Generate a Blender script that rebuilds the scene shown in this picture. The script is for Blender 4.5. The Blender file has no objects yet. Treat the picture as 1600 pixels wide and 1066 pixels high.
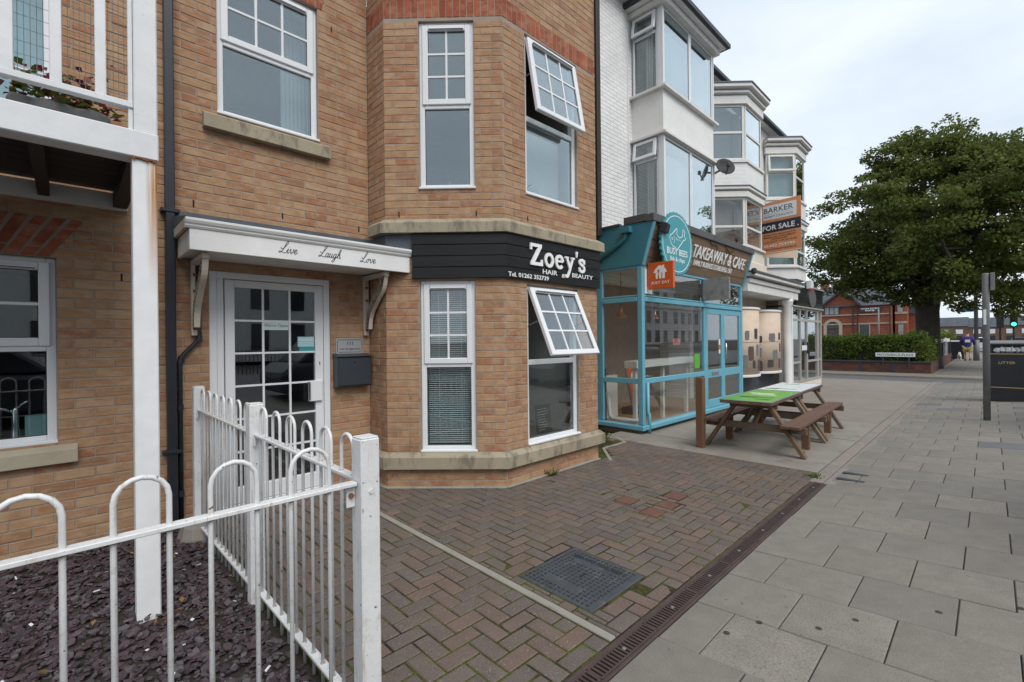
import bpy, bmesh, math, random
import numpy as np
from mathutils import Matrix, Vector
random.seed(7)
RNG = np.random.default_rng(11)
scene = bpy.context.scene
COL = scene.collection
R = math.radians

# ------------------------------------------------------------------ camera, sky, sun, exposure
CAMH = 1.525
THETA = R(46.1)      # heading: from the street direction (+X) towards the buildings (+Y)
ROLL = R(0.6)
FPX = 720.0          # focal length in photo pixels (photo 1600 wide)
cam_data = bpy.data.cameras.new('camera')
cam_data.sensor_width = 36.0
cam_data.sensor_fit = 'HORIZONTAL'
cam_data.lens = FPX / 1600 * 36
cam_data.clip_start = 0.05
cam_data.clip_end = 2000
cam = bpy.data.objects.new('camera', cam_data)
COL.objects.link(cam)
cam.matrix_world = Matrix.Translation((0, 0, CAMH)) @ Matrix.Rotation(THETA - math.pi / 2, 4, 'Z') @ Matrix.Rotation(math.pi / 2, 4, 'X') @ Matrix.Rotation(-ROLL, 4, 'Z')
scene.camera = cam

SUN_EL, SUN_AZ = R(50), R(-104)      # sun stands over the street side, azimuth measured from +X
world = bpy.data.worlds.new('World')
scene.world = world
world.use_nodes = True
wn, wl = world.node_tree.nodes, world.node_tree.links
wn.clear()
w_out = wn.new('ShaderNodeOutputWorld')
w_bg = wn.new('ShaderNodeBackground')
w_bg.inputs['Strength'].default_value = 0.10
w_sky = wn.new('ShaderNodeTexSky')
w_sky.sky_type = 'NISHITA'
w_sky.sun_disc = False
w_sky.sun_elevation = SUN_EL
w_sky.sun_rotation = math.pi / 2 - SUN_AZ
w_sky.dust_density = 2.0
w_tc = wn.new('ShaderNodeTexCoord')
w_map = wn.new('ShaderNodeMapping')
w_map.inputs['Scale'].default_value = (1.3, 1.3, 3.2)
w_n1 = wn.new('ShaderNodeTexNoise')
w_n1.inputs['Scale'].default_value = 1.6
w_n1.inputs['Detail'].default_value = 7
w_n1.inputs['Roughness'].default_value = 0.55
w_ramp = wn.new('ShaderNodeValToRGB')
w_ramp.color_ramp.elements[0].position = 0.30
w_ramp.color_ramp.elements[0].color = (4.9, 5.55, 6.25, 1)
w_ramp.color_ramp.elements[1].position = 0.68
w_ramp.color_ramp.elements[1].color = (6.8, 7.3, 7.8, 1)
w_mix = wn.new('ShaderNodeMix')
w_mix.data_type = 'RGBA'
w_mix.inputs['Factor'].default_value = 0.88
wl.new(w_tc.outputs['Generated'], w_map.inputs['Vector'])
wl.new(w_map.outputs['Vector'], w_n1.inputs['Vector'])
wl.new(w_n1.outputs['Fac'], w_ramp.inputs['Fac'])
wl.new(w_sky.outputs['Color'], w_mix.inputs['A'])
wl.new(w_ramp.outputs['Color'], w_mix.inputs['B'])
wl.new(w_mix.outputs['Result'], w_bg.inputs['Color'])
wl.new(w_bg.outputs['Background'], w_out.inputs['Surface'])

sun_data = bpy.data.lights.new('sun', 'SUN')
sun_data.energy = 1.5
sun_data.angle = R(35)
sun_data.color = (1.0, 0.96, 0.90)
sun = bpy.data.objects.new('sun', sun_data)
COL.objects.link(sun)
sd = Vector((math.cos(SUN_EL) * math.cos(SUN_AZ), math.cos(SUN_EL) * math.sin(SUN_AZ), math.sin(SUN_EL)))
sun.rotation_euler = sd.to_track_quat('Z', 'Y').to_euler()

vs = scene.view_settings
vs.view_transform = 'Standard'
vs.look = 'None'
vs.exposure = 0.64
vs.gamma = 1.0
vs.use_curve_mapping = False

# ------------------------------------------------------------------ helpers
def project(x, y, z):
    c, s = math.cos(THETA), math.sin(THETA)
    d = x * c + y * s
    if d < 0.2:
        return None
    a = (x * s - y * c) / d * FPX
    b = (CAMH - z) / d * FPX
    return (800 + a * math.cos(ROLL) + b * math.sin(ROLL), 533 - a * math.sin(ROLL) + b * math.cos(ROLL), d)

class Fr:
    """local frame on a wall face: s along it, t outwards, z up"""
    def __init__(self, o, d):
        l = math.hypot(*d)
        self.o = o
        self.d = (d[0] / l, d[1] / l)
        self.n = (self.d[1], -self.d[0])
    def p(self, s, t, z):
        return (self.o[0] + s * self.d[0] + t * self.n[0], self.o[1] + s * self.d[1] + t * self.n[1], z)

class Hinge:
    """a frame swung outwards about a horizontal axis at height zh, depth th"""
    def __init__(self, fr, zh, th, ang):
        self.fr, self.zh, self.th, self.a = fr, zh, th, ang
    def p(self, s, t, z):
        a, b = t - self.th, z - self.zh
        ca, sa = math.cos(self.a), math.sin(self.a)
        return self.fr.p(s, self.th + a * ca - b * sa, self.zh + a * sa + b * ca)

class Tilt:
    """free frame: origin, s axis, t axis (out), z axis as 3D vectors"""
    def __init__(self, o, sx, tx, zx):
        self.o, self.sx, self.tx, self.zx = Vector(o), Vector(sx).normalized(), Vector(tx).normalized(), Vector(zx).normalized()
    def p(self, s, t, z):
        return tuple(self.o + self.sx * s + self.tx * t + self.zx * z)

WORLD = Fr((0, 0), (1, 0))
class Ident:
    def p(self, s, t, z):
        return (s, t, z)
ID = Ident()

def setp(o, parent):
    if parent is not None:
        o.parent = parent
        if parent.type == 'EMPTY':
            o.matrix_parent_inverse = Matrix.Translation(-parent.location)

def tag(o, label=None, cat=None, group=None, kind=None):
    if label: o['label'] = label
    if cat: o['category'] = cat
    if group: o['group'] = group
    if kind: o['kind'] = kind
    return o

def thing(name, loc, label, cat, group=None):
    o = bpy.data.objects.new(name, None)
    o.empty_display_size = 0.2
    COL.objects.link(o)
    o.location = loc
    return tag(o, label, cat, group)

class MB:
    def __init__(self):
        self.v, self.f = [], []
    def add(self, vs, fs):
        n = len(self.v)
        self.v += vs
        self.f += [tuple(i + n for i in f) for f in fs]
        return self
    def box(self, fr, s0, s1, t0, t1, z0, z1):
        P = fr.p
        return self.add([P(s0, t0, z0), P(s1, t0, z0), P(s1, t1, z0), P(s0, t1, z0), P(s0, t0, z1), P(s1, t0, z1), P(s1, t1, z1), P(s0, t1, z1)],
                        [(0, 3, 2, 1), (4, 5, 6, 7), (0, 1, 5, 4), (1, 2, 6, 5), (2, 3, 7, 6), (3, 0, 4, 7)])
    def quad(self, a, b, c, d):
        return self.add([a, b, c, d], [(0, 1, 2, 3)])
    def prism(self, fr, poly, t0, t1):
        """polygon in the (s, z) plane of a frame, thick from t0 to t1"""
        n = len(poly)
        vs = [fr.p(s, t0, z) for s, z in poly] + [fr.p(s, t1, z) for s, z in poly]
        return self.add(vs, [tuple(range(n)), tuple(range(2 * n - 1, n - 1, -1))] + [(i, (i + 1) % n, n + (i + 1) % n, n + i) for i in range(n)])
    def slab(self, poly, z0, z1):
        """polygon in plan, thick from z0 to z1"""
        n = len(poly)
        vs = [(x, y, z0) for x, y in poly] + [(x, y, z1) for x, y in poly]
        return self.add(vs, [tuple(range(n)), tuple(range(2 * n - 1, n - 1, -1))] + [(i, (i + 1) % n, n + (i + 1) % n, n + i) for i in range(n)])
    def beam(self, a, b, w, h, up=(0, 0, 1)):
        a, b = Vector(a), Vector(b)
        d = (b - a).normalized()
        u = Vector(up)
        sx = d.cross(u)
        if sx.length < 1e-4:
            sx = d.cross(Vector((1, 0, 0)))
        sx.normalize()
        ux = sx.cross(d)
        vs = []
        for p in (a, b):
            for i, j in ((-1, -1), (1, -1), (1, 1), (-1, 1)):
                vs.append(tuple(p + sx * (w / 2 * i) + ux * (h / 2 * j)))
        return self.add(vs, [(0, 1, 2, 3), (7, 6, 5, 4), (0, 4, 5, 1), (1, 5, 6, 2), (2, 6, 7, 3), (3, 7, 4, 0)])
    def tube(self, pts, r, n=8, cap=True):
        pts = [Vector(p) for p in pts]
        rs = r if isinstance(r, (list, tuple)) else [r] * len(pts)
        d0 = (pts[1] - pts[0]).normalized()
        ref = Vector((0, 0, 1)) if abs(d0.z) < 0.9 else Vector((1, 0, 0))
        u = d0.cross(ref).normalized()
        vs, fs = [], []
        for i, p in enumerate(pts):
            if i == 0: d = d0
            elif i == len(pts) - 1: d = (pts[i] - pts[i - 1]).normalized()
            else: d = ((pts[i + 1] - pts[i]).normalized() + (pts[i] - pts[i - 1]).normalized()).normalized()
            u = (u - d * u.dot(d)).normalized()
            w = d.cross(u)
            for k in range(n):
                a = 2 * math.pi * k / n
                vs.append(tuple(p + (u * math.cos(a) + w * math.sin(a)) * rs[i]))
        for i in range(len(pts) - 1):
            for k in range(n):
                k2 = (k + 1) % n
                fs.append((i * n + k, i * n + k2, (i + 1) * n + k2, (i + 1) * n + k))
        if cap:
            fs.append(tuple(range(n - 1, -1, -1)))
            m = (len(pts) - 1) * n
            fs.append(tuple(range(m, m + n)))
        return self.add(vs, fs)
    def lathe(self, c, prof, n=16):
        vs, fs = [], []
        for r, z in prof:
            for k in range(n):
                a = 2 * math.pi * k / n
                vs.append((c[0] + r * math.cos(a), c[1] + r * math.sin(a), c[2] + z))
        for i in range(len(prof) - 1):
            for k in range(n):
                k2 = (k + 1) % n
                fs.append((i * n + k, i * n + k2, (i + 1) * n + k2, (i + 1) * n + k))
        fs.append(tuple(range(n - 1, -1, -1)))
        m = (len(prof) - 1) * n
        fs.append(tuple(range(m, m + n)))
        return self.add(vs, fs)
    def mesh(self, name, mat, smooth=False, recalc=True):
        me = bpy.data.meshes.new(name)
        me.from_pydata(self.v, [], self.f)
        if recalc:
            bm = bmesh.new()
            bm.from_mesh(me)
            bmesh.ops.recalc_face_normals(bm, faces=bm.faces)
            bm.to_mesh(me)
            bm.free()
        if mat is not None:
            me.materials.append(mat)
        if smooth:
            me.polygons.foreach_set('use_smooth', [True] * len(me.polygons))
        me.update()
        return me
    def build(self, name, mat, parent=None, smooth=False, bev=0, recalc=True, label=None, kind=None):
        o = bpy.data.objects.new(name, self.mesh(name, mat, smooth, recalc))
        COL.objects.link(o)
        setp(o, parent)
        if bev:
            m = o.modifiers.new('bevel', 'BEVEL')
            m.width = bev
            m.segments = 1
            m.limit_method = 'ANGLE'
            m.angle_limit = R(50)
        if smooth == 'auto':
            pass
        if label: o['label'] = label
        if kind: o['kind'] = kind
        return o

def box(name, mat, parent, fr, s0, s1, t0, t1, z0, z1, bev=0, **k):
    return MB().box(fr, s0, s1, t0, t1, z0, z1).build(name, mat, parent, bev=bev, **k)

def ribbon(mb, fr, pts, w, t0, t1, closed=False):
    """a flat stroke of width w (number or list) along 2D points, raised from t0 to t1"""
    n = len(pts)
    L, Rr = [], []
    for i in range(n):
        a = pts[(i - 1) % n] if (closed or i > 0) else pts[i]
        b = pts[(i + 1) % n] if (closed or i < n - 1) else pts[i]
        dx, dy = b[0] - a[0], b[1] - a[1]
        l = math.hypot(dx, dy) or 1
        ww = (w[i] if isinstance(w, (list, tuple)) else w) / 2
        L.append((pts[i][0] - dy / l * ww, pts[i][1] + dx / l * ww))
        Rr.append((pts[i][0] + dy / l * ww, pts[i][1] - dx / l * ww))
    m = n if closed else n - 1
    for i in range(m):
        j = (i + 1) % n
        q = [L[i], L[j], Rr[j], Rr[i]]
        vs = [fr.p(s, t1, z) for s, z in q] + [fr.p(s, t0, z) for s, z in q]
        mb.add(vs, [(0, 1, 2, 3), (0, 4, 5, 1), (2, 6, 7, 3), (1, 5, 6, 2), (3, 7, 4, 0)])
    return mb

def catmull(pts, k=5, closed=False):
    out = []
    n = len(pts)
    rng = range(n if closed else n - 1)
    for i in rng:
        p0 = pts[(i - 1) % n] if (closed or i > 0) else pts[i]
        p1, p2 = pts[i], pts[(i + 1) % n]
        p3 = pts[(i + 2) % n] if (closed or i < n - 2) else p2
        for j in range(k):
            t = j / k
            out.append(tuple(0.5 * (2 * p1[m] + (p2[m] - p0[m]) * t + (2 * p0[m] - 5 * p1[m] + 4 * p2[m] - p3[m]) * t * t + (3 * p1[m] - p0[m] - 3 * p2[m] + p3[m]) * t ** 3) for m in range(len(p1))))
    if not closed:
        out.append(tuple(pts[-1]))
    return out

def text_geo(body, bold=0.0, res=2):
    cu = bpy.data.curves.new('txt', 'FONT')
    cu.body = body
    cu.resolution_u = res
    cu.offset = bold
    o = bpy.data.objects.new('txt', cu)
    COL.objects.link(o)
    dg = bpy.context.evaluated_depsgraph_get()
    dg.update()
    me = o.evaluated_get(dg).to_mesh()
    vs = [tuple(v.co) for v in me.vertices]
    fs = [tuple(p.vertices) for p in me.polygons]
    o.evaluated_get(dg).to_mesh_clear()
    bpy.data.objects.remove(o)
    bpy.data.curves.remove(cu)
    return vs, fs

def text(mb, fr, body, s0, s1, z0, z1, t0, t1, bold=0.0, shear=0.0):
    """lettering stretched into the rectangle s0..s1, z0..z1 of a frame, from depth t0 to t1"""
    vs, fs = text_geo(body, bold)
    xs = [v[0] for v in vs]; ys = [v[1] for v in vs]
    x0, x1, y0, y1 = min(xs), max(xs), min(ys), max(ys)
    kx, ky = (s1 - s0) / (x1 - x0), (z1 - z0) / (y1 - y0)
    n = len(vs)
    V = []
    for t in (t1, t0):
        for x, y, _ in vs:
            zz = (y - y0) * ky
            V.append(fr.p(s0 + (x - x0) * kx + shear * zz, t, z0 + zz))
    F = [f for f in fs]
    edges = {}
    for f in fs:
        for a, b in zip(f, f[1:] + f[:1]):
            edges[(a, b)] = 1
    for a, b in list(edges):
        if (b, a) not in edges:
            F.append((b, a, a + n, b + n))
    return mb.add(V, F)

def letters(mb, name, mat, parent):
    """build lettering as one object per separate piece"""
    par = list(range(len(mb.v)))
    def find(i):
        while par[i] != i:
            par[i] = par[par[i]]; i = par[i]
        return i
    for f in mb.f:
        for q in f[1:]:
            a, b = find(f[0]), find(q)
            if a != b: par[b] = a
    groups = {}
    for f in mb.f: groups.setdefault(find(f[0]), []).append(f)
    for fs in groups.values():
        ids = sorted({i for f in fs for i in f}); mp = {i: k for k, i in enumerate(ids)}
        m = MB(); m.v = [mb.v[i] for i in ids]; m.f = [tuple(mp[i] for i in f) for f in fs]
        m.build(name, mat, parent)

# ------------------------------------------------------------------ materials
class NT:
    def __init__(self, name):
        self.m = bpy.data.materials.new(name)
        self.m.use_nodes = True
        self.n, self.l = self.m.node_tree.nodes, self.m.node_tree.links
        self.n.clear()
        self.out = self.n.new('ShaderNodeOutputMaterial')
    def new(self, t, **k):
        nd = self.n.new(t)
        for a, b in k.items():
            setattr(nd, a, b)
        return nd
    def set(self, nd, **k):
        for a, b in k.items():
            nd.inputs[a].default_value = b
        return nd
    def link(self, a, b):
        self.l.new(a, b)
    def coords(self, scale=(1, 1, 1), rnd=False):
        tc = self.new('ShaderNodeTexCoord')
        mp = self.new('ShaderNodeMapping')
        mp.inputs['Scale'].default_value = scale
        self.link(tc.outputs['Object'], mp.inputs['Vector'])
        if rnd:
            oi = self.new('ShaderNodeObjectInfo')
            ml = self.new('ShaderNodeMath', operation='MULTIPLY')
            ml.inputs[1].default_value = 37.0
            self.link(oi.outputs['Random'], ml.inputs[0])
            cb = self.new('ShaderNodeCombineXYZ')
            for i in range(3):
                self.link(ml.outputs[0], cb.inputs[i])
            self.link(cb.outputs[0], mp.inputs['Location'])
        return mp.outputs['Vector']
    def noise(self, vec, scale, detail=4, rough=0.55):
        nd = self.new('ShaderNodeTexNoise')
        nd.inputs['Scale'].default_value = scale
        nd.inputs['Detail'].default_value = detail
        nd.inputs['Roughness'].default_value = rough
        self.link(vec, nd.inputs['Vector'])
        return nd.outputs['Fac']
    def ramp(self, fac, stops):
        nd = self.new('ShaderNodeValToRGB')
        cr = nd.color_ramp
        while len(cr.elements) < len(stops):
            cr.elements.new(0.5)
        for e, (p, c) in zip(cr.elements, stops):
            e.position = p
            e.color = (*c, 1) if len(c) == 3 else c
        self.link(fac, nd.inputs['Fac'])
        return nd.outputs['Color']
    def mix(self, fac, a, b, mode='MIX'):
        nd = self.new('ShaderNodeMix', data_type='RGBA', blend_type=mode)
        for v, key in ((fac, 'Factor'), (a, 'A'), (b, 'B')):
            if isinstance(v, (int, float)):
                nd.inputs[key].default_value = v
            elif isinstance(v, tuple):
                nd.inputs[key].default_value = (*v, 1)
            else:
                self.link(v, nd.inputs[key])
        return nd.outputs['Result']
    def island(self):
        g = self.new('ShaderNodeNewGeometry')
        oi = self.new('ShaderNodeObjectInfo')
        ad = self.new('ShaderNodeMath', operation='ADD')
        self.link(g.outputs['Random Per Island'], ad.inputs[0])
        self.link(oi.outputs['Random'], ad.inputs[1])
        fr = self.new('ShaderNodeMath', operation='FRACT')
        self.link(ad.outputs[0], fr.inputs[0])
        return fr.outputs[0]
    def bsdf(self, col, rough=0.6, bump=None, bstr=0.2, bdist=0.01, metal=0, spec=0.5, coat=0):
        b = self.new('ShaderNodeBsdfPrincipled')
        if isinstance(col, tuple):
            b.inputs['Base Color'].default_value = (*col, 1)
        else:
            self.link(col, b.inputs['Base Color'])
        if isinstance(rough, (int, float)):
            b.inputs['Roughness'].default_value = rough
        else:
            self.link(rough, b.inputs['Roughness'])
        b.inputs['Metallic'].default_value = metal
        b.inputs['Specular IOR Level'].default_value = spec
        if coat:
            b.inputs['Coat Weight'].default_value = coat
        if bump is not None:
            bp = self.new('ShaderNodeBump')
            bp.inputs['Strength'].default_value = bstr
            bp.inputs['Distance'].default_value = bdist
            self.link(bump, bp.inputs['Height'])
            self.link(bp.outputs['Normal'], b.inputs['Normal'])
        self.link(b.outputs['BSDF'], self.out.inputs['Surface'])
        return self.m

def lerp3(a, b, t):
    return tuple(a[i] + (b[i] - a[i]) * t for i in range(3))
def sc3(a, k):
    return tuple(min(x * k, 1) for x in a)

def simple(name, col, rough=0.5, var=0.12, scale=6.0, fine=60.0, bstr=0.12, bdist=0.002, metal=0, spec=0.5, dirt=None, dirt_thr=0.62, dscale=3.0, stretch=(1, 1, 1), rnd=False):
    """one colour with uneven tone, fine grain, optional patches of dirt or rust with their own shape"""
    t = NT(name)
    v = t.coords(stretch, rnd)
    n1 = t.noise(v, scale, 5)
    c = t.ramp(n1, [(0.25, sc3(col, 1 - var)), (0.75, sc3(col, 1 + var))])
    n2 = t.noise(v, fine, 3)
    c = t.mix(0.5, c, t.ramp(n2, [(0.3, (1 - var,) * 3), (0.7, (1, 1, 1))]), 'MULTIPLY')
    if dirt:
        n3 = t.noise(v, dscale, 8, 0.7)
        f = t.ramp(n3, [(dirt_thr, (0, 0, 0)), (min(dirt_thr + 0.12, 1), (1, 1, 1))])
        c = t.mix(f, c, dirt)
    return t.bsdf(c, rough, n2, bstr, bdist, metal, spec)

def brick_mat(name, tones, rough=0.85):
    t = NT(name)
    v = t.coords((1, 1, 1), True)
    vs_ = t.coords((5, 5, 70), True)
    isl = t.island()
    n = len(tones)
    c = t.ramp(isl, [(i / n, tones[i]) for i in range(n)])
    for nd in t.n:
        if nd.type == 'VALTORGB': nd.color_ramp.interpolation = 'CONSTANT'
    streak = t.noise(vs_, 1.0, 4)
    c = t.mix(0.55, c, t.ramp(streak, [(0.3, (0.70, 0.66, 0.62)), (0.65, (1.06, 1.05, 1.03))]), 'MULTIPLY')
    blot = t.noise(v, 9.0, 5, 0.6)
    c = t.mix(t.ramp(blot, [(0.42, (0, 0, 0)), (0.75, (0.55, 0.55, 0.55))]), c, lerp3(tones[0], (0.27, 0.10, 0.055), 0.75))
    run = t.noise(t.coords((7, 7, 0.5)), 1.0, 5, 0.6)
    c = t.mix(0.55, c, t.ramp(run, [(0.30, (0.72, 0.69, 0.66)), (0.55, (1.0, 1.0, 1.0))]), 'MULTIPLY')
    big = t.noise(t.coords((1, 1, 1)), 0.9, 3)
    c = t.mix(0.5, c, t.ramp(big, [(0.3, (0.82, 0.80, 0.78)), (0.7, (1.06, 1.05, 1.04))]), 'MULTIPLY')
    smear = t.noise(t.coords((9, 9, 14), True), 1.0, 6, 0.65)
    c = t.mix(t.ramp(smear, [(0.46, (0, 0, 0)), (0.64, (0.6, 0.6, 0.6))]), c, sc3(lerp3(tones[0], (0.45, 0.36, 0.25), 0.45), 1.0))
    spot = t.noise(v, 55.0, 2)
    c = t.mix(t.ramp(spot, [(0.72, (0, 0, 0)), (0.76, (0.8, 0.8, 0.8))]), c, (0.05, 0.035, 0.025))
    return t.bsdf(c, rough, streak, 0.5, 0.004, 0, 0.25)

def glass_mat(name, tint=(0.86, 0.90, 0.90), boost=2.6, rough=0.0, refl=(0.93, 0.97, 1.0), bump=0.02):
    t = NT(name)
    tr = t.new('ShaderNodeBsdfTransparent')
    tr.inputs['Color'].default_value = (*tint, 1)
    gl = t.new('ShaderNodeBsdfGlossy')
    gl.inputs['Roughness'].default_value = rough
    gl.inputs['Color'].default_value = (*refl, 1)
    fr = t.new('ShaderNodeFresnel')
    geo = t.new('ShaderNodeNewGeometry')
    io = t.new('ShaderNodeMapRange')      # the pane does not bend light: same reflectance on both faces
    io.inputs['To Min'].default_value = 1.5
    io.inputs['To Max'].default_value = 1 / 1.5
    t.link(geo.outputs['Backfacing'], io.inputs['Value'])
    t.link(io.outputs['Result'], fr.inputs['IOR'])
    v = t.coords()
    nz = t.noise(v, 2.2, 2)
    bp = t.new('ShaderNodeBump')
    bp.inputs['Strength'].default_value = bump
    bp.inputs['Distance'].default_value = 0.02
    t.link(nz, bp.inputs['Height'])
    t.link(bp.outputs['Normal'], gl.inputs['Normal'])
    ml = t.new('ShaderNodeMath', operation='MULTIPLY')
    ml.use_clamp = True
    ml.inputs[1].default_value = boost
    t.link(fr.outputs[0], ml.inputs[0])
    mx = t.new('ShaderNodeMixShader')
    t.link(ml.outputs[0], mx.inputs['Fac'])
    t.link(tr.outputs[0], mx.inputs[1])
    t.link(gl.outputs[0], mx.inputs[2])
    t.link(mx.outputs[0], t.out.inputs['Surface'])
    return t.m

def emit(name, col, strength):
    t = NT(name)
    e = t.new('ShaderNodeEmission')
    e.inputs['Color'].default_value = (*col, 1)
    e.inputs['Strength'].default_value = strength
    t.link(e.outputs[0], t.out.inputs['Surface'])
    return t.m

def course_mat(name, col, mortar, axis, scale=1.0, rough=0.85, bstr=0.5, bw=0.225, bh=0.075, mort=0.010, var=0.25, dirt=None, tone2=None, dthr=0.6):
    """brickwork too far away to pick apart; axis = the wall's horizontal axis"""
    t = NT(name)
    tc = t.new('ShaderNodeTexCoord')
    sp = t.new('ShaderNodeSeparateXYZ')
    t.link(tc.outputs['Object'], sp.inputs[0])
    cb = t.new('ShaderNodeCombineXYZ')
    if axis == 'XY':
        ad = t.new('ShaderNodeMath', operation='SUBTRACT')
        t.link(sp.outputs[0], ad.inputs[0]); t.link(sp.outputs[1], ad.inputs[1])
        t.link(ad.outputs[0], cb.inputs[0])
    else:
        t.link(sp.outputs[axis], cb.inputs[0])
    t.link(sp.outputs[2], cb.inputs[1])
    br = t.new('ShaderNodeTexBrick')
    br.inputs['Scale'].default_value = scale
    br.inputs['Brick Width'].default_value = bw
    br.inputs['Row Height'].default_value = bh
    br.inputs['Mortar Size'].default_value = mort
    br.inputs['Mortar Smooth'].default_value = 0.4
    br.inputs['Bias'].default_value = 0.0
    br.inputs['Color1'].default_value = (*sc3(col, 1 - var), 1)
    br.inputs['Color2'].default_value = (*(tone2 or sc3(col, 1 + var)), 1)
    br.inputs['Mortar'].default_value = (*mortar, 1)
    nz0 = t.noise(tc.outputs['Object'], 9, 4)
    wob = t.new('ShaderNodeVectorMath', operation='MULTIPLY_ADD')
    t.link(nz0, wob.inputs[0])
    wob.inputs[1].default_value = (0.014, 0.014, 0)
    t.link(cb.outputs[0], wob.inputs[2])
    t.link(wob.outputs[0], br.inputs['Vector'])
    nz = t.noise(tc.outputs['Object'], 3, 6)
    c = t.mix(0.5, br.outputs['Color'], t.ramp(nz, [(0.3, (0.75, 0.75, 0.75)), (0.7, (1.05, 1.05, 1.05))]), 'MULTIPLY')
    if dirt:
        n3 = t.noise(tc.outputs['Object'], 5, 8, 0.7)
        c = t.mix(t.ramp(n3, [(dthr, (0, 0, 0)), (dthr + 0.15, (0.8, 0.8, 0.8))]), c, dirt)
    inv = t.new('ShaderNodeMath', operation='SUBTRACT')
    inv.inputs[0].default_value = 1.0
    t.link(br.outputs['Fac'], inv.inputs[1])
    hs = t.new('ShaderNodeMath', operation='MULTIPLY_ADD')
    t.link(t.noise(tc.outputs['Object'], 40, 4), hs.inputs[0])
    hs.inputs[1].default_value = 0.6
    t.link(inv.outputs[0], hs.inputs[2])
    return t.bsdf(c, rough, hs.outputs[0], bstr, 0.006, 0, 0.3)

BUFF = [(0.417, 0.26, 0.151), (0.374, 0.219, 0.126), (0.383, 0.197, 0.112), (0.443, 0.286, 0.168), (0.332, 0.193, 0.117), (0.413, 0.243, 0.138), (0.397, 0.25, 0.15), (0.357, 0.173, 0.098), (0.431, 0.274, 0.16), (0.404, 0.237, 0.129)]
M = {}
M['brick'] = brick_mat('buff_brick', BUFF)
M['redbrick'] = brick_mat('red_brick', [(0.34, 0.095, 0.050), (0.29, 0.080, 0.042), (0.37, 0.112, 0.060), (0.26, 0.072, 0.040)])
M['mortar'] = simple('mortar', (0.315, 0.258, 0.21), 0.95, 0.15, 5, 120, 0.4, 0.004)
M['stone'] = simple('sandstone', (0.33, 0.285, 0.205), 0.9, 0.16, 4, 90, 0.35, 0.004, stretch=(1, 1, 0.35), dirt=(0.175, 0.155, 0.118), dirt_thr=0.50, dscale=7)
M['stone2'] = simple('pale_sandstone', (0.40, 0.355, 0.265), 0.9, 0.12, 4, 90, 0.3, 0.003, dirt=(0.20, 0.175, 0.13), dirt_thr=0.60, dscale=3)
M['upvc'] = simple('white_plastic', (0.70, 0.715, 0.735), 0.28, 0.03, 3, 30, 0.03, 0.001, dirt=(0.60, 0.60, 0.58), dirt_thr=0.66, dscale=2)
M['glass'] = glass_mat('window_glass')
M['glass_shop'] = glass_mat('shop_glass', (0.96, 0.97, 0.96), 1.5, bump=0.008)
M['glass_up'] = glass_mat('upper_window_glass', (0.80, 0.86, 0.87), 3.6, refl=(0.90, 0.97, 0.99))
M['gasket'] = simple('black_rubber', (0.02, 0.02, 0.022), 0.6, 0.1)
M['black_board'] = simple('black_painted_board', (0.011, 0.0115, 0.013), 0.55, 0.35, 2, 45, 0.5, 0.003, stretch=(1, 1, 14), dirt=(0.028, 0.028, 0.03), dirt_thr=0.66, dscale=2, spec=0.3)
M['letter'] = simple('white_letters', (0.82, 0.82, 0.81), 0.4, 0.04)
M['white_wood'] = simple('white_painted_wood', (0.74, 0.74, 0.73), 0.45, 0.06, 4, 50, 0.15, 0.002, dirt=(0.50, 0.47, 0.42), dirt_thr=0.66, dscale=4)
M['cream_wood'] = simple('weathered_cream_wood', (0.55, 0.49, 0.41), 0.6, 0.12, 6, 60, 0.3, 0.002, dirt=(0.30, 0.24, 0.18), dirt_thr=0.60, dscale=9)
M['ink'] = simple('black_vinyl', (0.03, 0.03, 0.033), 0.5, 0.1)
M['lead'] = simple('lead_flashing', (0.085, 0.10, 0.12), 0.55, 0.25, 5, 30, 0.3, 0.003, dirt=(0.20, 0.22, 0.23), dirt_thr=0.62, dscale=6)
M['black_plastic'] = simple('black_drainpipe_plastic', (0.018, 0.022, 0.030), 0.38, 0.2, 3, 40, 0.1)
M['brown_strip'] = simple('dark_brown_strip', (0.022, 0.015, 0.012), 0.6, 0.2)
M['white_metal'] = simple('white_painted_steel', (0.66, 0.675, 0.69), 0.40, 0.06, 8, 40, 0.2, 0.002, dirt=(0.46, 0.38, 0.28), dirt_thr=0.64, dscale=14)
M['fence_white'] = simple('chipped_white_railing_paint', (0.67, 0.675, 0.68), 0.42, 0.06, 8, 60, 0.25, 0.002, dirt=(0.36, 0.29, 0.21), dirt_thr=0.60, dscale=24)
def chipped_paint():
    t = NT('chipped_white_railing_paint')
    v = t.coords()
    c = t.ramp(t.noise(v, 5, 5), [(0.3, (0.60, 0.605, 0.61)), (0.7, (0.71, 0.715, 0.72))])
    g = t.ramp(t.noise(v, 16, 7, 0.7), [(0.55, (0, 0, 0)), (0.74, (0.75, 0.75, 0.75))])
    c = t.mix(g, c, (0.43, 0.38, 0.31))
    vz = t.coords((70, 70, 5))
    st = t.ramp(t.noise(vz, 1.0, 4, 0.6), [(0.60, (0, 0, 0)), (0.72, (0.7, 0.7, 0.7))])
    c = t.mix(st, c, (0.40, 0.29, 0.19))
    ch = t.noise(v, 42, 4, 0.6)
    c = t.mix(t.ramp(ch, [(0.67, (0, 0, 0)), (0.70, (0.95, 0.95, 0.95))]), c, (0.13, 0.075, 0.045))
    return t.bsdf(c, 0.45, t.noise(v, 55, 4), 0.45, 0.003)
M['fence_white'] = chipped_paint()
M['weld'] = simple('grimy_rusty_weld', (0.42, 0.36, 0.29), 0.7, 0.25, 30, 90, 0.5, 0.003, dirt=(0.20, 0.09, 0.04), dirt_thr=0.50, dscale=40)
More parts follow.
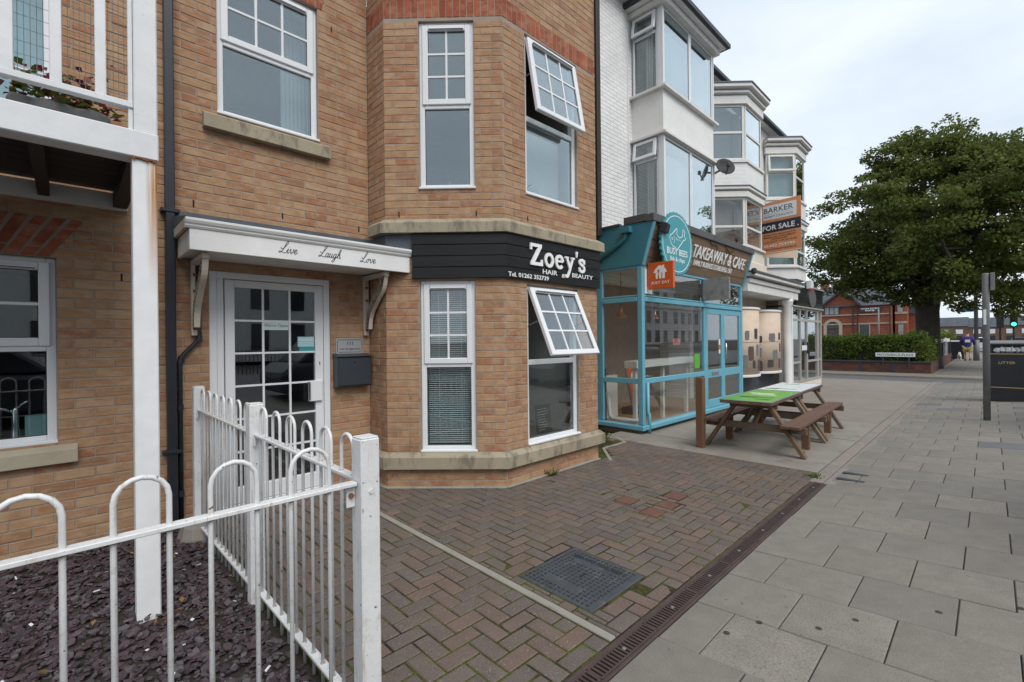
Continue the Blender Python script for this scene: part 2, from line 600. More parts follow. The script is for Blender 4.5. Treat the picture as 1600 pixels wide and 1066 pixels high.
M['rust'] = simple('rusty_steel', (0.22, 0.085, 0.025), 0.8, 0.4, 14, 60, 0.4)
M['anthracite'] = simple('anthracite_metal', (0.030, 0.038, 0.048), 0.42, 0.12, 4, 60, 0.1)
M['silver'] = simple('brushed_plaque', (0.42, 0.43, 0.45), 0.4, 0.08, 3, 90, 0.1, metal=0.3)
M['chrome'] = simple('chrome', (0.75, 0.76, 0.78), 0.12, 0.04, metal=1.0)
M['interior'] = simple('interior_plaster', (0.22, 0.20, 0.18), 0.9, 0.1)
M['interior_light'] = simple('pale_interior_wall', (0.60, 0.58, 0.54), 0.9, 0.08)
M['carpet'] = simple('dark_floor', (0.07, 0.06, 0.055), 0.9, 0.2)
M['curtain'] = simple('pale_curtain', (0.66, 0.67, 0.68), 0.9, 0.08, 3, 60)
M['blind'] = simple('pale_blind', (0.74, 0.78, 0.80), 0.5, 0.05)
M['blind_blue'] = simple('pale_blue_blind', (0.36, 0.56, 0.60), 0.7, 0.05)
M['soil'] = simple('dark_soil', (0.035, 0.028, 0.022), 0.95, 0.4, 12, 80, 0.6, 0.01)
M['concrete'] = simple('worn_concrete', (0.235, 0.215, 0.185), 0.9, 0.16, 2.2, 160, 0.35, 0.004, dirt=(0.13, 0.12, 0.105), dirt_thr=0.56, dscale=2.4)
M['concrete2'] = simple('pale_concrete', (0.27, 0.255, 0.22), 0.9, 0.14, 5, 160, 0.35, 0.004, dirt=(0.16, 0.145, 0.12), dirt_thr=0.58, dscale=6)
M['drain'] = simple('rusty_brown_grating', (0.062, 0.040, 0.036), 0.7, 0.25, 8, 90, 0.4, 0.003, dirt=(0.10, 0.075, 0.06), dirt_thr=0.6, dscale=10)
M['void'] = simple('drain_void', (0.012, 0.010, 0.009), 0.95, 0.2)
M['cover'] = simple('blue_grey_cover', (0.056, 0.064, 0.074), 0.55, 0.25, 5, 100, 0.4, 0.002, dirt=(0.115, 0.118, 0.115), dirt_thr=0.54, dscale=7)
M['tread'] = simple('worn_cover_tread', (0.030, 0.034, 0.040), 0.6, 0.3, 9, 100, 0.3, 0.002)
M['clay'] = simple('red_clay_tile', (0.135, 0.060, 0.045), 0.8, 0.2, 8, 90, 0.3, 0.003)
M['teal'] = simple('teal_paint', (0.135, 0.375, 0.475), 0.45, 0.08, 3, 60, 0.15, 0.002, dirt=(0.10, 0.26, 0.32), dirt_thr=0.64, dscale=4)
M['teal_dark'] = simple('deep_teal_cladding', (0.040, 0.195, 0.255), 0.5, 0.10, 3, 60, 0.15, 0.002, dirt=(0.03, 0.10, 0.12), dirt_thr=0.66, dscale=4)
M['teal_sign'] = simple('teal_sign_print', (0.035, 0.285, 0.335), 0.4, 0.04)
M['cap_grey'] = simple('grey_capping', (0.085, 0.082, 0.085), 0.6, 0.2, 4, 60)
M['orange'] = simple('orange_print', (0.62, 0.105, 0.022), 0.4, 0.04)
M['orange2'] = simple('faded_orange_print', (0.68, 0.275, 0.12), 0.5, 0.05)
M['navy'] = simple('navy_print', (0.030, 0.033, 0.050), 0.5, 0.08)
M['brown_ink'] = simple('brown_print', (0.10, 0.055, 0.035), 0.5, 0.05)
M['grey_print'] = simple('grey_print', (0.60, 0.62, 0.64), 0.5, 0.04)
M['green_print'] = simple('green_print', (0.105, 0.40, 0.035), 0.3, 0.06)
M['green_dark'] = simple('dark_green_print', (0.04, 0.16, 0.03), 0.3, 0.1)
M['white_print'] = simple('white_print', (0.74, 0.78, 0.80), 0.3, 0.04)
M['render'] = simple('rough_white_render', (0.78, 0.775, 0.76), 0.9, 0.05, 3, 70, 0.9, 0.012, dirt=(0.56, 0.52, 0.47), dirt_thr=0.66, dscale=2)
M['white_brick'] = course_mat('white_painted_brick', (0.80, 0.80, 0.80), (0.70, 0.69, 0.68), 0, var=0.03, bstr=0.9, mort=0.012, dirt=(0.58, 0.55, 0.52), dthr=0.66)
M['cream_wall'] = simple('cream_painted_wall', (0.68, 0.62, 0.53), 0.8, 0.08, 3, 60, 0.3, 0.003, dirt=(0.42, 0.37, 0.30), dirt_thr=0.62)
M['greywhite'] = simple('grey_white_trim', (0.68, 0.67, 0.65), 0.7, 0.08, 4, 60, 0.3, 0.003, dirt=(0.40, 0.37, 0.33), dirt_thr=0.62, dscale=5)
M['slate_roof'] = course_mat('slate_roof', (0.085, 0.095, 0.115), (0.03, 0.035, 0.045), 1, bw=0.3, bh=0.2, mort=0.012, var=0.2, bstr=0.6)
M['roof_dark'] = simple('dark_gutter', (0.035, 0.042, 0.050), 0.5, 0.15)
M['plywood'] = simple('weathered_plywood', (0.58, 0.465, 0.365), 0.8, 0.08, 2.5, 50, 0.3, 0.002, stretch=(1, 1, 3), dirt=(0.47, 0.35, 0.26), dirt_thr=0.62, dscale=3)
M['pebble_dark'] = simple('dark_painted_patch', (0.060, 0.050, 0.052), 0.8, 0.4, 30, 80)
M['pebble_grey'] = simple('grey_painted_patch', (0.165, 0.165, 0.17), 0.8, 0.35, 30, 80)
M['pebble_brown'] = simple('brown_painted_patch', (0.105, 0.065, 0.055), 0.8, 0.35, 30, 80)
M['stall'] = simple('dark_stall_riser', (0.035, 0.042, 0.052), 0.6, 0.2)
M['alu'] = simple('beige_aluminium', (0.36, 0.345, 0.325), 0.45, 0.06)
M['fascia_black'] = simple('glossy_black_fascia', (0.022, 0.024, 0.022), 0.18, 0.2)
M['dish'] = simple('grey_mesh_dish', (0.042, 0.044, 0.047), 0.8, 0.2)
M['dish2'] = simple('brown_dish', (0.075, 0.055, 0.048), 0.8, 0.2)
M['copper'] = simple('copper', (0.70, 0.32, 0.18), 0.3, 0.1, metal=0.9)
M['shop_wall'] = simple('shop_inner_wall', (0.30, 0.265, 0.235), 0.9, 0.12)
M['oak_floor'] = simple('oak_floor', (0.36, 0.21, 0.10), 0.45, 0.2, 4, 60, 0.2, stretch=(1, 8, 1))
M['oak'] = simple('oak_slats', (0.40, 0.20, 0.07), 0.5, 0.15, 4, 60)
M['shop_white'] = simple('white_counter', (0.70, 0.70, 0.68), 0.4, 0.04)
M['red_box'] = simple('red_plastic', (0.40, 0.03, 0.03), 0.4, 0.1)
M['yellow_paint'] = simple('faded_yellow_paint', (0.42, 0.32, 0.10), 0.8, 0.2, 6, 80, dirt=(0.12, 0.115, 0.10), dirt_thr=0.56, dscale=8)
M['asphalt'] = simple('asphalt', (0.105, 0.11, 0.118), 0.9, 0.15, 3, 200, 0.5, 0.004)
M['ground'] = simple('ground', (0.12, 0.115, 0.105), 0.95, 0.2, 0.5, 40)
M['resin'] = simple('buff_resin_surface', (0.222, 0.198, 0.168), 0.95, 0.12, 1.5, 220, 0.5, 0.004, dirt=(0.175, 0.155, 0.13), dirt_thr=0.56, dscale=1.2)
M['bark'] = simple('bark', (0.060, 0.050, 0.040), 0.95, 0.35, 5, 40, 0.9, 0.03, stretch=(3, 3, 0.6))
M['iron_black'] = simple('black_iron', (0.016, 0.018, 0.024), 0.38, 0.15)
M['gold'] = simple('gold_paint', (0.46, 0.33, 0.13), 0.45, 0.1)
M['galv'] = simple('grey_galvanised_post', (0.175, 0.18, 0.185), 0.6, 0.15, 8, 60)
M['litter'] = simple('pale_litter', (0.58, 0.60, 0.63), 0.5, 0.2, 20)

def piece_mat(name, tones, rough=0.85, fine=140, speck=None, speck_thr=0.66, sscale=70, blot=None, blot_thr=0.6, bscale=6, stretch=(1, 1, 1), bstr=0.4, bdist=0.003, spec=0.3):
    """pieces of one kind: every piece its own tone, plus grain, specks and blotches"""
    t = NT(name)
    v = t.coords(stretch, True)
    isl = t.island()
    n = len(tones)
    c = t.ramp(isl, [(i / n, tones[i]) for i in range(n)])
    for nd in t.n:
        if nd.type == 'VALTORGB': nd.color_ramp.interpolation = 'CONSTANT'
    g = t.noise(v, fine, 3)
    c = t.mix(0.75, c, t.ramp(g, [(0.28, (0.60, 0.60, 0.60)), (0.7, (1.12, 1.12, 1.12))]), 'MULTIPLY')
    m = t.noise(v, 7, 5)
    c = t.mix(0.6, c, t.ramp(m, [(0.3, (0.78, 0.78, 0.77)), (0.7, (1.08, 1.08, 1.08))]), 'MULTIPLY')
    w = t.noise(t.coords(), 0.8, 3)
    c = t.mix(0.5, c, t.ramp(w, [(0.3, (0.80, 0.80, 0.80)), (0.7, (1.08, 1.08, 1.08))]), 'MULTIPLY')
    if blot:
        b = t.noise(t.coords(), bscale, 8, 0.7)
        c = t.mix(t.ramp(b, [(blot_thr, (0, 0, 0)), (blot_thr + 0.14, (0.75, 0.75, 0.75))]), c, blot)
    if speck:
        s = t.noise(v, sscale, 2)
        c = t.mix(t.ramp(s, [(speck_thr, (0, 0, 0)), (speck_thr + 0.05, (0.9, 0.9, 0.9))]), c, speck)
    return t.bsdf(c, rough, g, bstr, bdist, 0, spec)

M['paver'] = piece_mat('block_paver', [(0.150, 0.118, 0.102), (0.140, 0.112, 0.098), (0.160, 0.118, 0.100), (0.146, 0.118, 0.102), (0.156, 0.112, 0.094), (0.136, 0.112, 0.100), (0.150, 0.122, 0.106), (0.172, 0.122, 0.100), (0.130, 0.108, 0.097)],
                       speck=(0.30, 0.285, 0.26), speck_thr=0.665, sscale=95, blot=(0.120, 0.104, 0.078), blot_thr=0.60, bscale=3.2)
M['slab'] = piece_mat('paving_slab', [(0.232, 0.214, 0.189), (0.222, 0.206, 0.182), (0.239, 0.22, 0.194), (0.218, 0.204, 0.182), (0.229, 0.212, 0.188), (0.235, 0.217, 0.191), (0.212, 0.198, 0.178), (0.229, 0.211, 0.185)],
                      fine=190, blot=(0.150, 0.142, 0.130), blot_thr=0.57, bscale=2.6, bstr=0.35, speck=(0.10, 0.095, 0.088), speck_thr=0.715, sscale=26)
M['slab_buff'] = piece_mat('buff_slab', [(0.265, 0.243, 0.212), (0.255, 0.235, 0.205)], fine=120, speck=(0.12, 0.11, 0.10), speck_thr=0.60, sscale=110)
M['slab_blue'] = piece_mat('blue_grey_slab', [(0.165, 0.168, 0.172), (0.155, 0.16, 0.168)], fine=220)
M['kerb'] = piece_mat('pinkish_edging_stone', [(0.275, 0.235, 0.205), (0.255, 0.225, 0.195), (0.265, 0.23, 0.21)], fine=160, blot=(0.17, 0.15, 0.13), blot_thr=0.6)
M['slatechip'] = piece_mat('purple_slate', [(0.072, 0.049, 0.060), (0.090, 0.062, 0.073), (0.056, 0.041, 0.050), (0.098, 0.078, 0.088), (0.078, 0.049, 0.056), (0.115, 0.102, 0.110), (0.064, 0.046, 0.054)], rough=0.7, fine=60, spec=0.4)
def moss_mat():
    t = NT('mossy_joint_sand')
    v = t.coords()
    c = t.ramp(t.noise(v, 60, 3), [(0.3, (0.020, 0.017, 0.012)), (0.7, (0.05, 0.042, 0.032))])
    f = t.ramp(t.noise(v, 2.6, 6, 0.65), [(0.42, (0, 0, 0)), (0.56, (0.95, 0.95, 0.95))])
    c = t.mix(f, c, t.ramp(t.noise(v, 90, 2), [(0.3, (0.038, 0.046, 0.010)), (0.7, (0.105, 0.115, 0.022))]))
    return t.bsdf(c, 0.95, t.noise(v, 120, 3), 0.7, 0.006, 0, 0.1)
M['joint'] = moss_mat()
M['grout'] = simple('dark_slab_joint', (0.050, 0.046, 0.040), 0.95, 0.3, 10, 100)
def leaf_mat(name, tones, trans=0.42):
    t = NT(name)
    g = t.new('ShaderNodeNewGeometry')
    n = len(tones)
    c = t.ramp(g.outputs['Random Per Island'], [(i / max(n - 1, 1), tones[i]) for i in range(n)])
    w = t.noise(t.coords(), 0.9, 3)
    c = t.mix(0.7, c, t.ramp(w, [(0.3, (0.62, 0.66, 0.60)), (0.7, (1.15, 1.12, 1.0))]), 'MULTIPLY')
    d = t.new('ShaderNodeBsdfPrincipled')
    t.link(c, d.inputs['Base Color'])
    d.inputs['Roughness'].default_value = 0.6
    d.inputs['Specular IOR Level'].default_value = 0.22
    tr = t.new('ShaderNodeBsdfTranslucent')
    t.link(c, tr.inputs['Color'])
    mx = t.new('ShaderNodeMixShader')
    mx.inputs['Fac'].default_value = trans
    t.link(d.outputs[0], mx.inputs[1]); t.link(tr.outputs[0], mx.inputs[2])
    t.link(mx.outputs[0], t.out.inputs['Surface'])
    return t.m
M['leaf'] = leaf_mat('tree_leaves', [(0.080, 0.118, 0.026), (0.130, 0.172, 0.040), (0.095, 0.136, 0.030), (0.200, 0.215, 0.062), (0.110, 0.150, 0.034), (0.165, 0.160, 0.050), (0.066, 0.098, 0.024)])
M['hedge'] = leaf_mat('hedge_leaves', [(0.080, 0.125, 0.026), (0.120, 0.185, 0.034), (0.165, 0.235, 0.045), (0.092, 0.145, 0.029), (0.14, 0.165, 0.05)])
M['weed'] = leaf_mat('weed_leaves', [(0.07, 0.12, 0.02), (0.11, 0.16, 0.03)])
M['petal'] = leaf_mat('petals', [(0.45, 0.02, 0.03), (0.40, 0.05, 0.06), (0.08, 0.02, 0.10), (0.50, 0.32, 0.30), (0.30, 0.01, 0.02)], 0.2)
M['dry_leaf'] = leaf_mat('dry_leaves', [(0.22, 0.10, 0.03), (0.30, 0.17, 0.06), (0.14, 0.07, 0.03), (0.34, 0.22, 0.10)], 0.2)
M['houseplant'] = leaf_mat('pale_houseplant_leaves', [(0.25, 0.33, 0.10), (0.45, 0.50, 0.25), (0.32, 0.40, 0.15)], 0.3)

def tilt_mesh_box(w, l, h, ch, name, mat):
    """a block with chamfered top arrises: w along x, l along y, top at z=0"""
    a, b = w / 2, l / 2
    v = [(-a, -b, -h), (a, -b, -h), (a, b, -h), (-a, b, -h), (-a, -b, -ch), (a, -b, -ch), (a, b, -ch), (-a, b, -ch),
         (-a + ch, -b + ch, 0), (a - ch, -b + ch, 0), (a - ch, b - ch, 0), (-a + ch, b - ch, 0)]
    f = []
    for k in (0, 4):
        for i in range(4):
            j = (i + 1) % 4
            f.append((k + i, k + j, k + 4 + j, k + 4 + i))
    f.append((8, 9, 10, 11))
    return v, f
MESHES = {}
def shared(key, maker):
    if key not in MESHES:
        MESHES[key] = maker()
    return MESHES[key]
def raw_mesh(name, v, f, mat):
    me = bpy.data.meshes.new(name)
    me.from_pydata(v, [], f)
    me.materials.append(mat)
    me.update()
    return me
def place(name, me, parent, mat4):
    o = bpy.data.objects.new(name, me)
    COL.objects.link(o)
    o.parent = parent
    if parent is not None and parent.type == 'EMPTY':
        o.matrix_parent_inverse = Matrix.Translation(-parent.location)
    o.matrix_basis = mat4
    return o
def xf(v, m):
    return [tuple(m @ Vector(p)) for p in v]

# ------------------------------------------------------------------ ground, pavements, road
tag(MB().quad((-400, -400, -0.30), (900, -400, -0.30), (900, 400, -0.30), (-400, 400, -0.30)).build('ground', M['ground'], None, recalc=False), kind='structure')
# main road on the street side (out of frame, catches light and is mirrored in the glass)
tag(MB().quad((-60, -14, 0.12), (320, -14, 0.12), (320, -2.6, 0.12), (-60, -2.6, 0.12)).build('road', M['asphalt'], None, recalc=False), kind='structure')
DR0, DR1 = 1.20, 1.337          # drain channel
PSL = 0.07                      # the footway climbs away from the drain
def pz(y):
    return PSL * (DR0 - y) if y < DR0 else 0.0

# bed under the pavement slabs (sloping) and the flags themselves
pav = MB()
pav.add([(-4, DR0, -0.012), (20.6, DR0, -0.012), (20.6, -2.4, pz(-2.4) - 0.012), (-4, -2.4, pz(-2.4) - 0.012)], [(0, 3, 2, 1)])
pavement = tag(pav.build('pavement', M['grout'], None, recalc=False), kind='structure')
tag(MB().box(ID, -4, 20.6, -2.62, -2.4, -0.2, pz(-2.4)).build('kerb', M['kerb'], None, bev=0.02), kind='structure')
SLX, SLY = 0.457, 0.428
slab_list = []
for i in range(-3, 42):
    x0 = 3.084 + (i - 4) * SLX
    off = 0.131 if (i % 2 == 0) else 0.345
    for j in range(-8, 4):
        y0 = off + j * SLY
        a, b = y0, y0 + SLY
        a, b = max(a, -2.39), min(b, DR0)
        if b - a < 0.05: continue
        slab_list.append((x0, x0 + SLX, a, b, i, j))
slab_rest = MB()
rows_cache = {}
n_sl = 0
SRT = []
for q in slab_list:
    x0, x1, a, b, i, j = q
    pr = project((x0 + x1) / 2, (a + b) / 2, 0.05)
    inside = pr is not None and -60 < pr[0] < 1680 and pr[1] < 1160
    SRT.append((-(1000 / pr[2] ** 2 if inside else 0), q))
SRT.sort()
for k, (sc, q) in enumerate(SRT):
    x0, x1, a, b, i, j = q
    if x0 > 20.4: continue
    cx, cy = (x0 + x1) / 2, (a + b) / 2
    w, l = x1 - x0 - 0.005, b - a - 0.005
    rr = random.random()
    mat = M['slab']
    if (i, j) in ((3, 0), (2, 1), (9, -1), (7, 0)) or rr < 0.015: mat = M['slab_buff']
    elif rr > 0.965: mat = M['slab_blue']
    m4 = Matrix.Translation((cx, cy, pz(cy) + random.uniform(-0.003, 0.002))) @ Matrix.Rotation(-math.atan(PSL) + random.uniform(-0.004, 0.004), 4, 'X') @ Matrix.Rotation(random.uniform(-0.004, 0.004), 4, 'Y')
    if sc < 0 and n_sl < 300:
        me = shared(('slab', round(w, 3), round(l, 3), mat.name), lambda: raw_mesh('slab', *tilt_mesh_box(w, l, 0.05, 0.004, '', None), mat))
        place('slab', me, pavement, m4)
        n_sl += 1
    else:
        v, f = tilt_mesh_box(w, l, 0.05, 0.004, '', None)
        slab_rest.add(xf(v, m4), f)
if slab_rest.v:
    slab_rest.build('slabs', M['slab'], pavement, recalc=False, kind='stuff')
# small gum spots and a pair of dark inspection strips in the flags
gum = MB()
for (x, y) in ((2.75, 0.62), (2.95, 0.50), (2.42, 0.95), (2.62, 0.86), (3.3, 0.2), (3.6, -0.1)):
    gum.lathe((x, y, pz(y)), [(0.016, 0.0), (0.015, 0.0018), (0.004, 0.0022)], 9)
gum.build('gum_spots', M['grout'], pavement, kind='stuff')
for x in (5.92, 6.22):
    MB().box(ID, x, x + 0.07, 0.92, 1.16, 0.0, pz(1.0) + 0.004).build('recess_strip', M['navy'], pavement)

# forecourt bed, block pavers in herringbone
FX0, FX1 = 0.86, 6.05
forecourt = tag(MB().slab([(0.84, DR1), (6.12, DR1), (6.05, 4.4), (0.80, 4.75)], -0.09, -0.0042).build('forecourt', M['joint'], None), kind='structure')
COVER = (2.10, 2.665, 1.562, 2.138)
STRIP = (1.965, 2.015)
TILES = [(3.814, 2.414), (4.245, 2.144), (3.968, 2.085), (3.712, 2.086)]
holes = [(COVER[0] - 0.006, COVER[1] + 0.006, COVER[2] - 0.006, COVER[3] + 0.006), (STRIP[0] - 0.004, STRIP[1] + 0.004, 1.3, 3.99)]
holes += [(x - 0.10, x + 0.10, y - 0.09, y + 0.09) for x, y in TILES]
def cut(rects, h):
    out = []
    for (a, b, c, d) in rects:
        if h[0] >= b or h[1] <= a or h[2] >= d or h[3] <= c:
            out.append((a, b, c, d)); continue
        if h[0] > a: out.append((a, h[0], c, d))
        if h[1] < b: out.append((h[1], b, c, d))
        a2, b2 = max(a, h[0]), min(b, h[1])
        if h[2] > c: out.append((a2, b2, c, h[2]))
        if h[3] < d: out.append((a2, b2, h[3], d))
    return out
WELL = [(4.93, 3.36), (5.42, 3.80), (5.97, 3.80), (5.97, 4.8), (4.93, 4.8)]
def in_poly(x, y, poly):
    r = False
    for i in range(len(poly)):
        (x1, y1), (x2, y2) = poly[i], poly[i - 1]
        if (y1 > y) != (y2 > y) and x < (x2 - x1) * (y - y1) / (y2 - y1) + x1:
            r = not r
    return r
BAYPLAN = [(2.44, 4.8), (2.44, 4.42), (3.32, 3.55), (4.88, 3.55), (4.88, 4.8)]
pv = []
CELL = 0.1015
for gx in range(-2, 56):
    for gy in range(-2, 38):
        m = (gx - gy) % 4
        if m == 0: r = (gx, gx + 2, gy, gy + 1)
        elif m == 2: r = (gx, gx + 1, gy - 1, gy + 1)
        else: continue
        a, b, c, d = 0.84 + r[0] * CELL, 0.84 + r[1] * CELL, DR1 + 0.006 + r[2] * CELL, DR1 + 0.006 + r[3] * CELL
        a, b, c, d = max(a, 0.87), min(b, 6.08), max(c, DR1 + 0.004), min(d, 4.74)
        if b - a < 0.02 or d - c < 0.02: continue
        cx, cy = (a + b) / 2, (c + d) / 2
        if in_poly(cx, cy, BAYPLAN) or in_poly(cx, cy, WELL) or cy > 4.74: continue
        if cx < 0.835 - 0.03 * (cy - 1.683) + 0.04: continue
        rs = [(a, b, c, d)]
        for h in holes: rs = cut(rs, h)
        for q in rs:
            if q[1] - q[0] > 0.025 and q[3] - q[2] > 0.025:
                pr = project((q[0] + q[1]) / 2, (q[2] + q[3]) / 2, 0)
                vis = pr and 470 < pr[0] < 1620 and pr[1] < 1100
                pv.append((-((q[1] - q[0]) * (q[3] - q[2]) / pr[2] ** 3 if vis else 0), q))
pv.sort()
rest = MB()
for k, (sc, q) in enumerate(pv):
    w, l = q[1] - q[0] - 0.009, q[3] - q[2] - 0.009
    m4 = Matrix.Translation(((q[0] + q[1]) / 2, (q[2] + q[3]) / 2, random.gauss(0, 0.0014))) @ Matrix.Rotation(random.gauss(0, 0.007), 4, 'X') @ Matrix.Rotation(random.gauss(0, 0.007), 4, 'Y') @ Matrix.Rotation(random.gauss(0, 0.006), 4, 'Z')
    if k < 300 and sc < 0:
        me = shared(('paver', round(w, 3), round(l, 3)), lambda: raw_mesh('paver', *tilt_mesh_box(w, l, 0.05, 0.005, '', None), M['paver']))
        place('paver', me, forecourt, m4)
    else:
        v, f = tilt_mesh_box(w, l, 0.05, 0.005, '', None)
        rest.add(xf(v, m4), f)
rest.build('pavers', M['paver'], forecourt, recalc=False, kind='stuff')
box('concrete_strip', M['concrete2'], forecourt, ID, STRIP[0], STRIP[1], DR1 + 0.01, 3.985, -0.05, 0.004, bev=0.004)
for x, y in TILES:
    box('clay_tile', M['clay'], forecourt, ID, x - 0.088, x + 0.088, y - 0.078, y + 0.078, -0.05, 0.002, bev=0.006)
# mortar fillet at the foot of the bay and the wall
fil = MB()
for a, b in (((0.9, 4.735), (2.40, 4.735)), ((2.385, 4.74), (2.385, 4.385)), ((2.385, 4.385), (3.275, 3.495)), ((3.27, 3.497), (4.9, 3.497))):
    fil.beam((*a, 0.006), (*b, 0.006), 0.05, 0.02)
fil.build('mortar_fillet', M['concrete2'], forecourt, bev=0.006)

# drain channel: body with rims and gratings
drain = thing('drain_channel', (3.4, 1.268, 0), 'long rusty brown slotted drain along the edge of the block paving', 'drain')
dm = MB()
dm.box(ID, 0.2, 5.66, DR0 + 0.002, DR0 + 0.020, -0.12, 0.001).box(ID, 0.2, 5.66, DR1 - 0.020, DR1 - 0.002, -0.12, 0.001).box(ID, 0.2, 5.66, DR0 + 0.021, DR1 - 0.021, -0.13, -0.12)
dm.build('channel', M['drain'], drain, bev=0.003)
gx = 0.22
while gx < 5.6:
    g = MB()
    gl = 0.494
    g.box(ID, gx, gx + gl, DR0 + 0.022, DR0 + 0.034, -0.022, -0.001).box(ID, gx, gx + gl, DR1 - 0.034, DR1 - 0.022, -0.022, -0.001)
    nb = 20
    for k in range(nb):
        xx = gx + 0.004 + k * (gl - 0.008) / (nb - 1)
        g.box(ID, xx - 0.0065, xx + 0.0065, DR0 + 0.034, DR1 - 0.034, -0.022, -0.002)
    gr = g.build('grating', M['drain'], drain)
    MB().lathe((gx + gl / 2, (DR0 + DR1) / 2, -0.002), [(0.011, 0), (0.010, 0.004), (0.003, 0.005)], 8).build('screw', M['galv'], gr)
    gx += 0.5
# edging stones beyond the drain
x = 5.68
kerbrow = tag(MB().box(ID, 5.66, 20.5, 1.10, 1.372, -0.1, -0.006).build('edging', M['grout'], None), kind='structure')
while x < 20.3:
    l = 0.90
    for y0, y1 in ((1.238, 1.366), (1.108, 1.230)):
        me = shared(('edge', round(y1 - y0, 3)), lambda: raw_mesh('edging_stone', *tilt_mesh_box(l - 0.008, y1 - y0, 0.08, 0.005, '', None), M['kerb']))
        place('edging_stone', me, kerbrow, Matrix.Translation((x + l / 2, (y0 + y1) / 2, random.uniform(-0.001, 0.003))))
    x += l
# inspection cover
cov = thing('inspection_cover', ((COVER[0] + COVER[1]) / 2, 1.85, 0), 'blue-grey patterned metal inspection chamber cover set in the paving', 'manhole cover')
cv = MB()
cv.box(ID, COVER[0], COVER[1], COVER[2], COVER[3], -0.04, 0.001)
base = cv.build('plate', M['cover'], cov, bev=0.004)
tr = MB()
n = 15
for i in range(n):
    for j in range(n):
        x = COVER[0] + 0.035 + i * (COVER[1] - COVER[0] - 0.07) / (n - 1)
        y = COVER[2] + 0.055 + j * (COVER[3] - COVER[2] - 0.09) / (n - 1)
        if i in (2, 3, 11, 12) and 3 < j < 12: continue
        a = 0.011 if (i + j) % 2 else 0.005
        b = 0.005 if (i + j) % 2 else 0.011
        tr.box(ID, x - a, x + a, y - b, y + b, 0.0012, 0.0042)
tr.build('tread', M['tread'], cov)
lt = MB()
FCV = Tilt(((COVER[0] + COVER[1]) / 2, COVER[2], 0.001), (1, 0, 0), (0, 0, 1), (0, 1, 0))
FCV = Tilt((COVER[1] - 0.05, COVER[2] + 0.02, 0.001), (0, 1, 0), (0, 0, 1), (-1, 0, 0))
text(lt, FCV, 'INSPECTION CHAMBER', 0.06, 0.48, 0.02, 0.055, 0, 0.004)
lt.build('raised_lettering', M['tread'], cov)
box('keyhole', M['void'], cov, ID, 2.36, 2.42, 1.84, 1.85, 0.0012, 0.0035)

# concrete and resin forecourt in front of the shops
tag(MB().slab([(6.10, 1.374), (10.2, 1.374), (10.2, 4.3), (6.06, 4.3)], -0.1, -0.002).build('concrete_apron', M['concrete'], None), kind='structure')
tag(MB().slab([(10.21, 1.374), (20.4, 1.374), (20.4, 4.4), (10.21, 4.4)], -0.1, -0.004).build('resin_apron', M['resin'], None), kind='structure')
ap = MB()
ap.box(ID, 8.35, 8.36, 1.40, 3.8, -0.01, -0.0005).box(ID, 6.75, 6.76, 2.6, 3.85, -0.01, -0.0005)
tag(ap.build('apron_joints', M['grout'], None), kind='structure')
# side street, kerbs and far footway
tag(MB().quad((20.9, -2.6, -0.035), (23.0, -2.6, -0.035), (23.0, 60, -0.035), (20.9, 60, -0.035)).build('side_street', M['asphalt'], None, recalc=False), kind='structure')
tag(MB().box(ID, 20.4, 20.9, -2.4, 60, -0.2, -0.012).build('side_kerb', M['kerb'], None, bev=0.02), kind='structure')
tag(MB().box(ID, 23.0, 23.16, -2.4, 60, -0.2, 0.055).build('far_kerb', M['kerb'], None, bev=0.02), kind='structure')
tag(MB().slab([(23.16, -2.4), (140, -2.4), (140, 1.62), (24.7, 1.62), (24.7, 60), (23.16, 60)], -0.1, 0.05).build('far_footway', M['slab'], None), kind='structure')
fj = MB()
x = 23.7
while x < 45:
    fj.box(ID, x, x + 0.012, -2.3, 1.6, 0.04, 0.0535)
    x += 0.6
for y in (-1.6, -1.0, -0.4, 0.2, 0.8, 1.4):
    fj.box(ID, 23.2, 60, y, y + 0.010, 0.04, 0.0525)
tag(fj.build('far_footway_joints', M['grout'], None), kind='structure')
for nm, x0 in (('yellow_line', 21.02), ('yellow_line', 22.82)):
    tag(MB().quad((x0, -2.4, -0.030), (x0 + 0.06, -2.4, -0.030), (x0 + 0.06, 50, -0.030), (x0, 50, -0.030)).build(nm, M['yellow_paint'], None, recalc=False), kind='structure')
tac = MB()
tac.box(ID, 23.2, 23.9, -1.2, 1.5, 0.04, 0.057)
tag(tac.build('tactile_paving', M['slab_buff'], None), kind='structure')
tag(MB().slab([(24.9, 1.7), (59, 1.7), (59, 40), (24.9, 40)], -0.1, 0.06).build('garden_soil', M['soil'], None), kind='structure')

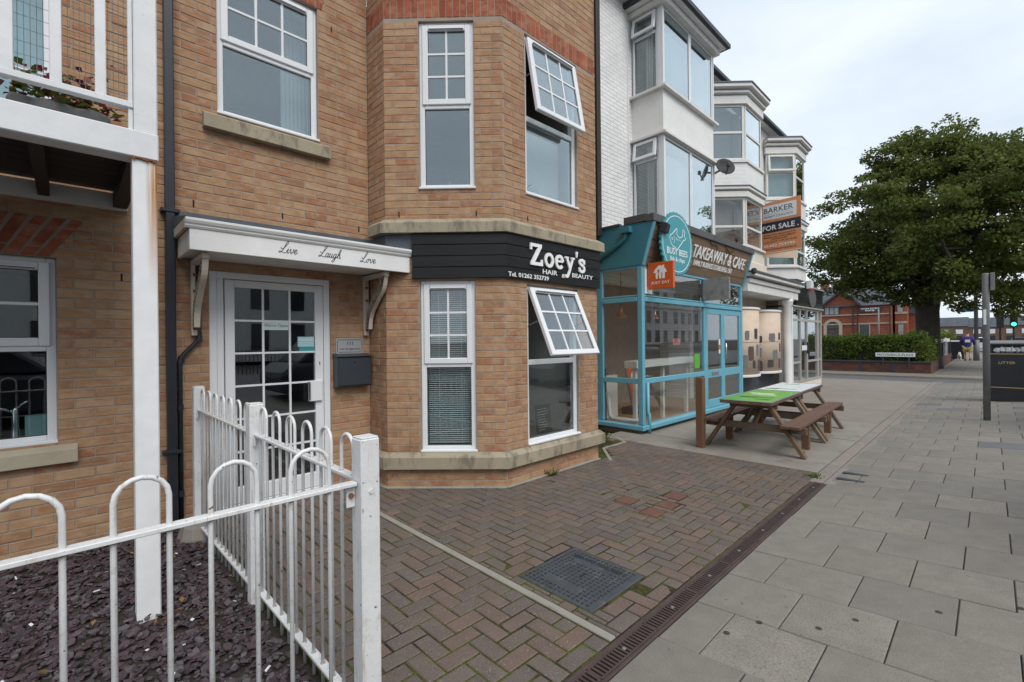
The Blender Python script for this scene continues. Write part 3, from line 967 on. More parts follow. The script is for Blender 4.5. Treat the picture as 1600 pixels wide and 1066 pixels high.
# slate bed behind the railings
bed = tag(MB().slab([(-3, 1.55), (0.87, 1.62), (0.78, 4.78), (-3, 4.78)], -0.12, -0.03).build('planting_bed', M['soil'], None), kind='structure')
chips = MB()
for k in range(10500):
    x, y = random.uniform(-1.3, 0.84), random.uniform(1.55, 4.74)
    if x > 0.80 - 0.028 * (y - 1.683): continue
    pr = project(x, y, 0)
    if pr is None or pr[0] < -200: continue
    r = random.choice((0.010, 0.014, 0.019, 0.024, 0.030)) * random.uniform(0.8, 1.3)
    n = random.choice((4, 5, 5, 6))
    th = random.uniform(0.004, 0.009)
    m4 = Matrix.Translation((x, y, -0.028 + random.uniform(0, 0.026))) @ Matrix.Rotation(random.gauss(0, 0.30), 4, 'X') @ Matrix.Rotation(random.gauss(0, 0.30), 4, 'Y') @ Matrix.Rotation(random.uniform(0, 6.28), 4, 'Z')
    el = random.uniform(0.5, 0.9)
    ring = [(r * random.uniform(0.75, 1.1) * math.cos(6.283 * i / n), el * r * random.uniform(0.75, 1.1) * math.sin(6.283 * i / n)) for i in range(n)]
    v = [(a, b, 0) for a, b in ring] + [(a * 0.93, b * 0.93, th) for a, b in ring]
    chips.add(xf(v, m4), [tuple(range(n, 2 * n))] + [(i, (i + 1) % n, n + (i + 1) % n, n + i) for i in range(n)])
tag(chips.build('slate_chippings', M['slatechip'], None, recalc=False), 'purple slate chippings covering the bed behind the white railings', 'slate', kind='stuff')
deb = MB()
for k in range(46):
    x, y = random.uniform(-0.3, 0.76), random.uniform(1.75, 4.6)
    m4 = Matrix.Translation((x, y, 0.012 + random.uniform(0, 0.01))) @ Matrix.Rotation(random.gauss(0, 0.4), 4, 'X') @ Matrix.Rotation(random.uniform(0, 6.28), 4, 'Z')
    a, b = random.uniform(0.006, 0.02), random.uniform(0.003, 0.008)
    deb.add(xf([(-a, -b, 0), (a, -b, 0.002), (a * 0.8, b, 0.004), (-a, b, 0)], m4), [(0, 1, 2, 3)])
dl = MB()
for k in range(26):
    x, y = (random.uniform(0.3, 0.78), random.uniform(2.6, 4.5)) if k % 3 else (random.uniform(-0.4, 0.7), random.uniform(1.8, 4.4))
    m4 = Matrix.Translation((x, y, 0.014 + random.uniform(0, 0.012))) @ Matrix.Rotation(random.gauss(0, 0.4), 4, 'X') @ Matrix.Rotation(random.uniform(0, 6.28), 4, 'Z')
    a = random.uniform(0.014, 0.030)
    dl.add(xf([(-a, 0, 0), (0, -a * 0.5, 0.006), (a, 0, 0.002), (0, a * 0.5, 0.007)], m4), [(0, 1, 2, 3)])
tag(dl.build('fallen_leaves', M['dry_leaf'], None, recalc=False), 'dry brown leaves lying on the slate chippings by the side railing', 'leaves', kind='stuff')
tag(deb.build('litter_scraps', M['litter'], None, recalc=False), 'scraps of pale litter and dry stalks among the slate chippings', 'litter', kind='stuff')

# ------------------------------------------------------------------ the brick building with the bay
WY, FY = 4.76, 3.51
bld = thing('brick_building', (2.4, 4.76, 0), 'buff brick building with stone-banded bay window and white front door', 'building')
FW = Fr((0, WY), (1, 0))                    # main wall: s = X
FRET = Fr((2.40, WY), (0, -1))              # short return of the bay
FC = Fr((2.40, 4.39), (1, -1))              # canted face
LC = 1.245
FF = Fr((2.40 + LC * 0.70711, 4.39 - LC * 0.70711), (1, 0))   # front face
FY = FF.o[1]
LF = 4.90 - FF.o[0]
FB = Fr((4.90, FY), (0, 1))                 # far return
FW2 = Fr((4.90, WY), (1, 0))                # wall beyond the bay
TOPZ = 6.15
WIN = {
    'kitchen': (FW, -1.20, -0.062, 0.812, 2.172),
    'balcony': (FW, -1.10, -0.02, 2.78, 4.90),
    'first': (FW, 0.972, 1.862, 3.585, 4.95),
    'door': (FW, 0.891, 1.963, 0.03, 2.177),
    'cg': (FC, 0.357, 0.935, 0.375, 2.166),
    'cu': (FC, 0.366, 0.944, 3.121, 4.883),
    'fg': (FF, 3.614 - FF.o[0], 4.512 - FF.o[0], 0.382, 2.140),
    'fu': (FF, 3.615 - FF.o[0], 4.520 - FF.o[0], 3.130, 4.895),
}
def opens(fr):
    return [w[1:] for w in WIN.values() if w[0] is fr]
faces = [(FW, -3.0, 2.40, opens(FW), 0.03), (FRET, 0, 0.37, [], 0.11), (FC, 0, LC, opens(FC), 0.0), (FF, 0, LF, opens(FF), 0.13), (FB, 0, WY - FY, [], 0), (FW2, 0, 1.72, [], 0.05)]
wallm = MB()
for fr, s0, s1, ops, ph in faces:
    if fr is FB: s0 = 0.03
    ss = sorted({s0, s1, *[v for o in ops for v in o[:2]]})
    zs = sorted({-0.1, TOPZ, *[v for o in ops for v in o[2:]]})
    for a, b in zip(ss, ss[1:]):
        for c, d in zip(zs, zs[1:]):
            mx, mz = (a + b) / 2, (c + d) / 2
            if any(o[0] < mx < o[1] and o[2] < mz < o[3] for o in ops): continue
            wallm.box(fr, a, b, -0.20, -0.004, c, d)
wallm.build('wall', M['mortar'], bld, recalc=True)

bricks = []      # (frame, s0, s1, z0, z1, red)
ARCH = (-1.36, 0.10, 2.172, 2.46)          # red flat arch over the kitchen window
def in_red(fr, mz):
    return fr in (FRET, FC, FF) and 4.912 < mz < 5.128
for fr, s0, s1, ops, ph in faces:
    k = 0
    z = 0.0
    while z < TOPZ - 0.07:
        za, zb = z + 0.005, z + 0.070
        segs = [(s0, s1, za, zb)]
        for o in ops:
            new = []
            for (a, b, c, d) in segs:
                if o[0] >= b or o[1] <= a or o[2] >= d or o[3] <= c:
                    new.append((a, b, c, d)); continue
                if o[0] > a: new.append((a, o[0] - 0.004, c, d))
                if o[1] < b: new.append((o[1] + 0.004, b, c, d))
                aa, bb = max(a, o[0]), min(b, o[1])
                if o[2] > c + 0.02: new.append((aa, bb, c, o[2] - 0.004))
                if o[3] < d - 0.02: new.append((aa, bb, o[3] + 0.004, d))
            segs = new
        off = ph + (0.1125 if k % 2 else 0)
        for (a, b, c, d) in segs:
            if fr is FW and a < ARCH[1] and ARCH[2] < (c + d) / 2 < ARCH[3]:
                lean = 0.10 + ((c + d) / 2 - 2.172) * 0.0
                if b < ARCH[1]: continue
                a = max(a, -0.092 + ((c + d) / 2 - 2.176) * 0.66)
            if in_red(fr, (c + d) / 2): continue
            i0 = math.floor((a - off) / 0.225)
            while off + i0 * 0.225 < b:
                x0, x1 = max(a, off + i0 * 0.225 + 0.005), min(b, off + i0 * 0.225 + 0.220)
                i0 += 1
                if x1 - x0 > 0.018:
                    bricks.append((fr, x0, x1, c, d, 0))
        z += 0.075
        k += 1
# soldier band round the bay
for fr, L in ((FRET, 0.37), (FC, LC), (FF, LF)):
    n = round(L / 0.075)
    w = L / n
    for i in range(n):
        bricks.append((fr, i * w + 0.004, (i + 1) * w - 0.004, 4.918, 5.122, 1))
def brick_geo(w, h):
    a, b, c = w / 2, h / 2, 0.0025
    v = [(-a, 0.03, -b), (a, 0.03, -b), (a, 0.03, b), (-a, 0.03, b), (-a, 0.0025, -b), (a, 0.0025, -b), (a, 0.0025, b), (-a, 0.0025, b),
         (-a + c, 0, -b + c), (a - c, 0, -b + c), (a - c, 0, b - c), (-a + c, 0, b - c)]
    f = []
    for k in (0, 4):
        for i in range(4):
            j = (i + 1) % 4
            f.append((k + i, k + j, k + 4 + j, k + 4 + i))
    f.append((8, 9, 10, 11))
    return v, f
rank = []
for q in bricks:
    fr, a, b, c, d, red = q
    p = fr.p((a + b) / 2, 0, (c + d) / 2)
    pr = project(*p)
    vis = pr and 4 < pr[0] < 1596 and 4 < pr[1] < 1060 and fr not in (FB, FW2)
    sc = (b - a) * (d - c) / pr[2] ** 2 if vis else 0
    if vis and p[0] < 0.42 and fr is FW and p[2] > 2.7: sc *= 0.2
    rank.append((-sc, q))
rank.sort(key=lambda r: r[0])
rest = {0: MB(), 1: MB()}
for k, (sc, q) in enumerate(rank):
    fr, a, b, c, d, red = q
    w, h = b - a, d - c
    ang = math.atan2(fr.d[1], fr.d[0])
    m4 = Matrix.Translation(fr.p((a + b) / 2, random.gauss(0, 0.0008), (c + d) / 2)) @ Matrix.Rotation(ang + random.gauss(0, 0.004), 4, 'Z') @ Matrix.Rotation(random.gauss(0, 0.006), 4, 'X') @ Matrix.Rotation(random.gauss(0, 0.003), 4, 'Y')
    if k < 300:
        kw = round(w, 2) if w < 0.2 else 0.215
        me = shared(('brick', kw, round(h, 3), red), lambda: raw_mesh('brick', *brick_geo(kw if w < 0.2 else w, h), M['redbrick' if red else 'brick']))
        place('brick', me, bld, m4)
    else:
        v, f = brick_geo(w, h)
        rest[red].add(xf(v, m4), f)
rest[0].build('brickwork', M['brick'], bld, recalc=False, kind='stuff')
rest[1].build('red_brick_band', M['redbrick'], bld, recalc=False, kind='stuff')
# leaning double course of red bricks over the kitchen window, and a red lintel sliver over the first-floor window
arch = []
for i in range(-2, 20):
    base = ARCH[1] - 0.265 - i * 0.080
    lean = 0.66 - i * 0.06
    for lo, hi in (((0.0, 0.215), (0.225, 0.29)) if i % 2 == 0 else ((0.0, 0.065), (0.075, 0.29))):
        x0 = base
        if i < 0: continue
        arch.append((x0, lo, hi, lean))
for x0, lo, hi, lean in arch:
    z0, z1 = 2.176 + lo, 2.176 + hi
    mb = MB().prism(FW, [(x0 + lo * lean, z0), (x0 + 0.066 + lo * lean, z0), (x0 + 0.066 + hi * lean, z1), (x0 + hi * lean, z1)], -0.02, 0.001)
    mb.build('arch_brick', M['redbrick'], bld)
for i in range(13):
    x0 = 0.93 + i * 0.076
    MB().prism(FW, [(x0, 4.956), (x0 + 0.066, 4.956), (x0 + 0.066 + (i - 6) * 0.004, 5.16), (x0 + (i - 6) * 0.004, 5.16)], -0.02, 0.0015).build('arch_brick', M['redbrick'], bld)

# weep slots
wp = MB()
for fr, s, z in ((FW, 0.78, 2.74), (FW, 1.50, 2.76), (FW, 2.28, 2.76), (FC, 0.14, 2.86), (FC, 0.95, 2.86), (FF, 0.35, 2.86), (FW, 2.0, 4.8), (FW, 0.30, 2.06)):
    wp.box(fr, s, s + 0.012, -0.01, 0.002, z - 0.03, z + 0.03)
wp.build('weep_vents', M['void'], bld, kind='stuff')

# stone bands and sills
def mitred(mb, t, z0, z1, top_in=0.0, sC0=-0.0):
    """a moulding of depth t running round return, cant and front faces of the bay"""
    k = math.tan(R(22.5)) * t
    pts_in, pts_out, pts_top = [], [], []
    fr_pts = [(FRET.p(0.12, 0, 0), FRET.p(0.12, t, 0)), (FC.p(0, 0, 0), FC.p(-k, t, 0)), (FF.p(0, 0, 0), FF.p(-k, t, 0)), (FF.p(LF, 0, 0), FF.p(LF + t, t, 0)), (FB.p(0.6, 0, 0), FB.p(0.6, t, 0))]
    V, F = [], []
    for (i_, o_) in fr_pts:
        q = top_in
        tp = (i_[0] + (o_[0] - i_[0]) * (1 - q), i_[1] + (o_[1] - i_[1]) * (1 - q))
        V += [(i_[0], i_[1], z0), (o_[0], o_[1], z0), (o_[0], o_[1], z1 - (0.045 if q else 0)), (tp[0], tp[1], z1) if q else (o_[0], o_[1], z1), (i_[0], i_[1], z1 + 0.0)]
    n = len(fr_pts)
    for a in range(n - 1):
        for j in range(4):
            F.append((a * 5 + j, a * 5 + j + 1, (a + 1) * 5 + j + 1, (a + 1) * 5 + j))
        F.append((a * 5 + 4, a * 5, (a + 1) * 5, (a + 1) * 5 + 4))
    F.append((4, 3, 2, 1, 0)); F.append(tuple((n - 1) * 5 + j for j in range(5)))
    return mb.add(V, F)
mitred(MB(), 0.065, 0.205, 0.372, 0.75).build('stone_sill_band', M['stone'], bld, bev=0.004)
mitred(MB(), 0.075, 2.652, 2.805, 0.8).build('stone_band', M['stone'], bld, bev=0.004)
js = MB()
for s in (0.80,):
    js.box(FF, s, s + 0.006, 0.03, 0.0665, 0.21, 0.33).box(FF, s + 0.1, s + 0.106, 0.03, 0.0765, 2.66, 2.76)
js.build('stone_joints', M['grout'], bld)
MB().prism(Tilt((0.855, WY, 0), (0, -1, 0), (1, 0, 0), (0, 0, 1)), [(-0.05, 3.415), (0.07, 3.415), (0.07, 3.535), (-0.02, 3.580), (-0.05, 3.580)], 0, 1.11).build('window_sill', M['stone'], bld, bev=0.004)
MB().prism(Tilt((-1.35, WY, 0), (0, -1, 0), (1, 0, 0), (0, 0, 1)), [(-0.05, 0.665), (0.055, 0.665), (0.055, 0.765), (-0.02, 0.806), (-0.05, 0.806)], 0, 1.395).build('window_sill', M['stone2'], bld, bev=0.004)

# ------------------------------------------------------------------ windows
def window(parent, fr, s0, s1, z0, z1, zt=None, grid=(2, 3), grid_low=None, ang=0, rec=0.045, fw=0.055, mat='upvc', glass='glass', sub=True, sash=True, vent=True, low_sill=True, name='window'):
    m = M[mat]; g = M[glass]
    t1, t0 = -rec, -rec - 0.07
    fm = MB()
    fm.box(fr, s0, s0 + fw, t0, t1, z0, z1).box(fr, s1 - fw, s1, t0, t1, z0, z1)
    fm.box(fr, s0 + fw, s1 - fw, t0, t1, z1 - fw, z1).box(fr, s0 + fw, s1 - fw, t0, t1, z0, z0 + fw)
    if zt: fm.box(fr, s0 + fw, s1 - fw, t0, t1, zt - 0.03, zt + 0.03)
    if low_sill: fm.box(fr, s0 - 0.005, s1 + 0.012, t1 + 0.0005, t1 + 0.055, z0 - 0.004, z0 + 0.022)
    win = fm.build(name, m, parent, bev=0.006)
    def glazed(f, a, b, c, d, gr, tg):
        box('pane', g, win, f, a - 0.008, b + 0.008, tg - 0.003, tg + 0.003, c - 0.008, d + 0.008)
        gk = MB()
        for (q, r_, e, h) in ((a, a + 0.005, c, d), (b - 0.005, b, c, d), (a, b, c, c + 0.005), (a, b, d - 0.005, d)):
            gk.box(f, q, r_, tg + 0.0034, tg + 0.006, e, h)
        gk.build('seal', M['gasket'], win)
        if gr:
            nc, nr = gr
            for i in range(1, nc):
                s = a + (b - a) * i / nc
                box('glazing_bar', m, win, f, s - 0.010, s + 0.010, tg - 0.008, tg + 0.010, c, d)
            for i in range(1, nr):
                z = c + (d - c) * i / nr
                box('glazing_bar', m, win, f, a, b, tg - 0.0075, tg + 0.0095, z - 0.010, z + 0.010)
    zu0 = zt + 0.03 if zt else z0 + fw
    if sash:
        f = Hinge(fr, z1 - fw + 0.02, t1 + 0.02, ang) if ang else fr
        a, b, c, d = s0 + fw - 0.022, s1 - fw + 0.022, zu0 - 0.022, z1 - fw + 0.022
        w = 0.062
        sm = MB()
        sm.box(f, a, a + w, t1 - 0.03 + (0.031 if ang else 0), t1 + 0.018 + (0.031 if ang else 0), c, d).box(f, b - w, b, t1 - 0.03 + (0.031 if ang else 0), t1 + 0.018 + (0.031 if ang else 0), c, d)
        sm.box(f, a + w, b - w, t1 - 0.03 + (0.031 if ang else 0), t1 + 0.018 + (0.031 if ang else 0), c, c + w).box(f, a + w, b - w, t1 - 0.03 + (0.031 if ang else 0), t1 + 0.018 + (0.031 if ang else 0), d - w, d)
        sm.build('sash', m, win, bev=0.007)
        tg = t1 - 0.006 + (0.031 if ang else 0)
        glazed(f, a + w, b - w, c + w, d - w, grid, tg)
        if vent:
            vb = tg + 0.024
            box('trickle_vent', m, win, f, a + w + 0.01, b - w - 0.01, vb, vb + 0.014, d - w + 0.008, d - w + 0.028, bev=0.003)
            box('vent_slot', M['gasket'], win, f, a + w + 0.015, b - w - 0.015, vb + 0.0145, vb + 0.0155, d - w + 0.008, d - w + 0.014)
        if ang:
            for s in (a + 0.012, b - 0.012):
                p0 = fr.p(s, t1 - 0.01, z1 - 0.45)
                p1 = f.p(s, t1 + 0.0, c + (d - c) * 0.52)
                MB().tube([p0, p1], 0.006, 6).build('stay', M['galv'], win)
    elif zt or True:
        glazed(fr, s0 + fw, s1 - fw, zu0, z1 - fw, grid, t1 - 0.02)
    if zt:
        glazed(fr, s0 + fw, s1 - fw, z0 + fw, zt - 0.03, grid_low, t1 - 0.025)
    return win
W = WIN
window(bld, *W['kitchen'], zt=1.515, grid=(1, 2), rec=0.06)
window(bld, *W['first'], zt=4.262, grid=(3, 2), rec=0.04, glass='glass_up')
window(bld, *W['cg'], zt=1.285, grid=(2, 3), rec=0.035)
window(bld, *W['cu'], zt=4.005, grid=(2, 3), rec=0.035, glass='glass_up')
window(bld, *W['fg'], zt=1.285, grid=(3, 3), rec=0.035, ang=R(24))
window(bld, *W['fu'], zt=3.99, grid=(3, 3), rec=0.035, ang=R(10), glass='glass_up')
window(bld, *W['balcony'], zt=None, grid=(2, 3), rec=0.04, glass='glass_up', vent=False)

MB().box(FW, -1.05, -0.07, -0.16, -0.15, 2.85, 4.85).build('roller_blind', M['blind_blue'], bld)
MB().box(FF, W['fu'][1] + 0.02, W['fu'][2] - 0.02, -0.30, -0.29, 3.12, 4.0).build('curtain_backing', M['curtain'], bld)
# front door
dfr = MB()
s0, s1, z0, z1 = W['door'][1:]
for q in ((s0, s0 + 0.062, z0, z1), (s1 - 0.062, s1, z0, z1), (s0 + 0.062, s1 - 0.062, z1 - 0.062, z1), (s0 + 0.062, s1 - 0.062, z0, z0 + 0.03)):
    dfr.box(FW, q[0], q[1], -0.09, -0.015, q[2], q[3])
dfr.box(FW, s0 + 0.062, s0 + 0.118, -0.085, -0.028, z0 + 0.03, z1 - 0.062)
dfr.build('door_frame', M['upvc'], bld, bev=0.005)
la, lb, lc, ld = s0 + 0.125, s1 - 0.066, z0 + 0.034, z1 - 0.068
ga, gb, gc, gd = 1.094, 1.815, 0.21, 2.043
leaf = MB()
for q in ((la, ga, lc, ld), (gb, lb, lc, ld), (ga, gb, lc, gc), (ga, gb, gd, ld)):
    leaf.box(FW, q[0], q[1], -0.075, -0.022, q[2], q[3])
door = leaf.build('door', M['upvc'], bld, bev=0.004)
box('pane', M['glass'], door, FW, ga - 0.005, gb + 0.005, -0.05, -0.044, gc - 0.005, gd + 0.005)
for i in (1, 2):
    s = ga + (gb - ga) * i / 3
    box('glazing_bar', M['upvc'], door, FW, s - 0.009, s + 0.009, -0.055, -0.036, gc, gd)
for i in range(1, 6):
    z = gd - 0.303 * i
    box('glazing_bar', M['upvc'], door, FW, ga, gb, -0.0545, -0.0365, z - 0.009, z + 0.009)
box('handle', M['upvc'], door, FW, 1.745, 1.875, -0.021, 0.005, 0.935, 1.145, bev=0.006)
box('grip', M['chrome'], door, FW, 1.725, 1.750, -0.030, 0.030, 0.945, 1.135, bev=0.006)
box('keyhole', M['ink'], door, FW, 1.853, 1.861, -0.0215, -0.0195, 1.30, 1.335)
FWg = FW
sg = box('door_notice', simple('pale_green_notice', (0.55, 0.68, 0.66), 0.5, 0.05), door, FW, 1.335, 1.562, -0.0435, -0.040, 1.655, 1.735)
t_ = MB(); text(t_, FW, "We're Open", 1.345, 1.555, 1.675, 1.715, -0.0398, -0.0392); letters(t_, 'notice_letter', M['ink'], sg)
sg = box('door_notice', M['blind_blue'], door, FW, 1.650, 1.808, -0.0435, -0.040, 1.49, 1.59)
t_ = MB(); text(t_, FW, 'OLAPLEX', 1.665, 1.795, 1.55, 1.572, -0.0398, -0.0392); t_.build('notice_lettering', M['white_print'], sg)
box('door_notice', M['teal_sign'], door, FW, 1.665, 1.808, -0.0435, -0.0405, 1.425, 1.488)

# interior: rooms behind the windows
room = MB()
room.box(ID, -3.0, 6.6, 8.4, 8.5, 0, TOPZ)
room.box(ID, -3.1, -3.0, 4.96, 8.5, 0, TOPZ).box(ID, 6.55, 6.6, 4.96, 8.4, 0, TOPZ)
room.box(ID, -3.0, 6.5, 4.97, 8.4, 2.42, 2.60)
room.slab([(2.61, 4.96), (2.61, 4.55), (3.40, 3.72), (4.69, 3.72), (4.69, 4.96)], 2.42, 2.60)
room.box(ID, -3.0, 6.5, 4.97, 8.4, 5.30, 5.40)
room.slab([(2.61, 4.96), (2.61, 4.55), (3.40, 3.72), (4.69, 3.72), (4.69, 4.96)], 5.30, 5.40)
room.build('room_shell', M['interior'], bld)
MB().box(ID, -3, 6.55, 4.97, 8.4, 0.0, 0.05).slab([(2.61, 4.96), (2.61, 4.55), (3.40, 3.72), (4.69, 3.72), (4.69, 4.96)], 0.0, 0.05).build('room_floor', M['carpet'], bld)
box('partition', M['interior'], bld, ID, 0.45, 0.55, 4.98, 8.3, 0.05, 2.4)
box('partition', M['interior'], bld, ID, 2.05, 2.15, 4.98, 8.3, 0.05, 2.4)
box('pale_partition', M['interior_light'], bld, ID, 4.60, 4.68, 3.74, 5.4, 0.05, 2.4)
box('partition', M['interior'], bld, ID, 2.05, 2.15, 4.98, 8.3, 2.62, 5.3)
# the wall above the frame, and its roof
M['upper_brick'] = course_mat('buff_brick_above', (0.33, 0.20, 0.12), (0.36, 0.295, 0.245), 'XY', var=0.15)
up = MB()
for fr, s0, s1, ops, ph in faces:
    up.box(fr, s0, s1, -0.20, 0.0, TOPZ, 8.6)
up.build('upper_wall', M['upper_brick'], bld)
TOPZ = 8.6
MB().add([(-3.2, 4.4, TOPZ), (6.62, 4.4, TOPZ), (6.62, 8.8, TOPZ), (-3.2, 8.8, TOPZ), (-3.2, 6.6, TOPZ + 1.5), (6.62, 6.6, TOPZ + 1.5)], [(0, 1, 2, 3), (0, 1, 5, 4), (2, 3, 4, 5), (0, 4, 3), (1, 2, 5)]).build('roof', M['slate_roof'], bld)
MB().slab([(2.3, 4.5), (3.22, 3.40), (4.98, 3.40), (4.98, 4.5)], TOPZ, TOPZ + 0.12).build('bay_roof', M['lead'], bld)

# canopy over the door
CX0, CX1, CYF = 0.665, 2.572, 4.20
def cano(mb, poly, x0, x1):      # poly in (distance out from the wall, z)
    return mb.prism(Tilt((x0, WY, 0), (0, -1, 0), (1, 0, 0), (0, 0, 1)), poly, 0, x1 - x0)
dpt = WY - CYF
can = cano(MB(), [(dpt - 0.03, 2.247), (dpt, 2.247), (dpt, 2.408), (dpt - 0.03, 2.408)], CX0, CX1)
can.box(ID, CX0, CX0 + 0.03, CYF + 0.031, WY - 0.002, 2.247, 2.408)
can.box(ID, CX0 + 0.031, 2.385, CYF + 0.031, WY - 0.003, 2.262, 2.275)
canopy = can.build('canopy', M['white_wood'], bld, bev=0.003)
cano(MB(), [(dpt - 0.02, 2.4085), (dpt + 0.006, 2.4085), (dpt + 0.018, 2.425), (dpt + 0.018, 2.437), (dpt + 0.030, 2.445), (dpt + 0.040, 2.465), (dpt + 0.040, 2.482), (dpt - 0.02, 2.482)], CX0 - 0.03, CX1 + 0.012).build('crown_moulding', M['white_wood'], canopy, bev=0.002)
MB().box(ID, CX0 - 0.030, CX0 - 0.002, CYF + 0.021, WY - 0.004, 2.409, 2.482).build('crown_moulding', M['cream_wood'], canopy, bev=0.003)
cano(MB(), [(dpt + 0.03, 2.4825), (dpt + 0.03, 2.490), (0.012, 2.600), (0.012, 2.655), (0.003, 2.655), (0.003, 2.4825)], CX0 - 0.03, 2.398).build('lead_roof', M['lead'], canopy)
MB().slab([(2.399, 4.39), (2.399, 4.175), (2.57, 4.175), (2.60, 4.19)], 2.483, 2.50).build('lead_roof', M['lead'], canopy)
MB().box(FC, 0.005, 0.280, 0.001, 0.006, 2.49, 2.648).box(FRET, 0.01, 0.365, 0.001, 0.006, 2.49, 2.648).build('lead_flashing', M['lead'], canopy)
for bx in (0.755, 2.318):
    wdt = 0.052
    FBk = Tilt((bx, WY, 0), (0, -1, 0), (1, 0, 0), (0, 0, 1))
    br = MB().prism(FBk, [(0.002, 1.60), (0.045, 1.60), (0.045, 2.246), (0.002, 2.246)], 0, wdt).build('bracket', M['cream_wood'], canopy, bev=0.003)
    MB().prism(FBk, [(0.046, 2.20), (0.50, 2.20), (0.50, 2.2445), (0.046, 2.2445)], 0.002, wdt - 0.002).build('bracket_arm', M['cream_wood'], canopy, bev=0.003)
    cvp = catmull([(0.085, 1.675), (0.11, 1.80), (0.18, 1.90), (0.31, 2.02), (0.40, 2.10), (0.445, 2.22)], 4)
    rb = MB(); ribbon(rb, FBk, cvp, 0.085, 0.004, wdt - 0.004); rb.build('bracket_brace', M['cream_wood'], canopy)
    sm = MB()
    for z in (2.12, 1.98, 1.66):
        sm.prism(FBk, [(0.0455, z - 0.012), (0.052, z - 0.012), (0.052, z + 0.012), (0.0455, z + 0.012)], 0.014, 0.038)
    sm.build('bracket_bolts', M['rust'], canopy)
# lettering on the canopy
CUR = {
    'L': [[(-.05, .62), (.06, .42), (.22, .48), (.42, .80), (.58, 1.15), (.55, 1.32), (.42, 1.22), (.34, .85), (.24, .40), (.10, .08), (-.08, .0), (-.12, .10), (.0, .17), (.25, .06), (.50, .0), (.66, .12)]],
    'i': [[(0, .15), (.15, .5), (.12, .12), (.2, 0), (.35, .2)], [(.19, .68), (.21, .72)]],
    'v': [[(0, .3), (.08, .5), (.15, .1), (.22, 0), (.38, .3), (.36, .5), (.47, .42)]],
    'e': [[(0, .15), (.2, .25), (.28, .42), (.18, .5), (.08, .3), (.12, .05), (.25, 0), (.42, .2)]],
    'a': [[(.3, .42), (.18, .5), (.05, .3), (.05, .08), (.15, 0), (.28, .2), (.33, .48), (.3, .1), (.36, 0), (.5, .2)]],
    'u': [[(0, .3), (.08, .5), (.05, .12), (.14, 0), (.28, .2), (.33, .5), (.3, .1), (.38, 0), (.5, .2)]],
    'g': [[(.3, .42), (.18, .5), (.05, .3), (.05, .08), (.15, 0), (.28, .2), (.33, .48), (.27, -.2), (.12, -.5), (0, -.4), (.1, -.2), (.5, .2)]],
    'h': [[(0, .15), (.2, .5), (.3, .95), (.22, 1.1), (.12, .7), (.05, 0), (.1, .3), (.25, .5), (.3, .4), (.27, .08), (.35, 0), (.48, .2)]],
    'o': [[(.25, .5), (.08, .35), (.05, .1), (.16, 0), (.3, .2), (.28, .45), (.2, .48), (.35, .4), (.5, .42)]],
}
ADV = {'L': .62, 'i': .32, 'v': .44, 'e': .38, 'a': .46, 'u': .46, 'g': .46, 'h': .46, 'o': .44}
FCN = Fr((0, CYF), (1, 0))
def script_word(word, s_left, z_base, h):
    mb = MB(); x = 0; k = 0
    for ch in word:
        for st in CUR[ch]:
            pts = [(s_left + (x + a + 0.28 * b) * h, z_base + b * h) for a, b in catmull(st, 4)]
            ribbon(mb, FCN, pts, 0.0052, 0.0005, 0.0015 + k * 0.0002); k += 1
        x += ADV[ch]
    return mb
for wd, s, z in (('Live', 1.305, 2.302), ('Laugh', 1.640, 2.308), ('Love', 2.035, 2.302)):
    script_word(wd, s, z, 0.078).build('script_lettering', M['ink'], canopy)

# black timber sign round the bay
sign = thing('shop_sign', (FF.o[0], FY, 2.18), 'black boarded fascia sign with raised white lettering above the bay windows', 'sign')
kk = math.tan(R(22.5)) * 0.045
for i in range(4):
    z0, z1 = 2.185 + i * 0.1165, 2.185 + (i + 1) * 0.1165 - 0.005
    tb = 0.045 + (0.002 if i % 2 else 0)
    kk = math.tan(R(22.5)) * tb
    V = []
    for p, q in ((FC.p(0.285, 0.003, 0), FC.p(0.285, tb, 0)), (FF.p(0, 0.003, 0), FF.p(-kk, tb, 0)), (FF.p(LF + 0.012, 0.003, 0), FF.p(LF + 0.012, tb, 0))):
        V += [(p[0], p[1], z0), (q[0], q[1], z0), (q[0], q[1], z1), (p[0], p[1], z1)]
    F = [(0, 1, 2, 3), (8, 9, 10, 11)] + [(a * 4 + j, a * 4 + (j + 1) % 4, a * 4 + 4 + (j + 1) % 4, a * 4 + 4 + j) for a in (0, 1) for j in range(4)]
    MB().add(V, F).build('board', M['black_board'], sign, bev=0.003)
def arcp(cx, cy, rx, ry, a0, a1, n=18):
    return [(cx + rx * math.cos(R(a0 + (a1 - a0) * i / n)), cy + ry * math.sin(R(a0 + (a1 - a0) * i / n))) for i in range(n + 1)]
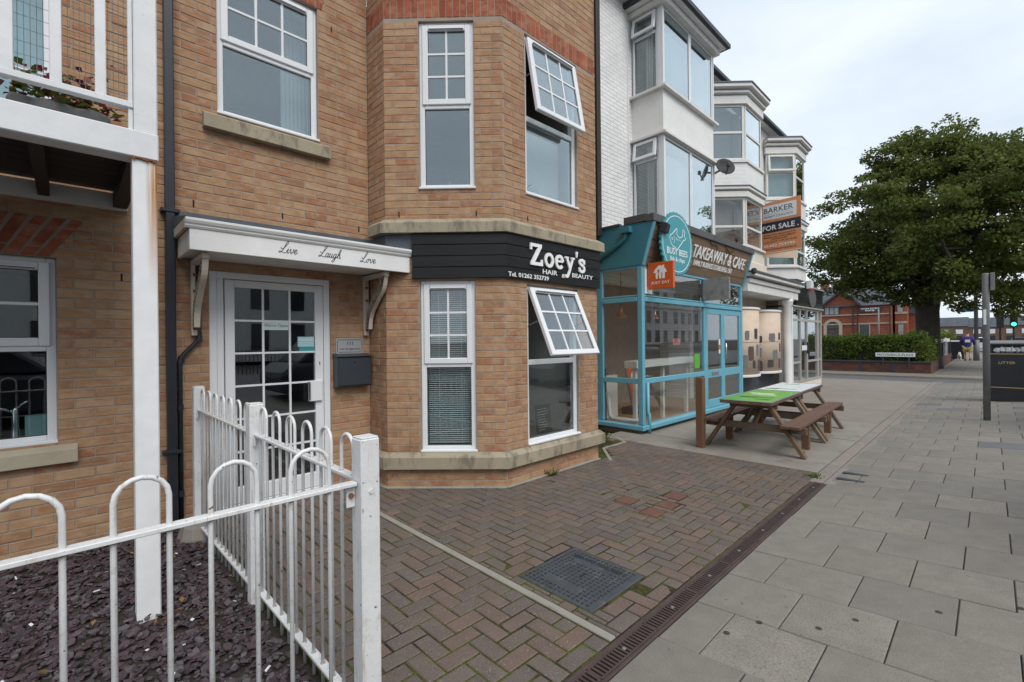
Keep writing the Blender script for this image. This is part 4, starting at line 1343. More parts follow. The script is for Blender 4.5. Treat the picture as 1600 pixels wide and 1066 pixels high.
GLY = {
    'Z': (0.86, [([(.06, .925), (.80, .925)], .15), ([(.075, 1.0), (.075, .70)], .11), ([(.70, .90), (.16, .10)], .19), ([(.04, .075), (.84, .075)], .15), ([(.80, 0), (.80, .30)], .11)]),
    'o': (0.66, [(arcp(.33, .34, .255, .28, 0, 360, 24), .15)]),
    'e': (0.64, [([(.08, .37), (.57, .37)], .10), (arcp(.325, .34, .25, .28, 5, 320, 24), .145)]),
    'y': (0.72, [([(.14, .62), (.40, .08)], .15), ([(.62, .62), (.32, -.10), (.22, -.26)], .12), (arcp(.13, -.22, .11, .10, 20, -180, 8), .12), ([(-.01, .62), (.27, .62)], .09), ([(.47, .62), (.75, .62)], .09)]),
    "'": (0.22, [([(.10, 1.0), (.085, .70)], [.16, .07])]),
    's': (0.56, [(catmull([(.47, .46), (.38, .59), (.26, .625), (.12, .58), (.09, .47), (.20, .39), (.36, .33), (.46, .22), (.44, .10), (.30, .035), (.16, .05), (.07, .17)], 3), .14), ([(.475, .64), (.475, .42)], .08), ([(.06, .03), (.06, .25)], .08)]),
}
FSG = Fr((0, FY - 0.0475), (1, 0))
x = 3.600
for ch in "Zoey's":
    wd, sts = GLY[ch]
    mb = MB()
    for k, (pts, w) in enumerate(sts):
        hsc = 0.238
        P = [(x + a * hsc * 0.98, 2.350 + b * hsc) for a, b in pts]
        ww = [q * hsc for q in w] if isinstance(w, list) else w * hsc
        ribbon(mb, FSG, P, ww, 0.004, 0.022 + k * 0.0005)
    mb.build('letter', M['letter'], sign)
    x += wd * 0.238 * 1.15
for body, a, b, c, d, bo in (('HAIR', 3.815, 4.065, 2.272, 2.325, 0.006), ('&', 4.14, 4.21, 2.256, 2.300, 0.004), ('BEAUTY', 4.335, 4.745, 2.278, 2.328, 0.006), ('Tel. 01262 352739', 3.285, 3.915, 2.200, 2.248, 0.012)):
    mb = MB(); text(mb, FSG, body, a, b, c, d, 0.001, 0.006, bo); letters(mb, 'letter', M['letter'], sign)

# house number plaque and letter box
pq = thing('number_plaque', (2.165, WY, 1.41), 'small silver plaque with the house number beside the white door', 'plaque')
MB().prism(FW, [(2.03, 1.408), (2.305, 1.408), (2.317, 1.42), (2.317, 1.560), (2.305, 1.572), (2.03, 1.572), (2.016, 1.560), (2.016, 1.42)], 0.001, 0.008).build('plate', M['silver'], pq, bev=0.002)
bd = MB(); ribbon(bd, FW, [(2.045, 1.425), (2.29, 1.425), (2.303, 1.44), (2.303, 1.540), (2.29, 1.556), (2.045, 1.556), (2.031, 1.540), (2.031, 1.44)], 0.005, 0.008, 0.0092, True); bd.build('border_line', M['navy'], pq)
t_ = MB(); text(t_, FW, '111', 2.14, 2.20, 1.500, 1.538, 0.008, 0.0095, 0.01); text(t_, FW, 'THE PROMENADE', 2.05, 2.285, 1.448, 1.466, 0.008, 0.0095, 0.004); letters(t_, 'letter', M['navy'], pq)
lb = thing('letter_box', (2.16, WY, 1.06), 'dark grey wall-mounted letter box under the number plaque', 'letter box')
LBT = Tilt((1.985, WY, 0), (0, -1, 0), (1, 0, 0), (0, 0, 1))
MB().prism(LBT, [(0.002, 1.062), (0.095, 1.062), (0.105, 1.075), (0.105, 1.375), (0.002, 1.395)], 0, 0.375).build('case', M['anthracite'], lb, bev=0.005)
MB().prism(LBT, [(0.002, 1.3965), (0.118, 1.376), (0.122, 1.386), (0.002, 1.410)], -0.006, 0.381).build('lid', M['anthracite'], lb, bev=0.003)
box('front_panel', M['anthracite'], lb, FW, 2.01, 2.335, 0.1055, 0.112, 1.08, 1.345, bev=0.003)
MB().tube([FW.p(2.172, 0.1125, 1.325), FW.p(2.172, 0.117, 1.325)], 0.010, 10).build('lock', M['chrome'], lb)

# rainwater pipes
dp = thing('square_downpipe', (0.612, 4.70, 0), 'black square downpipe running up the brick wall behind the balcony post', 'downpipe')
box('pipe', M['black_plastic'], dp, ID, 0.580, 0.646, 4.685, 4.750, -0.03, TOPZ, bev=0.006)
for z in (0.62, 2.62, 4.6):
    box('clip', M['black_plastic'], dp, ID, 0.548, 0.678, 4.676, 4.758, z, z + 0.03, bev=0.003)
rp = thing('round_downpipe', (0.66, 4.70, 0), 'thin black round pipe bending down from the door canopy', 'downpipe')
MB().tube([(0.80, 4.725, 2.24), (0.80, 4.725, 2.0), (0.812, 4.725, 1.60), (0.80, 4.725, 1.555), (0.70, 4.725, 1.44), (0.675, 4.725, 1.40), (0.672, 4.725, 1.34), (0.672, 4.725, -0.03)], 0.019, 10).build('pipe', M['black_plastic'], rp, smooth=True)
for p, q in (((0.812, 4.725, 1.60), (0.809, 4.725, 1.545)), ((0.685, 4.725, 1.42), (0.672, 4.725, 1.36)), ((0.672, 4.725, 1.02), (0.672, 4.725, 0.97)), ((0.672, 4.725, 0.30), (0.672, 4.725, 0.25))):
    MB().tube([p, q], 0.024, 10).build('collar', M['black_plastic'], rp)
vs_ = thing('corner_strip', (6.6, 4.70, 0), 'dark brown pipe in the gap between the brick and white buildings', 'pipe')
box('pipe', M['brown_strip'], vs_, ID, 6.52, 6.63, 4.62, 4.752, 3.3, TOPZ + 1.5, bev=0.01)

# things on the window sills
bl = thing('venetian_blind', (2.9, 3.95, 0.45), 'pale slatted blind inside the angled ground-floor bay window', 'blind')
sm = MB()
z = 0.45
while z < 2.10:
    sm.add([FC.p(0.415, -0.150, z + 0.004), FC.p(0.885, -0.150, z + 0.004), FC.p(0.885, -0.128, z - 0.006), FC.p(0.415, -0.128, z - 0.006)], [(0, 1, 2, 3)])
    z += 0.0225
sm.build('slats', M['blind'], bl, recalc=False, kind='stuff')
for s in (0.53, 0.77):
    box('cord', M['blind'], bl, FC, s - 0.002, s + 0.002, -0.126, -0.123, 0.44, 2.1)
def spiky(name, c, n, h, sp, label, seed, parent_group=None):
    rnd = random.Random(seed)
    o = thing(name, c, label, 'plant', parent_group)
    mb = MB()
    for k in range(n):
        a = rnd.uniform(0, 6.28); l = h * rnd.uniform(0.7, 1.2); w = 0.009
        pts = []
        for i in range(6):
            t = i / 5
            r_ = sp * l * (t ** 1.3); zz = l * (1.7 * t - 1.25 * t * t)
            pts.append((c[0] + r_ * math.cos(a), c[1] + r_ * math.sin(a), c[2] + 0.05 + zz))
        px, py = -math.sin(a), math.cos(a)
        for i in range(5):
            w0, w1 = w * (1 - i / 5.5), w * (1 - (i + 1) / 5.5)
            A, B = pts[i], pts[i + 1]
            mb.add([(A[0] - px * w0, A[1] - py * w0, A[2]), (A[0] + px * w0, A[1] + py * w0, A[2]), (B[0] + px * w1, B[1] + py * w1, B[2]), (B[0] - px * w1, B[1] - py * w1, B[2])], [(0, 1, 2, 3)])
    mb.build('leaves', M['houseplant'], o, recalc=False)
    MB().lathe(c, [(0.035, 0), (0.05, 0.09), (0.052, 0.095), (0.03, 0.09)], 10).build('pot', M['upvc'], o)
    return o
p = FF.p(0.50, -0.22, 3.05)
spiky('spider_plant', p, 16, 0.26, 0.9, 'variegated spider plant on the sill of the open upstairs bay window', 3)
p = FC.p(0.66, -0.20, 3.10)
spiky('sill_plant', p, 6, 0.20, 0.35, 'pale curling plant on the sill of the angled upstairs window', 8)
cb = thing('chalkboard', (4.3, 3.75, 0.4), 'small black chalkboard with chalk scribble standing inside the ground-floor bay window', 'chalkboard')
FCB = Tilt(FF.p(0.63, -0.14, 0.44), (1, 0, 0), (0, -1, 0.12), (0, 0.12, 1))
box('board', M['fascia_black'], cb, FCB, 0, 0.26, -0.012, 0, 0, 0.33)
sc = MB()
for k in range(9):
    y = 0.04 + k * 0.03
    pts = [(0.03 + 0.012 * i, y + random.uniform(-0.007, 0.007)) for i in range(int(random.uniform(10, 17)))]
    ribbon(sc, FCB, pts, 0.003, 0.0005, 0.001)
sc.build('chalk_marks', M['blind'], cb)
tp = thing('kitchen_tap', (-0.30, 4.98, 0.85), 'chrome mixer tap standing inside the kitchen window', 'tap')
MB().lathe((-0.285, 4.95, 0.84), [(0.028, 0), (0.024, 0.02), (0.018, 0.10), (0.02, 0.22), (0.014, 0.24)], 10).build('body', M['chrome'], tp, smooth=True)
MB().tube([(-0.285, 4.95, 1.03), (-0.33, 4.92, 1.07), (-0.40, 4.90, 1.09), (-0.43, 4.90, 1.06)], 0.010, 8).build('spout', M['chrome'], tp, smooth=True)
MB().tube([(-0.285, 4.95, 1.06), (-0.25, 4.94, 1.10), (-0.22, 4.93, 1.12)], 0.009, 8).build('lever', M['chrome'], tp, smooth=True)
for (x, w, lab) in ((-0.24, 0.12, 'pale blue carton beside the tap inside the kitchen window'), (-0.50, 0.13, 'pale blue carton at the left edge of the kitchen window')):
    o = MB().box(ID, x, x + w, 5.0, 5.08, 0.84, 1.00).build('carton', M['blind_blue'], None, bev=0.003)
    tag(o, lab, 'box')
wt = MB().box(ID, -1.2, 0.3, 4.965, 5.6, 0.80, 0.835).build('worktop', M['interior'], bld)
cu = thing('curtain', (1.75, 5.1, 3.6), 'pale net curtain at the right side of the first-floor window', 'curtain')
cm = MB()
for k in range(14):
    x0, x1 = 1.60 + k * 0.02, 1.62 + k * 0.02
    a, b = 5.08 + 0.012 * (k % 2), 5.08 + 0.012 * ((k + 1) % 2)
    cm.add([(x0, a, 3.62), (x1, b, 3.62), (x1, b, 4.92), (x0, a, 4.92)], [(0, 1, 2, 3)])
cm.build('folds', M['curtain'], cu, recalc=False)

# ------------------------------------------------------------------ balcony on its white post
BY = 3.30
bal = thing('balcony', (0.32, BY, 0), 'white steel balcony on a rust-streaked square post, with wire mesh panels', 'balcony')
def post_mat():
    t = NT('white_post_with_rust_streak')
    v = t.coords()
    base = t.ramp(t.noise(v, 8, 5), [(0.3, (0.68, 0.69, 0.70)), (0.7, (0.76, 0.77, 0.78))])
    vs2 = t.coords((60, 1, 1.2))
    st = t.noise(vs2, 1.0, 4)
    sp = t.new('ShaderNodeSeparateXYZ'); tc = t.new('ShaderNodeTexCoord'); t.link(tc.outputs['Object'], sp.inputs[0])
    mr = t.new('ShaderNodeMapRange'); mr.inputs[1].default_value = 1.80; mr.inputs[2].default_value = 2.42; t.link(sp.outputs[2], mr.inputs[0])
    mx = t.new('ShaderNodeMapRange'); mx.inputs[1].default_value = 0.318; mx.inputs[2].default_value = 0.345; t.link(sp.outputs[0], mx.inputs[0])
    m1 = t.new('ShaderNodeMath', operation='MULTIPLY'); t.link(mr.outputs[0], m1.inputs[0]); t.link(mx.outputs[0], m1.inputs[1])
    m2 = t.new('ShaderNodeMath', operation='MULTIPLY'); t.link(m1.outputs[0], m2.inputs[0])
    t.link(t.ramp(st, [(0.30, (0, 0, 0)), (0.50, (1, 1, 1))]), m2.inputs[1])
    c = t.mix(m2.outputs[0], base, (0.42, 0.17, 0.025))
    sc_ = t.ramp(t.noise(v, 26, 8, 0.7), [(0.66, (0, 0, 0)), (0.74, (0.6, 0.6, 0.6))])
    c = t.mix(sc_, c, (0.50, 0.43, 0.33))
    return t.bsdf(c, 0.4, t.noise(v, 40, 4), 0.2, 0.002)
M['post'] = post_mat()
box('post', M['post'], bal, ID, 0.262, 0.372, BY, BY + 0.10, -0.06, 2.570, bev=0.006)
box('upper_post', M['white_metal'], bal, ID, 0.272, 0.378, BY + 0.005, BY + 0.105, 2.722, 5.4, bev=0.006)
box('front_beam', M['white_metal'], bal, ID, -3.0, 0.380, BY - 0.012, BY + 0.12, 2.571, 2.7215, bev=0.006)
box('side_beam', M['brown_strip'], bal, ID, 0.255, 0.340, BY + 0.121, WY - 0.02, 2.59, 2.715)
for x in (-0.12, -0.75, -1.4):
    box('joist', M['brown_strip'], bal, ID, x - 0.03, x + 0.03, BY + 0.121, WY - 0.07, 2.60, 2.70)
box('back_beam', M['greywhite'], bal, ID, -3.0, 0.345, WY - 0.065, WY - 0.004, 2.58, 2.70)
for k in range(9):
    y0 = BY + 0.124 + k * 0.144
    box('deck_board', M['brown_strip'], bal, ID, -3.0, 0.36, y0, y0 + 0.138, 2.7165, 2.745)
box('bottom_rail', M['white_metal'], bal, ID, -3.0, 0.271, BY + 0.02, BY + 0.07, 2.850, 2.886, bev=0.004)
box('top_rail', M['white_metal'], bal, ID, -3.0, 0.271, BY + 0.02, BY + 0.07, 3.75, 3.79, bev=0.004)
for x0 in (-1.27, -1.10, -0.93, -0.76, -0.58, -0.405, -0.232, -0.060, 0.113):
    box('baluster', M['white_metal'], bal, ID, x0, x0 + 0.046, BY + 0.028, BY + 0.062, 2.8865, 3.7495, bev=0.003)
box('end_stile', M['white_metal'], bal, ID, 0.250, 0.2705, BY + 0.03, BY + 0.065, 2.722, 3.7495, bev=0.002)
wm = MB()
x = -1.2
while x < 0.26:
    wm.tube([(x, BY + 0.070, 2.88), (x, BY + 0.070, 3.76)], 0.0013, 4, False); x += 0.0228
z = 2.93
while z < 3.75:
    wm.tube([(-1.25, BY + 0.073, z), (0.255, BY + 0.073, z)], 0.0013, 4, False); z += 0.066
wm.build('wire_mesh', M['galv'], bal, recalc=False, kind='stuff')
rr = MB()
for k in range(7):
    rr.box(ID, 0.262 + k * 0.015, 0.275 + k * 0.015, BY - 0.0135, BY - 0.0005, 2.562 + random.uniform(-0.004, 0.004), 2.5725)
rr.build('rust_lip', M['rust'], bal)
pl = thing('flower_trough', (0.02, 3.55, 2.745), 'grey scalloped trough of red and purple flowers on the balcony floor', 'planter')
FP = Fr((-0.18, 3.52), (1, 0))
prof = [(0, 2.748), (0.34, 2.748), (0.37, 2.80), (0.36, 2.845), (0.30, 2.865), (0.22, 2.85), (0.13, 2.868), (0.05, 2.85), (-0.03, 2.855), (-0.05, 2.81)]
MB().prism(FP, prof, -0.16, 0).build('trough', simple('grey_stoneware', (0.13, 0.135, 0.135), 0.6, 0.25, 14, 60), pl, bev=0.01)
fl, lf = MB(), MB()
for k in range(420):
    x, y, z = -0.20 + random.gauss(0.19, 0.13), 3.60 + random.gauss(0, 0.05), 2.86 + abs(random.gauss(0, 0.085))
    if x > 0.24: continue
    tgt = fl if random.random() < 0.45 else lf
    a, b = random.uniform(0, 6.28), random.gauss(0, 0.7)
    m4 = Matrix.Translation((x, y, z)) @ Matrix.Rotation(a, 4, 'Z') @ Matrix.Rotation(b, 4, 'X')
    s = random.uniform(0.009, 0.02)
    tgt.add(xf([(-s, -s, 0), (s, -s, 0.004), (s * 0.9, s, 0), (-s * 0.8, s, 0.006)], m4), [(0, 1, 2, 3)])
fl.build('flowers', M['petal'], pl, recalc=False, kind='stuff')
lf.build('foliage', M['leaf'], pl, recalc=False, kind='stuff')

# ------------------------------------------------------------------ hooped railings
P0, P1, P2 = (0.826, 1.683), (0.794, 3.035), (0.752, 4.435)
side = thing('side_railing', (P1[0], P1[1], 0), 'white hooped railing with square posts running from the front post back towards the wall', 'railing')
def sq_post(parent, c, top, ang=0.0):
    m = Fr(c, (math.cos(ang), math.sin(ang)))
    o = box('post', M['fence_white'], parent, m, -0.039, 0.039, -0.039, 0.039, -0.12, top, bev=0.005)
    box('post_cap', M['fence_white'], o, m, -0.036, 0.036, -0.036, 0.036, top + 0.0003, top + 0.006, bev=0.003)
    MB().tube([m.p(0.0, 0.039, top - 0.20), m.p(0.0, 0.045, top - 0.20)], 0.009, 6).build('bolt', M['fence_white'], o)
    return o
sq_post(side, P0, 1.158, R(2)); sq_post(side, P1, 1.168, R(1)); sq_post(side, P2, 1.182)
def hoop(parent, fa, s0, s1, ztop, zbot, r=0.0078):
    rad = (s1 - s0) / 2
    cs = (s0 + s1) / 2
    pts = [fa.p(s0, 0, zbot), fa.p(s0, 0, ztop - rad)]
    for i in range(1, 8):
        a = math.pi * (1 - i / 8)
        pts.append(fa.p(cs + rad * math.cos(a), 0, ztop - rad + rad * math.sin(a)))
    pts += [fa.p(s1, 0, ztop - rad), fa.p(s1, 0, zbot)]
    return MB().tube(pts, r, 8).build('hoop', M['fence_white'], parent, smooth=True)
def weld(parent, fa, s, z):
    me = shared('weld', lambda: MB().lathe((0, 0, -0.0098), [(0.0086, 0), (0.0112, 0.0018), (0.0112, 0.0178), (0.0086, 0.0196)], 8).mesh('weld', M['weld']))
    return place('weld', me, parent, Matrix.Translation(fa.p(s, 0, z)))
for (A, B, n, h0, h1, zr0, zr1) in ((P0, P1, 6, 1.150, 1.158, 0.985, 0.99), (P1, P2, 7, 1.158, 1.170, 0.99, 1.0)):
    fa = Fr(A, (B[0] - A[0], B[1] - A[1]))
    L = math.hypot(B[0] - A[0], B[1] - A[1])
    MB().beam(fa.p(0.04, 0, zr0), fa.p(L - 0.04, 0, zr1), 0.040, 0.014).build('rail', M['fence_white'], side, bev=0.002)
    MB().beam(fa.p(0.04, 0, 0.07), fa.p(L - 0.04, 0, 0.085), 0.040, 0.014).build('rail', M['fence_white'], side, bev=0.002)
    pit = (L - 0.10) / n
    for k in range(n):
        s0 = 0.05 + k * pit + pit * 0.24
        t = k / n
        hoop(side, fa, s0, s0 + pit * 0.52, h0 + (h1 - h0) * t, -0.02)
        for q in (s0, s0 + pit * 0.52):
            weld(side, fa, q, zr0 + (zr1 - zr0) * q / L); weld(side, fa, q, 0.07 + 0.015 * q / L)
    for sgn, s in ((1, 0.04), (-1, L - 0.04)):
        box('lug', M['fence_white'], side, fa, min(s, s + sgn * 0.03), max(s, s + sgn * 0.03), -0.024, -0.018, zr0 - 0.055, zr0 - 0.008)
front = thing('front_railing', (-0.2, 1.683, 0), 'white hooped railing along the pavement edge in front of the slate bed', 'railing')
FFN = Fr((0, 1.683), (1, 0))
MB().beam((-2.2, 1.683, 0.985), (0.782, 1.683, 0.990), 0.040, 0.014).build('rail', M['fence_white'], front, bev=0.002)
MB().beam((-2.2, 1.683, 0.07), (0.782, 1.683, 0.07), 0.040, 0.014).build('rail', M['fence_white'], front, bev=0.002)
for s0, s1 in ((-0.815, -0.685), (-0.58, -0.45), (-0.345, -0.217), (-0.147, -0.016), (0.085, 0.210), (0.314, 0.444), (0.550, 0.683)):
    hoop(front, FFN, s0, s1, 1.147, -0.05)
    for q in (s0, s1): weld(front, FFN, q, 0.9855 + q * 0.0016)
box('lug', M['fence_white'], front, FFN, 0.752, 0.784, -0.014, -0.008, 0.90, 0.981)
MB().tube([FFN.p(0.768, -0.007, 0.945), FFN.p(0.768, 0.004, 0.945)], 0.010, 6).build('rusty_bolt', M['rust'], front)
ft = thing('concrete_footing', (0.70, 4.40, 0), 'rough lump of concrete at the foot of the railing by the wall', 'footing')
fm = MB()
for i in range(7):
    pass
fm.lathe((0.735, 4.40, -0.06), [(0.15, 0), (0.14, 0.07), (0.11, 0.15), (0.07, 0.20), (0.03, 0.21)], 9)
fo = fm.build('lump', M['concrete'], ft)
for v in fo.data.vertices:
    v.co += Vector((random.uniform(-0.02, 0.02), random.uniform(-0.02, 0.02), random.uniform(-0.012, 0.012)))

# small soil well between bay and shop
well = tag(MB().slab(WELL, -0.16, -0.10).build('soil_well', M['soil'], None), kind='structure')
wk = MB()
for a, b in (((4.93, 3.34), (5.42, 3.80)), ((5.42, 3.80), (5.98, 3.80)), ((5.98, 3.80), (6.35, 4.35))):
    wk.beam((*a, -0.055), (*b, -0.055), 0.045, 0.12)
wk.build('well_edging', M['concrete2'], well, bev=0.005)
def tuft(name, c, label, n=26, h=0.07, spread=0.05, seed=1):
    rnd = random.Random(seed)
    mb = MB()
    for k in range(n):
        a = rnd.uniform(0, 6.28); r_ = rnd.uniform(0, spread); l = h * rnd.uniform(0.5, 1.2)
        x, y = c[0] + r_ * math.cos(a), c[1] + r_ * math.sin(a)
        dx, dy = math.cos(a) * l * 0.5, math.sin(a) * l * 0.5
        px, py = -math.sin(a) * 0.008, math.cos(a) * 0.008
        mb.add([(x - px, y - py, c[2]), (x + px, y + py, c[2]), (x + dx + px * 0.7, y + dy + py * 0.7, c[2] + l * 0.7), (x + dx * 1.5, y + dy * 1.5, c[2] + l)], [(0, 1, 2, 3)])
    return tag(mb.build(name, M['weed'], None, recalc=False), label, 'weed')
tuft('weed_tuft', (3.92, 3.44, 0.005), 'small green weed at the foot of the brick bay', 30, 0.07, 0.05, 2)
tuft('weed_tuft', (5.9, 1.36, 0.0), 'moss tuft at the corner of the concrete apron by the edging stones', 60, 0.025, 0.10, 3)
tuft('weed_tuft', (5.25, 4.2, -0.1), 'leafy weeds growing in the soil well beside the bay', 120, 0.22, 0.28, 4)
tuft('weed_tuft', (5.8, 4.25, -0.1), 'leafy weeds at the foot of the teal shopfront', 90, 0.22, 0.2, 5)

# ------------------------------------------------------------------ teal shopfront
SX0, SX1, SY, SYB = 6.70, 11.03, 3.92, 4.80
shop = thing('teal_shopfront', (8.9, SY, 0), 'teal glazed takeaway shopfront with sloping timber fascia', 'shopfront')
FS = Fr((0, SY), (1, 0))
FSD = Fr((SX0, SYB), (0, -1))        # side glazing, s from wall to corner (0..0.88)
LS = SYB - SY
T = M['teal']
box('plinth', M['concrete'], shop, ID, SX0 + 0.02, SX1, SY + 0.03, SYB, -0.05, 0.06)
box('sill', T, shop, FS, SX0 - 0.0, SX1 + 0.0, -0.05, 0.075, 0.062, 0.135, bev=0.008)
box('sill', T, shop, FSD, -0.1, LS + 0.06, -0.05, 0.085, 0.055, 0.128, bev=0.008)
box('corner_post', T, shop, ID, SX0 - 0.012, SX0 + 0.075, SY - 0.012, SY + 0.075, 0.136, 2.74, bev=0.006)
MB().tube([(6.80, 3.86, 0.0), (6.80, 3.86, 0.30), (6.80, 3.885, 0.34), (6.80, 3.885, 0.82)], 0.028, 8).build('corner_pipe', T, shop, smooth=True)
def rail(z0, z1, s0, s1, fr=FS, t0=-0.055, t1=0.004, nm='rail'):
    return box(nm, T, shop, fr, s0, s1, t0, t1, z0, z1, bev=0.006)
XA, XB = SX0 + 0.0755, 9.03          # big window
rail(0.80, 0.885, XA, XB); rail(2.150, 2.225, XA, SX1 - 0.06, t1=0.020); rail(2.235, 2.262, XA, SX1 - 0.06, t1=0.0)
rail(2.69, 2.74, XA, SX1 - 0.06)
rail(0.136, 2.149, XB, XB + 0.095, nm='post'); rail(2.263, 2.689, XB, XB + 0.05, nm='post')
rail(0.136, 2.74, SX1 - 0.0595, SX1 + 0.03, nm='post')
rail(0.80, 0.885, 0.12, LS - 0.08, FSD); rail(2.150, 2.225, 0.12, LS - 0.08, FSD, t1=0.02); rail(2.235, 2.262, 0.12, LS - 0.08, FSD); rail(2.69, 2.74, 0.12, LS - 0.08, FSD)
rail(0.136, 2.74, 0.0, 0.1195, FSD, nm='post')
G = M['glass_shop']
for fr, a, b, c, d in ((FS, XA, XB, 0.14, 0.80), (FS, XA, XB, 0.885, 2.15), (FS, XA, XB, 2.262, 2.69), (FS, XB + 0.05, SX1 - 0.06, 2.262, 2.69), (FSD, 0.12, LS - 0.08, 0.135, 0.80), (FSD, 0.12, LS - 0.08, 0.885, 2.15), (FSD, 0.12, LS - 0.08, 2.262, 2.69)):
    box('pane', G, shop, fr, a, b, -0.03, -0.024, c, d)
for (a, b) in ((XB + 0.10, 9.975), (9.98, SX1 - 0.062)):
    dm = MB()
    w = 0.085
    for q in ((a, a + w, 0.14, 2.148), (b - w, b, 0.14, 2.148), (a + w, b - w, 2.03, 2.148), (a + w, b - w, 0.14, 0.30), (a + w, b - w, 0.74, 0.90)):
        dm.box(FS, q[0], q[1], -0.05, -0.004, q[2], q[3])
    dr = dm.build('door', T, shop, bev=0.005)
    box('pane', G, dr, FS, a + w - 0.004, b - w + 0.004, -0.03, -0.025, 0.296, 0.744)
    box('pane', G, dr, FS, a + w - 0.004, b - w + 0.004, -0.03, -0.025, 0.896, 2.034)
    if a > 9.9:
        MB().tube([FS.p(a + 0.045, -0.003, 1.12), FS.p(a + 0.045, 0.04, 1.12), FS.p(a + 0.045, 0.04, 1.42), FS.p(a + 0.045, -0.003, 1.42)], 0.010, 8).build('handle', M['chrome'], dr, smooth=True)
    else:
        box('letter_plate', M['galv'], dr, FS, a + 0.25, b - 0.25, -0.0035, 0.004, 0.785, 0.855, bev=0.003)
        box('sticker', M['white_print'], dr, FS, b - w - 0.10, b - w - 0.02, -0.0245, -0.0235, 1.22, 1.52)
        box('sticker', M['orange'], dr, FS, b - w - 0.10, b - w - 0.02, -0.0233, -0.0228, 1.30, 1.40)
# sloping fascia: bottom at (SY-0.02, 2.74), top at (3.70, 3.40)
FA, FBt = (SY - 0.02, 2.745), (3.70, 3.405)
FAS = Tilt((SX0 - 0.02, FA[0], FA[1]), (1, 0, 0), (0, -(FBt[1] - FA[1]), FBt[0] - FA[0]), (0, FBt[0] - FA[0], FBt[1] - FA[1]))
FH = math.hypot(FBt[0] - FA[0], FBt[1] - FA[1])
M['fascia_wood'] = piece_mat('weathered_fascia_board', [(0.255, 0.168, 0.110), (0.215, 0.142, 0.096), (0.280, 0.185, 0.120), (0.235, 0.152, 0.100)], fine=40, stretch=(2, 16, 16), blot=(0.105, 0.072, 0.052), blot_thr=0.58, bscale=2.4, bstr=0.4)
for i in range(5):
    box('fascia_board', M['fascia_wood'], shop, FAS, 0.075, SX1 - SX0 + 0.0, -0.02, 0.004 * (i % 2), i * FH / 5 + 0.002, (i + 1) * FH / 5 - 0.003, bev=0.003)
MB().prism(Tilt((SX0 - 0.025, WY, 0), (0, -1, 0), (1, 0, 0), (0, 0, 1)), [(-0.10, 2.742), (WY - FA[0], 2.742), (WY - FBt[0], 3.40), (WY - 4.10, 3.43), (-0.10, 3.46)], 0, 0.02).build('side_board', M['teal_dark'], shop)
MB().box(FAS, 0.0, 0.074, -0.02, 0.022, -0.01, FH + 0.004).build('corner_trim', T, shop, bev=0.004)
MB().box(FAS, SX1 - SX0 + 0.001, SX1 - SX0 + 0.055, -0.02, 0.03, -0.02, FH + 0.004).build('corner_trim', T, shop, bev=0.004)
MB().box(ID, SX0 - 0.04, SX1 + 0.08, 3.665, 3.80, 3.406, 3.53).box(ID, SX0 - 0.04, SX0 + 0.07, 3.801, 4.22, 3.425, 3.55).build('capping', M['cap_grey'], shop, bev=0.006)
MB().box(ID, SX0 + 0.0, SX1, 3.80, SYB, 3.38, 3.405).build('flat_roof', M['lead'], shop)
MB().box(ID, SX0 - 0.005, SX1, 3.905, SYB, 2.7405, 2.7425).build('soffit', M['interior_light'], shop)
box('side_capping', M['cap_grey'], shop, ID, SX0 - 0.05, SX0 + 0.03, 4.30, 4.86, 3.44, 3.47)
box('hopper', M['teal_dark'], shop, ID, SX0 - 0.13, SX0 - 0.026, 4.06, 4.22, 3.28, 3.38, bev=0.004)
MB().tube([(SX0 - 0.07, 4.16, 3.28), (SX0 - 0.07, 4.18, 3.20), (SX0 - 0.06, 4.30, 3.12), (SX0 - 0.06, 4.80, 2.86)], 0.034, 8).build('waste_pipe', M['teal_dark'], shop, smooth=True)
# lettering on the boards
FAL = Tilt((0, FA[0], FA[1]), (1, 0, 0), (0, -(FBt[1] - FA[1]), FBt[0] - FA[0]), (0, FBt[0] - FA[0], FBt[1] - FA[1]))
t_ = MB(); text(t_, FAL, 'TAKEAWAY & CAFE', 8.24, 10.78, 0.315, 0.545, 0.005, 0.020, 0.006); letters(t_, 'letter', M['letter'], shop)
t_ = MB(); text(t_, FAL, 'FAMILY BUSINESS ESTABLISHED 1973', 8.40, 10.20, 0.175, 0.275, 0.005, 0.014, 0.004); letters(t_, 'letter', M['letter'], shop)
# cables on the fascia
for pts in ([(8.8, 3.40), (8.95, 3.33), (9.1, 3.36), (9.25, 3.30)], [(9.5, 3.42), (9.7, 3.32), (9.85, 3.31), (10.0, 3.36)], [(6.75, 3.41), (6.9, 3.36), (7.0, 3.38)]):
    MB().tube([(x, 3.70 + (3.405 - z) * 0.30 - 0.016, z) for x, z in pts], 0.008, 5).build('cable', M['ink'], shop)
